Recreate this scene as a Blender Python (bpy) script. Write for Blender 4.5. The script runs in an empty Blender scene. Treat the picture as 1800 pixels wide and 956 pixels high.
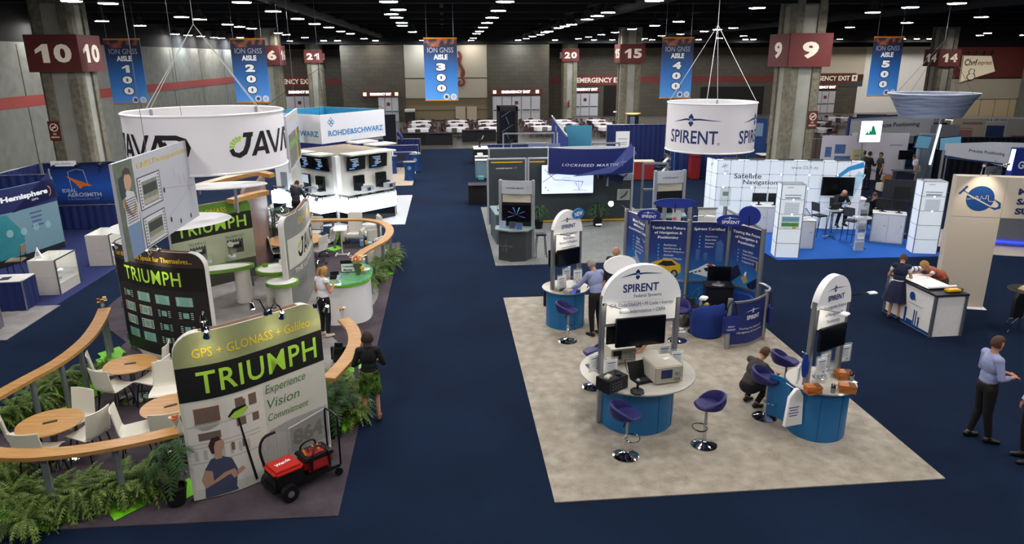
import bpy,bmesh,math,random
from mathutils import Vector,Matrix
import numpy as np
PI = math.pi
rnd = random.Random(7)
S = bpy.context.scene
C = S.collection
# ---------------------------------------------------------------- camera, world, exposure
FOC,CAM_H = 1242.0,6.2                       # focal length in pixels of an 1800x956 frame
PITCH,YAW,ROLL = math.radians(16.9),math.radians(5.25),math.radians(-0.3)
FW = Vector((math.sin(YAW)*math.cos(PITCH),math.cos(YAW)*math.cos(PITCH),-math.sin(PITCH)))
R0 = Vector((math.cos(YAW),-math.sin(YAW),0)); U0 = R0.cross(FW)
RT = R0*math.cos(ROLL)+U0*math.sin(ROLL); UP = U0*math.cos(ROLL)-R0*math.sin(ROLL)
cd = bpy.data.cameras.new('camera'); cam = bpy.data.objects.new('camera',cd); C.objects.link(cam)
cd.sensor_fit = 'HORIZONTAL'; cd.sensor_width = 36.0; cd.lens = 36.0*FOC/1800.0
cd.clip_start = 0.1; cd.clip_end = 300
M4 = Matrix((RT,UP,-FW)).transposed().to_4x4(); M4.translation = (0,0,CAM_H); cam.matrix_world = M4
S.camera = cam
W = bpy.data.worlds.new('hall_air'); S.world = W; W.use_nodes = True
W.node_tree.nodes['Background'].inputs[0].default_value = (0.50,0.56,0.68,1)
W.node_tree.nodes['Background'].inputs[1].default_value = 0.42
LAMP_W = 188.0                                  # radiance of a ceiling lamp
vs = S.view_settings
vs.view_transform = 'Standard'; vs.look = 'None'; vs.gamma = 1.0; vs.exposure = 0.0; vs.use_curve_mapping = False
S.cycles.use_denoising = True
S.cycles.max_bounces = 6; S.cycles.diffuse_bounces = 3; S.cycles.glossy_bounces = 3; S.cycles.transmission_bounces = 4; S.cycles.transparent_max_bounces = 6
S.cycles.sample_clamp_indirect = 4.0; S.cycles.caustics_reflective = False; S.cycles.caustics_refractive = False
def ray(u,v): return FW+RT*((u-900)/FOC)+UP*((478-v)/FOC)
def at(u,v,z=0.0):
    d = ray(u,v); t = (CAM_H-z)/-d.z; return Vector((0,0,CAM_H))+d*t
def aty(u,v,y):
    d = ray(u,v); return Vector((0,0,CAM_H))+d*(y/d.y)
def xy(p): return Vector((p[0],p[1]))
def hx(s):
    s = s.lstrip('#'); c = [int(s[i:i+2],16)/255 for i in (0,2,4)]
    return tuple((x/12.92 if x <= .04045 else ((x+.055)/1.055)**2.4) for x in c)
# ---------------------------------------------------------------- materials
_m = {}
def mat(col,rough=.6,metal=0.0,emit=0.0,var=.08,scale=12.0,name=None,bump=0.0,spec=.4,alpha=1.0,trans=0.0):
    key = (col,rough,metal,emit,var,scale,name,bump,spec,alpha,trans)
    if key in _m: return _m[key]
    c = hx(col) if isinstance(col,str) else col
    m = bpy.data.materials.new(name or 'paint'); m.use_nodes = True; nt = m.node_tree; N = nt.nodes; L = nt.links
    b = N['Principled BSDF']; b.inputs['Roughness'].default_value = rough; b.inputs['Metallic'].default_value = metal
    b.inputs['Specular IOR Level'].default_value = spec
    if emit:
        b.inputs['Emission Color'].default_value = (*c,1); b.inputs['Emission Strength'].default_value = emit
    if trans: b.inputs['Transmission Weight'].default_value = trans; b.inputs['IOR'].default_value = 1.1
    if alpha < 1: b.inputs['Alpha'].default_value = alpha
    if var or bump:
        tc = N.new('ShaderNodeTexCoord'); n = N.new('ShaderNodeTexNoise'); n.inputs['Scale'].default_value = scale; n.inputs['Detail'].default_value = 4
        L.new(tc.outputs['Object'],n.inputs['Vector'])
        mx = N.new('ShaderNodeMix'); mx.data_type = 'RGBA'
        mx.inputs[6].default_value = (*[x*(1-var) for x in c],1); mx.inputs[7].default_value = (*[min(1,x*(1+var)) for x in c],1)
        L.new(n.outputs['Fac'],mx.inputs[0]); L.new(mx.outputs[2],b.inputs['Base Color'])
        if bump:
            bp = N.new('ShaderNodeBump'); bp.inputs['Strength'].default_value = bump; bp.inputs['Distance'].default_value = .02
            L.new(n.outputs['Fac'],bp.inputs['Height']); L.new(bp.outputs[0],b.inputs['Normal'])
    else: b.inputs['Base Color'].default_value = (*c,1)
    _m[key] = m; return m
def noise_mix(name,cols,scales,rough=.9,bump=0.3,coords='Object',stretch=(1,1,1),spec=.25,thr=(.35,.65)):
    """two or three colours mixed by noises of growing scale"""
    m = bpy.data.materials.new(name); m.use_nodes = True; nt = m.node_tree; N = nt.nodes; L = nt.links
    b = N['Principled BSDF']; b.inputs['Roughness'].default_value = rough; b.inputs['Specular IOR Level'].default_value = spec
    tc = N.new('ShaderNodeTexCoord'); mp = N.new('ShaderNodeMapping'); mp.inputs['Scale'].default_value = stretch
    L.new(tc.outputs[coords],mp.inputs[0])
    prev = None
    for i,(c,sc) in enumerate(zip(cols[1:],scales)):
        n = N.new('ShaderNodeTexNoise'); n.inputs['Scale'].default_value = sc; n.inputs['Detail'].default_value = 6
        L.new(mp.outputs[0],n.inputs['Vector'])
        r = N.new('ShaderNodeValToRGB'); r.color_ramp.elements[0].position = thr[0]; r.color_ramp.elements[1].position = thr[1]
        L.new(n.outputs['Fac'],r.inputs[0])
        mx = N.new('ShaderNodeMix'); mx.data_type = 'RGBA'; L.new(r.outputs[0],mx.inputs[0])
        if prev is None: mx.inputs[6].default_value = (*hx(cols[0]),1)
        else: L.new(prev,mx.inputs[6])
        mx.inputs[7].default_value = (*hx(c),1); prev = mx.outputs[2]; last = n
    L.new(prev,b.inputs['Base Color'])
    if bump:
        bp = N.new('ShaderNodeBump'); bp.inputs['Strength'].default_value = bump; bp.inputs['Distance'].default_value = .01
        L.new(last.outputs['Fac'],bp.inputs['Height']); L.new(bp.outputs[0],b.inputs['Normal'])
    return m
def wood(name,c0,c1,sc=(1,9,9)):
    return noise_mix(name,[c0,c1],[3.0],rough=.4,bump=.03,stretch=sc,spec=.4)
def brickmat(name,c1,c2,mortar,w=.4,h=.2,axis='x'):
    m = bpy.data.materials.new(name); m.use_nodes = True; nt = m.node_tree; N = nt.nodes; L = nt.links
    b = N['Principled BSDF']; b.inputs['Roughness'].default_value = .9
    tc = N.new('ShaderNodeTexCoord'); mp = N.new('ShaderNodeMapping')
    mp.inputs['Rotation'].default_value = (PI/2,0,0)
    L.new(tc.outputs['Object'],mp.inputs[0])
    br = N.new('ShaderNodeTexBrick'); br.inputs['Scale'].default_value = 1; br.inputs['Brick Width'].default_value = w; br.inputs['Row Height'].default_value = h; br.inputs['Mortar Size'].default_value = .012
    br.inputs['Color1'].default_value = (*hx(c1),1); br.inputs['Color2'].default_value = (*hx(c2),1); br.inputs['Mortar'].default_value = (*hx(mortar),1)
    L.new(mp.outputs[0],br.inputs['Vector']); L.new(br.outputs['Color'],b.inputs['Base Color']); return m
# ---------------------------------------------------------------- mesh builder
def align(d):
    return Vector((0,0,1)).rotation_difference(Vector(d).normalized()).to_matrix().to_4x4()
def catmull(pts,n=8,closed=False):
    P = [Vector(p) for p in pts]; out = []
    k = len(P); rng = range(k if closed else k-1)
    for i in rng:
        if closed: a,b,c,d = P[i-1],P[i],P[(i+1) % k],P[(i+2) % k]
        else: a,b,c,d = P[max(i-1,0)],P[i],P[i+1],P[min(i+2,k-1)]
        for j in range(n):
            t = j/n; out.append(.5*((2*b)+(c-a)*t+(2*a-5*b+4*c-d)*t*t+(3*b-a-3*c+d)*t**3))
    if not closed: out.append(P[-1])
    return out
class MB:
    def __init__(s): s.bm = bmesh.new(); s.m = 0
    def _new(s,f0):
        s.bm.faces.ensure_lookup_table()
        for f in s.bm.faces[f0:]: f.material_index = s.m
        return s
    def box(s,c,size,rz=0.0,bev=0.0,rot=None):
        f0 = len(s.bm.faces)
        Mx = Matrix.Translation(Vector(c)) @ (rot.to_4x4() if rot is not None else Matrix.Rotation(rz,4,'Z')) @ Matrix.Diagonal((*size,1))
        r = bmesh.ops.create_cube(s.bm,size=1,matrix=Mx)
        if bev:
            es = {e for v in r['verts'] for e in v.link_edges}
            bmesh.ops.bevel(s.bm,geom=list(es),offset=bev,segments=2,affect='EDGES',clamp_overlap=True)
        return s._new(f0)
    def cyl(s,p0,p1,r0,r1=None,n=16,caps=True):
        p0,p1 = Vector(p0),Vector(p1); r1 = r0 if r1 is None else r1; f0 = len(s.bm.faces); d = p1-p0
        bmesh.ops.create_cone(s.bm,cap_ends=caps,segments=n,radius1=r0,radius2=r1,depth=d.length,matrix=Matrix.Translation((p0+p1)/2) @ align(d))
        return s._new(f0)
    def sph(s,c,r,n=12,rot=None):
        if not hasattr(r,'__len__'): r = (r,r,r)
        f0 = len(s.bm.faces)
        bmesh.ops.create_uvsphere(s.bm,u_segments=n,v_segments=max(4,n*2//3),radius=1,matrix=Matrix.Translation(Vector(c)) @ (rot.to_4x4() if rot is not None else Matrix()) @ Matrix.Diagonal((*r,1)))
        return s._new(f0)
    def lathe(s,prof,c=(0,0,0),n=28,sx=1.0,sy=1.0,a0=0.0,a1=2*PI,rot=None):
        f0 = len(s.bm.faces); c = Vector(c); full = abs(a1-a0-2*PI) < 1e-6; k = n if full else n+1; rings = []
        for r,z in prof:
            if r < 1e-6: p = Vector((0,0,z)); p = rot @ p if rot else p; rings.append([s.bm.verts.new(c+p)])
            else:
                ring = []
                for i in range(k):
                    a = a0+(a1-a0)*i/n; p = Vector((r*sx*math.cos(a),r*sy*math.sin(a),z)); p = rot @ p if rot else p; ring.append(s.bm.verts.new(c+p))
                rings.append(ring)
        for A,B in zip(rings,rings[1:]):
            for i in range(n):
                j = (i+1) % k
                try:
                    if len(A) == 1 and len(B) > 1: s.bm.faces.new((A[0],B[j],B[i]))
                    elif len(B) == 1 and len(A) > 1: s.bm.faces.new((A[i],A[j],B[0]))
                    elif len(A) > 1: s.bm.faces.new((A[i],A[j],B[j],B[i]))
                except ValueError: pass
        return s._new(f0)
    def tube(s,pts,r,n=6,closed=False):
        f0 = len(s.bm.faces); P = [Vector(p) for p in pts]; k = len(P); rings = []
        rr = r if hasattr(r,'__len__') else [r]*k; ref = None
        for i in range(k):
            d = (P[(i+1) % k]-P[i-1]) if closed else (P[min(i+1,k-1)]-P[max(i-1,0)])
            d.normalize()
            if ref is None: ref = d.orthogonal().normalized()
            ref = (ref-d*ref.dot(d)); ref = ref.normalized() if ref.length > 1e-5 else d.orthogonal().normalized(); b = d.cross(ref)
            rings.append([s.bm.verts.new(P[i]+(ref*math.cos(2*PI*j/n)+b*math.sin(2*PI*j/n))*rr[i]) for j in range(n)])
        for i in range(k if closed else k-1):
            A,B = rings[i],rings[(i+1) % k]
            for j in range(n): s.bm.faces.new((A[j],A[(j+1) % n],B[(j+1) % n],B[j]))
        if not closed: s.bm.faces.new(rings[0][::-1]); s.bm.faces.new(rings[-1])
        return s._new(f0)
    def prism(s,poly,z0,z1,mx=None):
        f0 = len(s.bm.faces); T4 = mx or Matrix()
        a = [s.bm.verts.new(T4 @ Vector((p[0],p[1],z0))) for p in poly]; b = [s.bm.verts.new(T4 @ Vector((p[0],p[1],z1))) for p in poly]; k = len(poly)
        s.bm.faces.new(a[::-1]); s.bm.faces.new(b)
        for i in range(k): s.bm.faces.new((a[i],a[(i+1) % k],b[(i+1) % k],b[i]))
        return s._new(f0)
    def quad(s,*p):
        f0 = len(s.bm.faces); s.bm.faces.new([s.bm.verts.new(Vector(q)) for q in p]); return s._new(f0)
    def ribbon(s,pts,w,z0,z1):
        """a solid band of width w along an open plan curve, between two heights"""
        f0 = len(s.bm.faces); P = [Vector((p[0],p[1])) for p in pts]; k = len(P); R = []
        for i in range(k):
            d = (P[min(i+1,k-1)]-P[max(i-1,0)]).normalized(); nn = Vector((-d.y,d.x)); a = P[i]+nn*w/2; b = P[i]-nn*w/2
            R.append([s.bm.verts.new((a.x,a.y,z0)),s.bm.verts.new((b.x,b.y,z0)),s.bm.verts.new((b.x,b.y,z1)),s.bm.verts.new((a.x,a.y,z1))])
        for A,B in zip(R,R[1:]):
            for j in range(4): s.bm.faces.new((A[j],A[(j+1) % 4],B[(j+1) % 4],B[j]))
        s.bm.faces.new(R[0][::-1]); s.bm.faces.new(R[-1]); return s._new(f0)
    def bend(s,surf,step=.1):
        """map (along, up, out) onto a surface"""
        if surf.curved:
            lo = min(v.co.x for v in s.bm.verts); hi = max(v.co.x for v in s.bm.verts); k = math.floor(lo/step)+1
            while k*step < hi-1e-4:
                bmesh.ops.bisect_plane(s.bm,geom=s.bm.verts[:]+s.bm.edges[:]+s.bm.faces[:],dist=1e-5,plane_co=(k*step,0,0),plane_no=(1,0,0)); k += 1
        for v in s.bm.verts: v.co = surf(*v.co)
        return s
    def move(s,mx):
        bmesh.ops.transform(s.bm,matrix=mx,verts=s.bm.verts[:]); return s
    def mesh(s,name,mats,smooth=35):
        me = bpy.data.meshes.new(name)
        bmesh.ops.recalc_face_normals(s.bm,faces=s.bm.faces[:])
        s.bm.to_mesh(me); s.bm.free()
        for m in (mats if isinstance(mats,(list,tuple)) else [mats]): me.materials.append(m)
        if smooth and len(me.polygons) > 7:
            me.polygons.foreach_set('use_smooth',[True]*len(me.polygons))
            me.set_sharp_from_angle(angle=math.radians(smooth))
        return me
    def obj(s,name,mats,parent=None,smooth=35,label=None):
        o = bpy.data.objects.new(name,s.mesh(name,mats,smooth)); C.objects.link(o)
        if parent is not None: o.parent = parent
        if label: o['label'] = label
        return o
def tag(o,label,cat,group=None,kind=None):
    if label: o['label'] = label
    if cat: o['category'] = cat
    if group: o['group'] = group
    if kind: o['kind'] = kind
    return o
def thing(name,label,cat,loc=(0,0,0),rz=0.0,group=None):
    o = bpy.data.objects.new(name,None); C.objects.link(o); o.empty_display_size = .2
    o.location = (loc[0],loc[1],loc[2] if len(loc) > 2 else 0); o.rotation_euler = (0,0,rz)
    return tag(o,label,cat,group)
def struct(name,mb,mats,parent=None,smooth=35):
    o = mb.obj(name,mats,parent,smooth); o['kind'] = 'structure'; return o
def kids(o): return list(o.children)
def dup(o,loc=None,rz=None,label=None,group=None,parent=None):
    c = o.copy(); C.objects.link(c)
    if parent is not None: c.parent = parent
    if loc is not None: c.location = (loc[0],loc[1],loc[2] if len(loc) > 2 else o.location.z)
    if rz is not None: c.rotation_euler = (0,0,rz)
    if label: c['label'] = label
    if group: c['group'] = group
    for ch in o.children: dup(ch,parent=c)
    return c
# ---------------------------------------------------------------- surfaces to print on
class Flat:
    curved = False
    def __init__(s,o,r,u=(0,0,1)):
        s.o = Vector(o); s.r = Vector(r).normalized(); s.u = Vector(u).normalized(); s.n = s.r.cross(s.u)
    def __call__(s,a,b,c=0.0): return s.o+s.r*a+s.u*b+s.n*c
class Curve:
    """vertical surface over a plan polyline; seen with its start at the viewer's left, it faces the viewer"""
    curved = True
    def __init__(s,pts,z=0.0):
        s.P = [Vector((p[0],p[1])) for p in pts]; s.z = z; s.L = [0.0]
        for a,b in zip(s.P,s.P[1:]): s.L.append(s.L[-1]+(b-a).length)
        s.len = s.L[-1]
        k = len(s.P); s.T = [(s.P[min(i+1,k-1)]-s.P[max(i-1,0)]).normalized() for i in range(k)]
    def __call__(s,a,b,c=0.0):
        i = 0; k = len(s.P)
        import bisect
        i = min(max(bisect.bisect_right(s.L,a)-1,0),k-2); t = (a-s.L[i])/max(1e-9,s.L[i+1]-s.L[i])
        p = s.P[i].lerp(s.P[i+1],t) if 0 <= t <= 1 else s.P[i]+(s.P[i+1]-s.P[i])*t
        d = s.T[i].lerp(s.T[i+1],min(1,max(0,t))).normalized()
        return Vector((p.x+d.y*c,p.y-d.x*c,s.z+b))
def arc(c,r,a0,a1,n=40):
    return [(c[0]+r*math.cos(a0+(a1-a0)*i/n),c[1]+r*math.sin(a0+(a1-a0)*i/n)) for i in range(n+1)]
_t = {}
def textdata(body,bold=0.0,shear=0.0,space=1.0):
    key = (body,bold,shear,space)
    if key in _t: return _t[key]
    cu = bpy.data.curves.new('lettering','FONT'); cu.body = body; cu.size = 1; cu.offset = bold; cu.shear = shear; cu.space_character = space
    cu.resolution_u = 3 if len(body) < 14 else 2
    ob = bpy.data.objects.new('lettering',cu); C.objects.link(ob)
    dg = bpy.context.evaluated_depsgraph_get(); me = bpy.data.meshes.new_from_object(ob.evaluated_get(dg))
    bpy.data.objects.remove(ob); bpy.data.curves.remove(cu)
    V = [(v.co.x,v.co.y) for v in me.vertices]; F = [tuple(p.vertices) for p in me.polygons]; bpy.data.meshes.remove(me)
    _t[key] = (V,F); return V,F
def write(parent,surf,body,a,b,w,h,m,bold=0.0,shear=0.0,off=.004,space=1.0,rot=0.0,name='lettering',mb=None):
    """one line of lettering fitted to a width and a height, centred at (a, b)"""
    V,F = textdata(body,bold,shear,space)
    if not V: return None
    x0 = min(v[0] for v in V); x1 = max(v[0] for v in V); y0 = min(v[1] for v in V); y1 = max(v[1] for v in V)
    nat = (x1-x0)/(y1-y0)
    if len(body) > 3: h = min(h,w/(nat*.8))
    own = mb is None; q = MB() if own else mb
    if not own: q = MB()
    cr,sr = math.cos(rot),math.sin(rot)
    vs_ = []
    for x,y in V:
        X = ((x-x0)/(x1-x0)-.5)*w; Y = ((y-y0)/(y1-y0)-.5)*h
        vs_.append(q.bm.verts.new((a+X*cr-Y*sr,b+X*sr+Y*cr,off)))
    for f in F:
        try: q.bm.faces.new([vs_[i] for i in f])
        except ValueError: pass
    q.bend(surf,.12)
    return q.obj(name,m,parent,smooth=0)
def shapes(parent,name,surf,polys,m,off=.003,label=None):
    """flat printed shapes given as outlines in (along, up)"""
    q = MB()
    ms = m if isinstance(m,list) else [m]
    for p in polys:
        mi = 0; o2 = off
        if isinstance(p,tuple) and len(p) == 2 and isinstance(p[1],int): p,mi = p; o2 = off+mi*.0006
        f = q.bm.faces.new([q.bm.verts.new((x,y,o2)) for x,y in p]); f.material_index = mi
    bmesh.ops.triangulate(q.bm,faces=[f for f in q.bm.faces if len(f.verts) > 4])
    q.bend(surf,.12)
    return q.obj(name,ms,parent,smooth=0,label=label)
def rect(a,b,w,h): return [(a-w/2,b-h/2),(a+w/2,b-h/2),(a+w/2,b+h/2),(a-w/2,b+h/2)]
def ell(a,b,rx,ry,n=28,t0=0.0,t1=2*PI): return [(a+rx*math.cos(t0+(t1-t0)*i/n),b+ry*math.sin(t0+(t1-t0)*i/n)) for i in range(n+(0 if abs(t1-t0-2*PI) < 1e-6 else 1))]
def rrect(a0,b0,a1,b1,r,tl=True,tr=True,bl=False,br=False,n=6):
    out = []
    for (cx,cy,t,on,ox,oy) in ((a1,b0,-PI/2,br,-1,1),(a1,b1,0,tr,-1,-1),(a0,b1,PI/2,tl,1,-1),(a0,b0,PI,bl,1,1)):
        if on: out += [(cx+ox*r+r*math.cos(t+PI/2*i/n),cy+oy*r+r*math.sin(t+PI/2*i/n)) for i in range(n+1)]
        else: out.append((cx,cy))
    return out
def slab(surf,outline,c0,c1,step=.1):
    """a panel of given outline in (along, up), from out = c0 to c1"""
    q = MB(); q.prism([(p[0],p[1]) for p in outline],c0,c1)
    return q.bend(surf,step)
def line_strip(p,q,w):
    p,q = Vector(p),Vector(q); d = (q-p).normalized(); n = Vector((-d.y,d.x))*w/2
    return [tuple(p-n),tuple(q-n),tuple(q+n),tuple(p+n)]
def strip_poly(pts,w):
    P = [Vector(p) for p in pts]; k = len(P); A = []; B = []
    ww = w if hasattr(w,'__len__') else [w]*k
    for i in range(k):
        d = (P[min(i+1,k-1)]-P[max(i-1,0)]).normalized(); n = Vector((-d.y,d.x))*ww[i]/2; A.append(tuple(P[i]-n)); B.append(tuple(P[i]+n))
    return [[A[i],A[i+1],B[i+1],B[i]] for i in range(k-1)]
def numeral(par,s,body,a,b,w,h,m,bold=.04,off=.004):
    cw = w/len(body)
    for i,c in enumerate(body):
        x = a-w/2+cw*(i+.5)
        if c == '1': shapes(par,'lettering',s,[[(x+(px-.5)*cw*.8,b+(py-.5)*h) for px,py in ((.5,0),(.92,0),(.92,1),(.6,1),(.1,.7),(.1,.48),(.5,.66))]],m,off)
        else: write(par,s,c,x,b,cw*.86,h,m,bold=bold,off=off)
# common materials
WHITE = mat('#eeeeec',.5,var=.02); OFFW = mat('#d9d6ce',.55,var=.03); ALU = mat('#a9abae',.38,.85,var=.05); CHROME = mat('#d8d8dc',.08,1.0,var=0); BLACK = mat('#0c0d0f',.45,var=.1)
SCREEN = mat('#06070a',.18,var=0,spec=.5); GREY = mat('#8b8f92',.6); DKGREY = mat('#3a3d40',.6); NAVY = mat('#1b2b66',.7); STEEL = mat('#7b8086',.4,.7)
PLASTW = mat('#f4f4f2',.3,var=.02); GLASS = mat('#e8f2f2',.05,var=0,alpha=.18,spec=.6); RED = mat('#8c1d1d',.6)
# ================================================================ THE HALL
NAVYCARPET = noise_mix('navy_carpet',['#141f33','#1a2940','#151f32'],[60.0,.5],rough=.95,bump=.35,spec=.04)
CONC = noise_mix('polished_concrete',['#565349','#656258','#4a473f'],[1.2,8.0],rough=.28,bump=0,spec=.5)
BLOCK = brickmat('concrete_block','#4c483c','#454036','#38342b',.8,.4)
PANEL = noise_mix('precast_panel',['#7b7c73','#82837a','#72736b'],[.35,2.0],rough=.85,bump=0)
CREAMW = mat('#9c9483',.8,var=.03,scale=.5); BEIGEW = mat('#77694f',.8,var=.05,scale=.6)
MAROON = mat('#632824',.7,var=.05,scale=2); REDBAND = mat('#8f3b35',.75,var=.08,scale=1.5)
CEIL = mat('#0b0b0b',.95,var=.2,scale=.5); CONCOL = noise_mix('column_concrete',['#777262','#86816e','#666151'],[1.3,6.0],rough=.85,bump=.1); CONLT = noise_mix('column_panel',['#8f8d80','#a09e92'],[1.0],rough=.85,bump=.05)
struct('floor',MB().box((14,36,-.06),(84,88,.1)),CONC)
struct('floor_carpet',MB().box((14,22.6,-.005),(80,56.4,.01)),NAVYCARPET)
struct('ceiling',MB().box((14,36,8.7),(84,88,.1)),CEIL)
q = MB()
for y in range(6,78,6): q.box((14,y,8.45),(84,.25,.36))
for x in range(-14,50,7): q.box((x,36,8.56),(.18,88,.2))
struct('ceiling_beam',q,CEIL)
q = MB()
for u,n in ((-6,0),(8,1),(22,2)): q.cyl((u,0,8.25),(u,77,8.25),.22,n=12)
struct('ceiling_duct',q,mat('#131313',.8))
def wall(name,x0,x1,y0,y1,z0,z1,m): return struct(name,MB().box(((x0+x1)/2,(y0+y1)/2,(z0+z1)/2),(x1-x0,y1-y0,z1-z0)),m)
wall('wall_left',-18.7,-18.4,-8,77.6,0,6.95,PANEL)
wall('wall_left_upper',-18.7,-18.4,-8,77.6,6.95,8.7,CEIL)
wall('trim_1',-18.4,-18.385,-8,77.5,4.2,4.68,REDBAND)
q = MB()
for y in range(4,78,6): q.box((-18.395,y,3.4),(.012,.06,6.9))
struct('trim_2',q,DKGREY)
YB,YR = 73.6,77.6
wall('wall_back',4.4,10.6,YB,YB+.4,0,7.5,BLOCK)
wall('wall_back_west',-10,-3.9,YB,YB+.4,0,7.5,BLOCK)
wall('wall_back_center',-3.9,4.4,YB+.2,YB+.5,0,7.5,BEIGEW)
wall('wall_back_mural',-3.85,4.35,YB+.02,YB+.2,2.3,7.45,CREAMW)
wall('trim_3',-3.85,4.35,YB,YB+.02,4.2,4.27,BLACK)
wall('trim_4',-3.9,4.4,YB+.12,YB+.2,0,.12,BLACK); wall('trim_5',-3.9,4.4,YB+.17,YB+.2,1.08,1.14,DKGREY)
wall('wall_return_west',-10.1,-9.9,YB+.4,YR+.4,0,7.5,BLOCK); wall('wall_return_east',10.5,10.7,YB+.4,YR+.4,0,7.5,BLOCK)
wall('wall_back_recess_west',-18.4,-10.1,YR,YR+.4,0,7.5,BLOCK); wall('wall_back_recess_east',10.7,46,YR,YR+.4,0,7.1,BLOCK)
wall('wall_back_far_east',46,56,YR,YR+.4,0,7.1,OFFW)
wall('wall_right',55.7,56,-8,78,0,7.2,PANEL)
wall('wall_back_upper',-18.4,56,YB-.3,YB-.1,7.5,8.7,CEIL)
wall('wall_back_recess_upper',-18.4,56,YR-.02,YR+.4,7.1,8.7,CEIL)
wall('wall_right_upper',55.6,56,-8,78,7.2,8.7,CEIL)
ya = 66.0
wall('wall_kiosk_upper',46.5,56,ya,ya+.3,6.9,8.7,CEIL)
wall('wall_kiosk',47.2,56,ya,ya+.3,4.05,6.9,mat('#5a1f1a',.75,var=.06,scale=1)); wall('wall_kiosk_cream',47.2,56,ya,ya+.32,2.1,4.05,CREAMW); wall('wall_kiosk_beige',48,56,ya+.1,ya+.3,0,2.1,mat('#b5a384',.8))
wall('trim_6',47.2,56,ya-.06,ya,4.0,4.1,BLACK)
q = MB()
for i in range(5): q.box((49+i*1.5,ya+.09,1.05),(.04,.03,2.1))
struct('trim_7',q,BEIGEW)
wall('wall_back_cream',39.5,46.5,YR-.06,YR,4.2,7.1,mat('#b7ae9a',.8)); wall('wall_back_dark',39.5,46.5,YR-.05,YR,2.9,4.2,DKGREY); wall('trim_8',39.5,46.5,YR-.07,YR-.04,3.5,4.15,mat('#3c1715',.7))
# red band over the recessed walls, with the emergency exit lettering
SIGNW = mat('#e2d5c0',.6,var=0,emit=.15)
wall('trim_9',-18.3,-10.1,YR-.03,YR,3.55,4.25,MAROON); wall('trim_10',10.7,39.4,YR-.03,YR,3.45,4.15,MAROON)
def arrowsign(par,s,a,b,z):
    shapes(par,'arrow',s,[rect(a,b,z,z)],SIGNW,.01); shapes(par,'arrow',s,[[(a-z*.3,b),(a+z*.3,b),(a,b+z*.38)],rect(a,b-.1*z,z*.2,z*.45)],MAROON,.016)
def bandsign(x,z,w,h,label,arrow=0):
    t = thing('exit_sign',label,'sign',(x,YR-.05,z)); MB().box((0,0,0),(w+1.4,.03,h*1.5)).obj('board',MAROON,t)
    s = Flat((0,-.017,0),(1,0,0)); write(t,s,'EMERGENCY EXIT',0,0,w,h*.72,SIGNW,bold=.03,off=.006)
    if arrow: arrowsign(t,s,arrow*(w/2+.55),0,h*.9)
bandsign(aty(523,142,YR).x-.9,3.9,4.9,.72,'red wall band lettered emergency exit beside column 21',1)
x20 = aty(1041,140,YR).x
bandsign(x20+1.0,3.8,5.4,.72,'red wall band lettered emergency exit between columns 20 and 15',-1)
bandsign(aty(1452,148,YR).x,3.8,5.3,.72,'red wall band lettered emergency exit to the east of column 9',1)
# doors
DOORG = mat('#b3b2b4',.45,var=.03);
def doors(n,x0,x1,y,leaves,h):
    q = MB(); q.box(((x0+x1)/2,y-.05,h/2),(x1-x0,.1,h)); d = struct('door_%d' % n,q,mat('#7c7d80',.5)); w = (x1-x0)/leaves
    for i in range(leaves):
        l = MB().box((x0+w*(i+.5),y-.12,h/2),(w*.9,.05,h*.95),bev=.01).obj('door_leaf',DOORG,d)
        MB().box((x0+w*(i+.5),y-.17,h*.43),(w*.82,.06,.09),bev=.02).obj('push_bar',DKGREY,l)
        if i == leaves//2: MB().box((x0+w*(i+.5),y-.15,h*.72),(.34,.01,.34)).obj('notice',MAROON,l)
def lit_sign(x0,x1,y,z,label,a=False,lit=True):
    t = thing('exit_sign',label,'sign',((x0+x1)/2,y,z)); w = x1-x0
    MB().box((0,0,0),(w,.16,.55),bev=.01).obj('housing',MAROON,t)
    s = Flat((0,-.081,0),(1,0,0)); write(t,s,'EMERGENCY EXIT',0,0,w*(.55 if a else .86),.27,mat('#f4fff4',.5,var=0,emit=1.6 if lit else .7),bold=.05,off=.006)
    if a:
        for k in (-1,1): shapes(t,'arrow',s,[rect(k*w*.41,0,.34,.34)],mat('#d8e8c8',.5,emit=.8,var=0),.006)
doors(1,4.85,9.75,YB,5,2.45); lit_sign(4.6,9.9,YB-.12,2.85,'red lit emergency exit sign over the bank of five grey doors',True)
doors(2,13.7,16.6,YR,3,2.45); lit_sign(13.6,16.7,YR-.12,2.85,'red lit emergency exit sign over three grey doors beside column 20')
doors(3,-6.6,-4.6,YB,3,2.45); lit_sign(-8.2,-4.4,YB-.12,2.75,'red lit emergency exit sign over doors beyond the hanging white box sign',True)
xr = aty(1441,190,YR).x; doors(4,xr-1.6,xr+1.6,YR,4,2.45); lit_sign(xr-1.7,xr+1.7,YR-.12,2.85,'red lit emergency exit sign over four grey doors east of column 9')
xl = aty(528,190,YR).x; doors(5,xl-1.4,xl+1.4,YR,3,2.45); lit_sign(xl-1.2,xl+1.5,YR-.12,2.85,'bright emergency exit sign over grey doors beside column 21')
wall('wall_opening',17.2,18.6,YR-.04,YR,0,3.2,mat('#15100c',.9)); xx = aty(1285,190,YR).x
wall('wall_opening_east',xx-3.6,xx+3.6,YR-.05,YR,0,3.0,mat('#141311',.9))
q = MB().box((1.6,YB+.1,.75),(1.0,.06,1.4)).box((2.75,YB+.1,.75),(1.0,.06,1.4)); struct('door_6',q,mat('#a89a83',.7))
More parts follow.
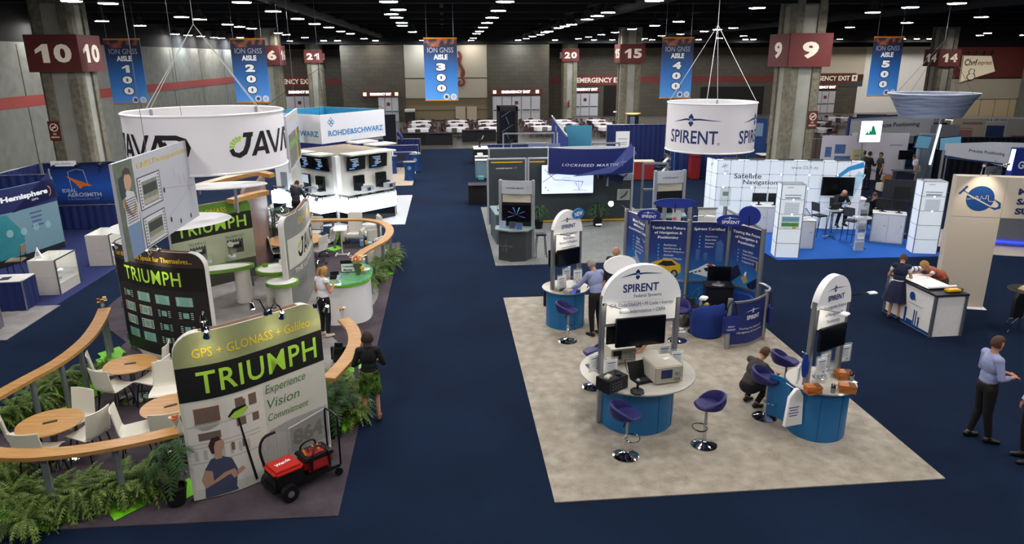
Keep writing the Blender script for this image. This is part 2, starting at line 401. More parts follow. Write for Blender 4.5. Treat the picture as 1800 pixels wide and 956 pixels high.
# crawfish-like mural on the cream wall: plain red brown squiggle seen beside the banner
t = thing('wall_sculpture','red brown curled relief on the cream back wall beside the aisle 300 banner','sculpture',(1.55,YB-.02,4.4))
q = MB(); q.tube(catmull([(0,0,2.4),(.25,0,1.9),(.1,0,1.3),(.35,0,.7),(.25,0,.1),(.5,0,-.5),(.2,0,-.85),(-.15,0,-.7),(.1,0,-.4)],6),.12,8)
q.tube(catmull([(.25,0,.9),(.5,0,.5),(.45,0,0)],6),.1,8); q.tube(catmull([(.0,0,1.8),(-.3,0,1.2),(-.2,0,.6)],6),.1,8); q.obj('relief',mat('#6b2d22',.6),t)
# columns
def column(n,x,y,w=1.5,num='10',nosmoke=None,sw=1.85,sh=1.35,label='',sz=5.75):
    a = w/2; b = a*.42; d = .1
    poly = [(-a,-a+.12),(-a+.12,-a),(-b,-a),(-b,-a+d),(b,-a+d),(b,-a),(a-.12,-a),(a,-a+.12),(a,-b),(a-d,-b),(a-d,b),(a,b),(a,a-.12),(a-.12,a),(b,a),(b,a-d),(-b,a-d),(-b,a),(-a+.12,a),(-a,a-.12),(-a,b),(-a+d,b),(-a+d,-b),(-a,-b)]
    q = MB().prism([(x+p[0],y+p[1]) for p in poly],0,8.6); c = struct('column_%d' % n,q,CONCOL)
    q = MB()
    for k in range(4):
        r = Matrix.Rotation(k*PI/2,3,'Z'); p = r @ Vector((0,-a+d-.004,0)); q.box((x+p.x,y+p.y,4.1),(2*b-.02,.02,8.2),rz=k*PI/2)
    o = q.obj('column_panel',CONLT,c); o['kind'] = 'structure'
    t = thing('column_sign',label,'sign',(x,y,sz)); h = sw/2
    MB().box((0,-h,sh/2),(sw,.06,sh)).obj('face_board',MAROON,t); MB().box((0,h,sh/2),(sw,.06,sh)).obj('face_board',MAROON,t)
    MB().box((-h,0,sh/2),(.06,sw,sh)).obj('face_board',MAROON,t); MB().box((h,0,sh/2),(.06,sw,sh)).obj('face_board',MAROON,t)
    for o_,r_ in (((0,-h-.03,sh/2),(1,0,0)),((-h-.03,0,sh/2),(0,-1,0)),((h+.03,0,sh/2),(0,1,0))):
        numeral(t,Flat(o_,r_),num,0,0,sw*(.8 if len(num) > 1 else .45),sh*.5,SIGNW,.045)
    if nosmoke is not None:
        t = thing('no_smoking_sign',nosmoke,'sign',(x+(b+a)/2*(1 if num == '9' else -1),y-a-.02,3.55)); MB().box((0,0,0),(.42,.03,.75)).obj('board',mat('#5c2420',.6),t)
        s = Flat((0,-.016,0),(1,0,0)); shapes(t,'symbol',s,strip_poly(ell(0,.13,.14,.14,28)+[(.14,.13)],.028)+[line_strip((-.1,.03),(.1,.23),.028),rect(0,.13,.16,.03)],SIGNW,.004)
        write(t,s,'NO',0,-.12,.12,.07,SIGNW,bold=.02); write(t,s,'SMOKING',0,-.24,.3,.07,SIGNW,bold=.02)
column(1,-14.6,30.2,num='10',nosmoke='no smoking sign on the column near the long side wall, numbered ten',label='maroon box sign numbered 10 on the column by the long west wall')
column(2,15.3,30.6,num='9',nosmoke='no smoking sign on the column beside the white light wall, numbered nine',label='maroon box sign numbered 9 on the column behind the white light wall')
column(3,14.1,55.0,num='15',label='maroon box sign numbered 15 beside the aisle 400 banner')
column(4,13.0,75.5,num='20',label='maroon box sign numbered 20 round a column by grey doors',sw=1.7,sh=1.25)
column(5,-12.8,75.5,num='21',label='maroon box sign numbered 21 round a column beyond the white box sign',sw=1.7,sh=1.25)
p = aty(474,100,55); column(6,p.x,55,num='16',label='maroon box sign numbered 16 half hidden by the aisle 200 banner')
p = aty(1652,124,58); column(7,p.x,p.y,num='14',sz=5.3,label='maroon box sign numbered 14 beside the guitar sign')
t = thing('fire_extinguisher','red fire extinguisher hung on the concrete column 20','extinguisher',(12.9,74.72,1.2)); MB().cyl((0,0,0),(0,0,.5),.1).sph((0,0,.5),.1).obj('cylinder',RED,t); MB().cyl((0,0,.55),(0,0,.68),.03).box((.05,0,.68),(.16,.04,.04)).obj('valve',BLACK,t)
# guitar-shaped cafe sign
t = thing('cafe_sign','cream angular cafe sign with a guitar and script lettering on the red wall','sign',(51.5,ya-.2,4.95))
sc_ = 2.35
poly = [(-1.0*sc_,.52*sc_),(.22*sc_,.5*sc_),(.5*sc_,-.13*sc_),(-.95*sc_,-.55*sc_)]
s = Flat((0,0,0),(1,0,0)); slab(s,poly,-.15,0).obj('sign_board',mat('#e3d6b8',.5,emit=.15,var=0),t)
shapes(t,'edging',s,strip_poly(poly+[poly[0]],.07),MAROON,.004)
write(t,s,'Chef',-.62*sc_,.24*sc_,.75*sc_*.72,.26*sc_,BLACK,bold=.02); write(t,s,'express',-.02*sc_,.18*sc_,.62*sc_,.17*sc_,mat('#b4521c',.5,var=0),bold=.02,shear=.2)
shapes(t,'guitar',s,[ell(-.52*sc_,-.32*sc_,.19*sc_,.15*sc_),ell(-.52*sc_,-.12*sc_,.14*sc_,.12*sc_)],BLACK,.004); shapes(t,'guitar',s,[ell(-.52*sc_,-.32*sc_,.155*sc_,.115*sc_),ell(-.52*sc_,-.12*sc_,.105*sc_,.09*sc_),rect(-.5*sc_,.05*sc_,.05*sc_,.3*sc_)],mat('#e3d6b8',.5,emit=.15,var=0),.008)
for i in range(4): MB().cyl((-1.9+i*.8,0,1.2),(-1.9+i*.8,-.1,1.6),.06).obj('picture_lamp',BLACK,t)
# ---------------------------------------------------------------- ceiling lamps
LW = mat('#fbf6f4',.5,emit=LAMP_W,var=0,name='lamp_glow'); LC = mat('#e8f2ff',.5,emit=LAMP_W*1.6,var=0,name='lamp_glow_cool')
def mklamp(name,m,label,grp):
    t = thing(name,label,'ceiling lamp',(0,0,7.8),0,grp)
    MB().lathe([(.28,.0),(.29,.02),(.2,.16),(.11,.26),(.09,.4),(0,.4)],n=20).obj('lamp_shade',mat('#4a4a46',.4,.6),t)
    q = MB(); q.cyl((0,0,-.012),(0,0,.012),.265,n=20); q.obj('lens',m,t)
    MB().cyl((0,0,.4),(0,0,.86),.015,n=6).obj('stem',BLACK,t); return t
warm = mklamp('ceiling_lamp',LW,'warm white round high bay lamp hung under the black ceiling','warm high bay ceiling lamps')
cool = mklamp('flood_lamp',LC,'brilliant bluish white high bay lamp hung under the black ceiling','bluish white high bay ceiling lamps')
WARMPX = [(683,3),(700,17),(697,31),(706,40),(707,45),(888,3),(876,19),(865,31),(856,40),(849,48),(843,55),(838,59),(832,67),(828,72),(20,26),(5,39),(76,25),(190,6),(179,37),(246,45),(228,60),(277,64),(425,4),(480,20),(523,33),(553,42),(578,48),(599,55),(616,59),(351,34),(400,43),(442,50),(503,61),(422,66),(380,67),(640,68),(660,73),(510,76),(318,66),(353,70),(383,73),(1069,22),(1032,34),(1005,43),(982,49),(965,55),(950,61),(936,64),(925,68),(976,76),(988,74),(1017,68),(1057,61),(1035,65),(1111,51),(1081,57),(1193,38),(1196,60),(1163,63),(1151,45),(1141,45),(1133,68),(1109,70),(1125,78),(1146,77),(1228,70),(1238,55),(1331,14),(1289,49),(1265,67),(1307,63),(1430,33),(1424,53),(1494,48),(1309,85),(1534,22),(1594,40),(1682,6),(1725,30),(1554,76),(1585,81),(1609,85),(1631,88),(1671,83),(1699,71),(1718,77),(1736,82),(1752,86),(1790,66),(1702,90),(1730,96),(1782,95),(1450,79),(1474,88)]
COOLPX = [(126,2),(319,30),(254,62),(337,69),(396,74),(421,47),(489,58),(536,66),(569,72),(594,77),(688,25),(712,45),(725,56),(742,71),(1050,28),(993,46),(958,57),(911,72),(1150,1),(1044,77),(1076,74),(1120,69),(1261,52),(1323,84),(1600,13),(1586,75),(1581,92),(1743,69),(1454,88),(1470,78),(1674,91),(1797,88)]
def lamprow(px,src,seen):
    first = True
    for u,v in px:
        p = at(u,v,7.8)
        if p.y > 73 or p.y < 0: p = p*(72.4/p.y) if p.y > 0 else Vector((p.x,72,0))
        if p.x < -17.8: p.x = -17.8
        if p.x > 55 or (p.x+14.6)**2+(p.y-30.2)**2 < 9 or (p.x-15.3)**2+(p.y-30.6)**2 < 5: continue
        if any((p.x-a)**2+(p.y-b)**2 < .5 for a,b in seen): continue
        seen.append((p.x,p.y))
        if first: src.location = (p.x,p.y,7.8); first = False
        else: dup(src,(p.x,p.y,7.8))
seen = []
lamprow(WARMPX,warm,seen); lamprow(COOLPX,cool,seen)
for y in (3,8,13,18):
    for x in (-14,-8.5,-3,2.5,8,13.5,19):
        dup(warm,(x+(.6 if y % 2 else 0),y,7.8))
for x in (42,46,50,54):
    for y in (54,60): dup(warm,(x,y,7.8))
# ---------------------------------------------------------------- aisle banners
def banner(u,v0,n,label):
    p = aty(u,v0,30.0); t = thing('aisle_banner',label,'banner',(p.x,30.0,4.52))
    w,h = 1.34,2.42; s = Flat((0,-.012,0),(1,0,0))
    m = bpy.data.materials.get('banner_print')
    if not m:
        m = bpy.data.materials.new('banner_print'); m.use_nodes = True; N = m.node_tree.nodes; L = m.node_tree.links; b = N['Principled BSDF']; b.inputs['Roughness'].default_value = .6
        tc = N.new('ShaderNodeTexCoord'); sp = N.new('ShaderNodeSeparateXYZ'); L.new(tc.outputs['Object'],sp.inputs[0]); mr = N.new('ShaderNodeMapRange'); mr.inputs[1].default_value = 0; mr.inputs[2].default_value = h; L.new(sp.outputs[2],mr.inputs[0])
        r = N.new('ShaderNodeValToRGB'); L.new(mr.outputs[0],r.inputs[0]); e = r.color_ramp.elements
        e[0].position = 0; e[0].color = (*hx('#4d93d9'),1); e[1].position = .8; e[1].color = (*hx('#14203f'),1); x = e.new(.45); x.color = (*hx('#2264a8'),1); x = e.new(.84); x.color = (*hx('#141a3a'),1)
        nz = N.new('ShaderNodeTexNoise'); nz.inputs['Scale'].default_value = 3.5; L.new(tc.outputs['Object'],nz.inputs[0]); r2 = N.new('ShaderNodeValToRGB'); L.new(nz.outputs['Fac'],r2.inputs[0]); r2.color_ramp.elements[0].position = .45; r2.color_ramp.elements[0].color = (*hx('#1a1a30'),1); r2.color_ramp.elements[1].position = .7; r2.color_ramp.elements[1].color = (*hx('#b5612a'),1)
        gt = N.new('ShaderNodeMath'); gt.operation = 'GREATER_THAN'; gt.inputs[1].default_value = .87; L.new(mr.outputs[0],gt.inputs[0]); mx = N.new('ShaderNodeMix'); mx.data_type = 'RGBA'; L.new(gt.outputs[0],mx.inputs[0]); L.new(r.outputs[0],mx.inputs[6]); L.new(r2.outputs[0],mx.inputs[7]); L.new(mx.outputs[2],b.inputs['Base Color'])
    MB().box((0,0,h/2),(w,.012,h)).obj('cloth',m,t)
    q = MB(); q.cyl((-w/2,0,h),(w/2,0,h),.03,n=8); q.obj('hem_pole',mat('#c77b1e',.5),t); q = MB(); q.cyl((-w/2,0,0),(w/2,0,0),.03,n=8); q.obj('hem_pole',mat('#c77b1e',.5),t)
    write(t,s,'ION GNSS',0,h*.815,w*.78,.2,mat('#98a0b4',.5,var=0),bold=.006); write(t,s,'AISLE',0,h*.705,w*.42,.2,PLASTW,bold=.04)
    for i,c in enumerate(n):
        numeral(t,s,c,0,h*(.545-.172*i),.5,.35,BLACK,.09,.003); numeral(t,s,c,0,h*(.545-.172*i),.43,.29,PLASTW,.06,.006)
    for x in (.2,.5): shapes(t,'emblem',s,[ell(x*w*.73,.14,.125,.125)],mat('#c9d2dc',.5,var=0),.004); shapes(t,'emblem',s,[ell(x*w*.73,.14,.07,.07)],mat('#3d4a5a' if x < .3 else '#aab4c0',.5,var=0),.007)
    for x in (-w*.4,w*.4): MB().cyl((x,0,h),(x,0,4.1),.006,n=4).obj('wire',STEEL,t)
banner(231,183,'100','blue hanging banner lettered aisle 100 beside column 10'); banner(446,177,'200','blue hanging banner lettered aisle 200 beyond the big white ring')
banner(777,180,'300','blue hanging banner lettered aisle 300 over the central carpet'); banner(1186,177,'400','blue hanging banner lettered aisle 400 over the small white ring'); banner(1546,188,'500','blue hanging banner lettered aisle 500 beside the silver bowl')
# ================================================================ GREEN AND WHITE BOOTH WITH THE BIG RING
DCARPET = noise_mix('dark_grey_carpet',['#4a4149','#544b50','#3f383f'],[40.0,2.0],rough=.95,bump=.3)
LCARPET = noise_mix('light_grey_carpet',['#8d8987','#99958f','#827e7c'],[40.0,2.5],rough=.95,bump=.3)
BEECH = wood('beech_wood','#a8783a','#bb8f54'); LIME = mat('#6fc41c',.45,var=.05); APPLE = mat('#6f9e33',.4,var=.05)
LIMEP = mat('#a6d645',.55,var=.05,scale=2); YELP = mat('#e3c31e',.55,var=0); INK = mat('#131513',.6,var=0); GRNP = mat('#4c7a3c',.6,var=0)
t = tag(MB().prism([(-1.68,8.75),(-1.68,24.2),(-9.2,24.2),(-8.9,17.5)]+[tuple(at(u,v).xy) for u,v in ((222,602),(190,630),(140,668),(70,712),(-60,765),(-80,940))],0,.016).obj('booth_carpet',DCARPET),'dark grey carpet under the green and white booth with fern planters','carpet')
lt = [at(560,560),at(620,470),at(560,455),at(520,480),at(380,470),at(300,600),at(480,560),at(545,690),at(600,640),at(585,590)]
q = MB().prism([(p.x,p.y) for p in catmull([(-3.2,16.6),(-2.1,17.4),(-2.3,19.6),(-5,20.6),(-7.6,19.6),(-7.3,16),(-5.6,13.9),(-3.3,13.2),(-2.3,11.7),(-1.9,12.6),(-2.4,14.8)],5,True)],.016,.022)
tag(q.obj('walkway_carpet',LCARPET),'light grey curved walkway carpet inlaid in the dark grey booth carpet','carpet')
# ---- clip lamps on panel tops
def clip_lamp(surf,a,b,label,out=.42,power=6,side=1):
    p = surf(a,b,0); n = (surf(a,b,1)-p); p = p+surf.base
    n = n.normalized()*side
    t = thing('clip_lamp',label,'spot lamp',p,0,None)
    q = MB(); q.box((0,0,.03),(.06,.06,.06)); q.obj('clamp',CHROME,t)
    e = n*out+Vector((0,0,.1)); q = MB(); q.tube([(0,0,.04),tuple(n*out*.4+Vector((0,0,.2))),tuple(n*out*.8+Vector((0,0,.17))),tuple(e)],.011,6); q.obj('arm',CHROME,t)
    d = (-n*.45+Vector((0,0,-1))).normalized(); q = MB(); q.cyl(e,e+d*.1,.03,.055,12,False); hd = q.obj('lamp_head',CHROME,t)
    q = MB(); q.sph(e+d*.075,.035,10); q.obj('bulb',mat('#fff0d2',.5,emit=90,var=0),hd)
    l = bpy.data.lights.new('spot','SPOT'); l.energy = power; l.color = (1,.86,.66); l.spot_size = 1.5; l.spot_blend = .8; l.shadow_soft_size = .03
    lo = bpy.data.objects.new('spot_light',l); C.objects.link(lo); lo.parent = hd; lo.location = e+d*.12; lo.rotation_euler = d.to_track_quat('-Z','Y').to_euler()
    return t
def panel_thing(label,pts,z0,z1,thick=.12,rad=.3,mcore=None,name='exhibit_stand',br=False):
    o = pts[0]; t = thing(name,label,'display panel',(o[0],o[1],0))
    s = Curve([(p[0]-o[0],p[1]-o[1]) for p in pts]); L = s.len; s.base = Vector((o[0],o[1],0))
    slab(s,rrect(0,z0,L,z1,rad,True,True,br,br),-thick,0).obj('panel_body',mcore or OFFW,t)
    q = MB(); q.box((L/2,z1-.004,-thick/2),(L-2*rad-.06,.02,thick*.7)); q.bend(s); q.obj('top_slot',mat('#6b4a2c',.8),t)
    return t,s,L
# ---- front panel
c0,c1,c2 = at(342,884),at(440,858),at(583,788)
pts = catmull([(c0.x,c0.y),(c1.x-.02,c1.y),(c2.x,c2.y)],14)
t,s,L = panel_thing('tall curved white panel with green block lettering and a photo of a woman and buildings',pts,.03,2.62,.13,.34)
FRONT = (t,s,L)
shapes(t,'print',s,[rrect(.004,.035,L-.004,2.615,.335)],mat('#cfcdbf',.6,var=.05,scale=1.5),.003)
shapes(t,'print',s,[rrect(.004,2.1,L-.004,2.615,.335)],mat('#8f966b',.6,var=.12,scale=2),.005)
shapes(t,'print',s,[rect(L/2,1.86,L-.008,.52)],INK,.006)
write(t,s,'GPS + GLONASS + Galileo',L*.51,2.31,L*.8,.2,YELP,off=.009); write(t,s,'TRIUMPH',L*.53,1.86,L*.83,.34,LIMEP,bold=.012,off=.009,space=1.1)
for i,(w_,x) in enumerate((('Experience',.5),('Vision',.38),('Commitment',.51))): write(t,s,w_,L*(.54)+x*.5+.07,1.45-i*.22,x*1.15+.12,.19 if w_ != 'Vision' else .15,GRNP,shear=.2,off=.008)
# printed building
WB = mat('#dcd9cc',.6,var=.03); WB2 = mat('#bdbaac',.6,var=.03); BRK = mat('#8a5d4a',.6,var=.08); WIN = mat('#6f6256',.6,var=.1,scale=30)
pol = [([(.05,.2),(1.15,.2),(1.15,1.56),(.05,1.56)],0)]
for b in (.62,.86,.92,1.2): pol.append((rect(.55,b,1.0,.018),1))
for a in (.12,.24,.36,.48,.6,.72,.84): pol.append((rect(a,.74,.05,.16),1))
for a,b,w,h in ((.33,1.36,.34,.24),(.33,1.03,.3,.12),(.78,1.42,.12,.18),(.98,1.42,.12,.18),(.78,1.13,.14,.13),(1.0,1.13,.1,.13),(.62,.78,.05,.13),(.78,.78,.05,.13),(.82,1.42,.1,.1)): pol.append((rect(a,b,w,h),2)); pol.append((rect(a,b,w*.82,h*.82),3))
for a in (.28,.39): pol.append((rect(a,1.36,.025,.24),2))
pol += [([(.12,1.24),(.5,1.24),(.46,1.12),(.16,1.12)],0)]
for k in range(7): pol.append((rect(.2+k*.05,1.0,.008,.1),0))
shapes(t,'photo',s,pol,[WB,WB2,BRK,WIN],.0055)
# printed fountain and stone numbered 864
ST = mat('#8f8f8a',.6,var=.1,scale=8); ST2 = mat('#a4a39c',.6,var=.15,scale=25)
shapes(t,'photo',s,[([(1.0,.25),(1.02,.6),(1.2,.8),(1.55,.84),(L-.02,.82),(L-.02,.1),(1.3,.1)],0),([(1.52,.28),(1.52,.7),(L-.02,.77),(L-.02,.24)],1),(line_strip((1.5,.7),(L-.02,.78),.02),2)],[ST2,ST,PLASTW],.0062)
for k in range(24):
    a = 1.05+rnd.random()*.4; b = .3+rnd.random()*.5
shapes(t,'photo',s,[strip_poly([(1.05+k*.02,.76-abs(k-9)*.008),(1.04+k*.021+rnd.uniform(-.01,.01),.5),(1.05+k*.02,.25)],.006)[j] for k in range(20) for j in (0,1)],mat('#c9c8c0',.6),.0075)
write(t,s,'864',1.84,.5,.56,.27,mat('#77736b',.6),bold=.05,off=.0085)
# printed woman and pole with green receiver
SK = mat('#b99479',.6,var=.03); NV = mat('#454a63',.6,var=.05); HR = mat('#3c2a22',.6)
shapes(t,'photo',s,[([(.16,.04),(.2,.5),(.3,.66),(.44,.68),(.58,.6),(.64,.4),(.6,.12),(.62,.06)],0),([(.2,.5),(.14,.34),(.18,.2),(.5,.34),(.62,.36),(.6,.42),(.46,.4),(.3,.3),(.3,.46)],1),([(.54,.34),(.72,.42),(.75,.36),(.58,.26)],1),([(.36,.64),(.36,.76),(.46,.76),(.45,.64)],1),(ell(.42,.86,.085,.115),1),([(.32,.74),(.29,.88),(.34,.99),(.44,1.0),(.47,.94),(.39,.92),(.36,.84),(.36,.74)],2)],[NV,SK,HR],.0085)
shapes(t,'photo',s,[strip_poly([(.9,.1),(.82,.62),(.74,1.2)],[.04,.035,.025])[k] for k in (0,1)],INK,.011)
shapes(t,'photo',s,[([(.6,1.26),(.68,1.36),(.86,1.38),(.9,1.31),(.8,1.22),(.7,1.2)],0),([(.6,1.27),(.68,1.36),(.86,1.38),(.88,1.35),(.7,1.31),(.61,1.24)],1)],[LIMEP,INK],.0118)
clip_lamp(s,L*.2,2.62,'chrome clip lamp on the tall photo panel above the letters GPS',.32); clip_lamp(s,L*.63,2.62,'chrome clip lamp on the tall photo panel above the middle',.32); clip_lamp(s,L*.97,2.5,'chrome clip lamp at the aisle end of the tall photo panel',.32)
clip_lamp(s,L*.22,2.62,'chrome clip lamp bent back behind the tall photo panel, nearer the tables',.4,18,-1); clip_lamp(s,L*.6,2.62,'chrome clip lamp bent back behind the tall photo panel, nearer the aisle',.4,18,-1)
# ---- screens panel
a0,a1,a2 = at(231,617),at(268,632),at(384,648)
t,s,L = panel_thing('tall curved black panel with green block lettering and a grid of receiver screens',catmull([(a0.x,a0.y),(a1.x,a1.y),((a1.x+a2.x)/2+.03,(a1.y+a2.y)/2-.12),(a2.x,a2.y)],12),.16,2.5,.14,.3,mat('#cfcdc6',.5))
shapes(t,'print',s,[rrect(.004,.165,L-.004,2.495,.3,False,True)],mat('#262226',.5,var=.1,scale=3),.003)
shapes(t,'print',s,[rect(L/2,1.93,L-.01,.5)],mat('#151615',.5),.005); shapes(t,'print',s,[rrect(.01,2.18,L-.01,2.49,.29,False,True)],mat('#3a2f30',.5),.005)
write(t,s,'Let the Screens Speak for Themselves...',L*.47,2.3,L*.86,.14,YELP,bold=.01,off=.008); write(t,s,'TRIUMPH',L*.46,1.92,L*.64,.3,LIMEP,bold=.012,space=1.1,off=.008)
TEAL = mat('#7db3a8',.5,var=.1,scale=20); PAPER = mat('#b9c2b4',.5,var=.1,scale=25); DK = mat('#121416',.5)
for r in range(4):
    for c in range(4):
        a = L*(.14+.215*c); b = 1.45-r*.3; w = L*.15; h = .2
        if c == 3 and r > 2: continue
        base = DK if (r == 0 and c == 0) or (c > 1 and r > 0) else (TEAL if r == 0 or r == 3 else PAPER)
        pol = [(rect(a,b,w,h),0)]
        for k in range(4): pol += [(rect(a-w*.36,b-h*.33+k*h*.21,w*.17,h*.1),1),(rect(a+w*.36,b-h*.33+k*h*.21,w*.17,h*.1),1)]
        pol += [(rect(a,b,w*.36,h*.6),2)]
        shapes(t,'screen_print',s,pol,[base,PAPER if base is not PAPER else DKGREY,TEAL],.006)
q = MB(); q.cyl(s(-.06,.03,-.07),s(-.06,2.4,-.07),.05,n=12); q.obj('post',ALU,t)
for z in (.35,1.1,1.9): MB().box(s(-.03,z,-.05),(.1,.1,.16)).obj('clamp',STEEL,t)
for a in (.1,L/2,L-.1): MB().cyl(s(a,.03,-.07),s(a,.17,-.07),.03,n=10).obj('foot_post',STEEL,t)
clip_lamp(s,L*.62,2.5,'chrome clip lamp over the yellow line of the black screens panel',.3,16); clip_lamp(s,L*.25,2.5,'chrome clip lamp at the disc end of the black screens panel',.3,22)
# ---- inner green panel
b0,b1 = at(318,540),at(456,502)
t,s,L = panel_thing('green and white curved panel with two printed receivers inside the booth',catmull([(b0.x,b0.y),((b0.x+b1.x)/2,(b0.y+b1.y)/2+.1),(b1.x,b1.y)],10),.3,2.55,.1,.25)
shapes(t,'print',s,[rrect(.004,.3,L-.004,2.545,.25)],mat('#b3bb9c',.5,var=.12,scale=1.2),.003); shapes(t,'print',s,[rrect(.004,2.2,L-.004,2.545,.25)],mat('#5c8a2e',.5,var=.25,scale=2),.005)
shapes(t,'print',s,[rect(L/2,1.95,L-.01,.5)],INK,.005); shapes(t,'print',s,[rect(L/2,.6,L-.01,.58)],mat('#50524c',.5),.005)
write(t,s,'TRIUMPH',L*.5,1.95,L*.85,.32,LIMEP,bold=.012,space=1.1,off=.008); write(t,s,'GPS + GLONASS',L*.4,2.33,L*.6,.14,YELP,off=.008)
write(t,s,'TRIUMPH-LS',L*.3,1.55,.5,.09,DKGREY); write(t,s,'TRIUMPH-NT',L*.76,1.55,.55,.09,DKGREY)
for a in (.3,.76): shapes(t,'photo',s,[(rect(L*a,1.27,.46,.36),0)]+[(rect(L*a-.2+k*.08,1.46,.04,.05),0) for k in range(6)]+[(rect(L*a+.05,1.3,.26,.16),1),(rect(L*a+.02,1.36,.18,.07),2)],[mat('#4b4d48',.5,var=.3,scale=40),DK,PAPER],.006)
for a in (.15,L-.15): MB().cyl(s(a,.03,-.05),s(a,.32,-.05),.03,n=10).obj('foot_post',STEEL,t)
# ---- brown cylinder panel
e0,e1 = at(447,500),at(480,452)
t,s,L = panel_thing('brown shimmering curved panel with yellow lettering beside the green panel',catmull([(e0.x,e0.y),((e0.x+e1.x)/2+.15,(e0.y+e1.y)/2-.12),(e1.x,e1.y)],8),.1,2.75,.1,.2,mat('#8a6a5c',.35,.2))
shapes(t,'print',s,[rrect(.004,.1,L-.004,2.745,.2)],mat('#80655a',.35,.3,var=.3,scale=3),.003); write(t,s,'good as GPS',L*.45,2.45,L*.75,.14,YELP,shear=.2,off=.006)
# ---- panel with half hidden logo, facing the aisle
def logo(par,s,x0,z0,h,m,g,off=.008,step=None):
    """the ring's five-letter wordmark with a green fan; x0 is its start, h its height"""
    u = h/4.0
    def P(l): return [(x0+a*u,z0+b*u) for a,b in l]
    def add(polys,mm): shapes(par,'lettering',s,polys,mm,off)
    # J with fan
    add([P(l) for l in strip_poly([(3.6,3.7),(3.1,2.0),(2.55,1.0),(1.6,.55),(.75,.85),(.45,1.6)],[.85,.85,.85,.8,.75,.7])]+[P([(2.4,3.3),(4.1,3.3),(4.3,4.0),(2.6,4.0)])],m)
    for k in range(5):
        a0 = PI*(1.0-.115*k)-.02; a1 = a0-.26; add([P([(1.9+.95*math.cos(a0),1.75+.95*math.sin(a0)),(1.9+1.75*math.cos(a0),1.75+1.75*math.sin(a0)),(1.9+1.75*math.cos(a1),1.75+1.75*math.sin(a1)),(1.9+.95*math.cos(a1),1.75+.95*math.sin(a1))])],g)
    A = [[(3.6,.3),(4.45,.3),(6.35,4.0),(5.6,4.0)],[(5.6,4.0),(6.35,4.0),(7.3,.3),(6.4,.3)],[(4.75,.95),(6.6,.95),(6.4,1.6),(5.1,1.6)]]
    add([P(x) for x in A],m)
    add([P(x) for x in ([(6.9,4.0),(7.75,4.0),(9.2,.3),(8.5,.3)],[(8.5,.3),(9.2,.3),(11.2,4.0),(10.4,4.0)])],m)
    add([P([(a+6.8,b) for a,b in x]) for x in A[:2]],m)
    add([P(x) for x in ([(12.2,4.0),(13.0,4.0),(14.9,.3),(14.0,.3)],)]+[P(l) for l in strip_poly([(12.6,3.65),(15.6,3.65),(16.8,3.2),(17.2,2.15),(16.8,1.1),(15.7,.65),(14.6,1.0),(13.5,2.9)],[.75]*8)],m)
j0,j1 = at(513,556),at(556,495)
t,s,L = panel_thing('curved silver panel with a black wordmark facing the aisle, behind the woman in white',catmull([(j0.x,j0.y),((j0.x+j1.x)/2+.15,(j0.y+j1.y)/2-.25),(j1.x,j1.y)],12),.05,2.5,.13,.25)
shapes(t,'print',s,[rrect(.05,.05,L-.004,2.495,.25)],mat('#8b8d88',.4,.2,var=.1,scale=2),.003); shapes(t,'print',s,[rect(L*.5,1.55,L*.9,.75)],mat('#c7c5ba',.5,var=.05),.005)
logo(t,s,L*.24,1.3,.5,INK,LIMEP); write(t,s,'GPS + GLONASS',L*.6,2.24,L*.6,.17,YELP,off=.007); write(t,s,'THE ULTIMATE',L*.5,1.05,L*.7,.12,PLASTW,off=.007); shapes(t,'print',s,[rect(L*.3,.7,L*.28,.3)],mat('#7b7d79',.4),.006); write(t,s,'864',L*.3,.7,L*.22,.18,mat('#6a6a66',.5),off=.008)
clip_lamp(s,L*.75,2.5,'chrome clip lamp on the silver panel facing the aisle',.3,15); clip_lamp(s,L*.3,2.5,'chrome clip lamp bent back behind the silver panel',.4,18,-1)
# ---- white canopy discs and beech swooshes
def disc(name,label,c,rx,ry,rz,z,th=.06,tilt=(0,0)):
    t = thing(name,label,'canopy',(c.x,c.y,z),rz); t.rotation_euler = (tilt[0],tilt[1],rz)
    q = MB(); q.lathe([(0,0),(.85,.01),(1,th*.6),(.97,th),(0,th)],n=48,sx=rx,sy=ry); q.obj('disc',PLASTW,t,50)
    return t
p = at(292,391,2.56); t = disc('canopy_disc','large white elliptical canopy disc on top of the black screens panel',p+Vector((.12,0,0)),1.34,.95,math.radians(32),2.51,.06)
p = at(395,329,3.2); t = disc('canopy_disc','small thin white canopy disc above the green panel',p,1.0,.5,.2,3.2,.06); MB().cyl((.2,.35,-.72),(.2,.35,0),.035).obj('post',ALU,t)
def swoosh(label,px,z,w,th=.12):
    P = [at(u,v,zz) for u,v,zz in px]; c = P[0]; t = thing('wood_swoosh',label,'canopy',(c.x,c.y,0))
    q = MB(); f0 = 0; L_ = catmull([(a.x-c.x,a.y-c.y,a.z) for a in P],10); rings = []
    for i,a in enumerate(L_):
        d = (L_[min(i+1,len(L_)-1)]-L_[max(0,i-1)]).normalized(); n = Vector((-d.y,d.x,0)).normalized()*w*(.5-.3*abs(i/(len(L_)-1)-.5)); rings.append([q.bm.verts.new(a+n),q.bm.verts.new(a-n),q.bm.verts.new(a-n-Vector((0,0,th))),q.bm.verts.new(a+n-Vector((0,0,th)))])
    for A,B in zip(rings,rings[1:]):
        for j in range(4): q.bm.faces.new((A[j],A[(j+1) % 4],B[(j+1) % 4],B[j]))
    q.bm.faces.new(rings[0]); q.bm.faces.new(rings[-1][::-1]); q.obj('band',BEECH,t,50)
    m = L_[4]; MB().cyl((m.x,m.y,m.z-.3),(m.x,m.y,m.z-.05),.03).obj('post',ALU,t)
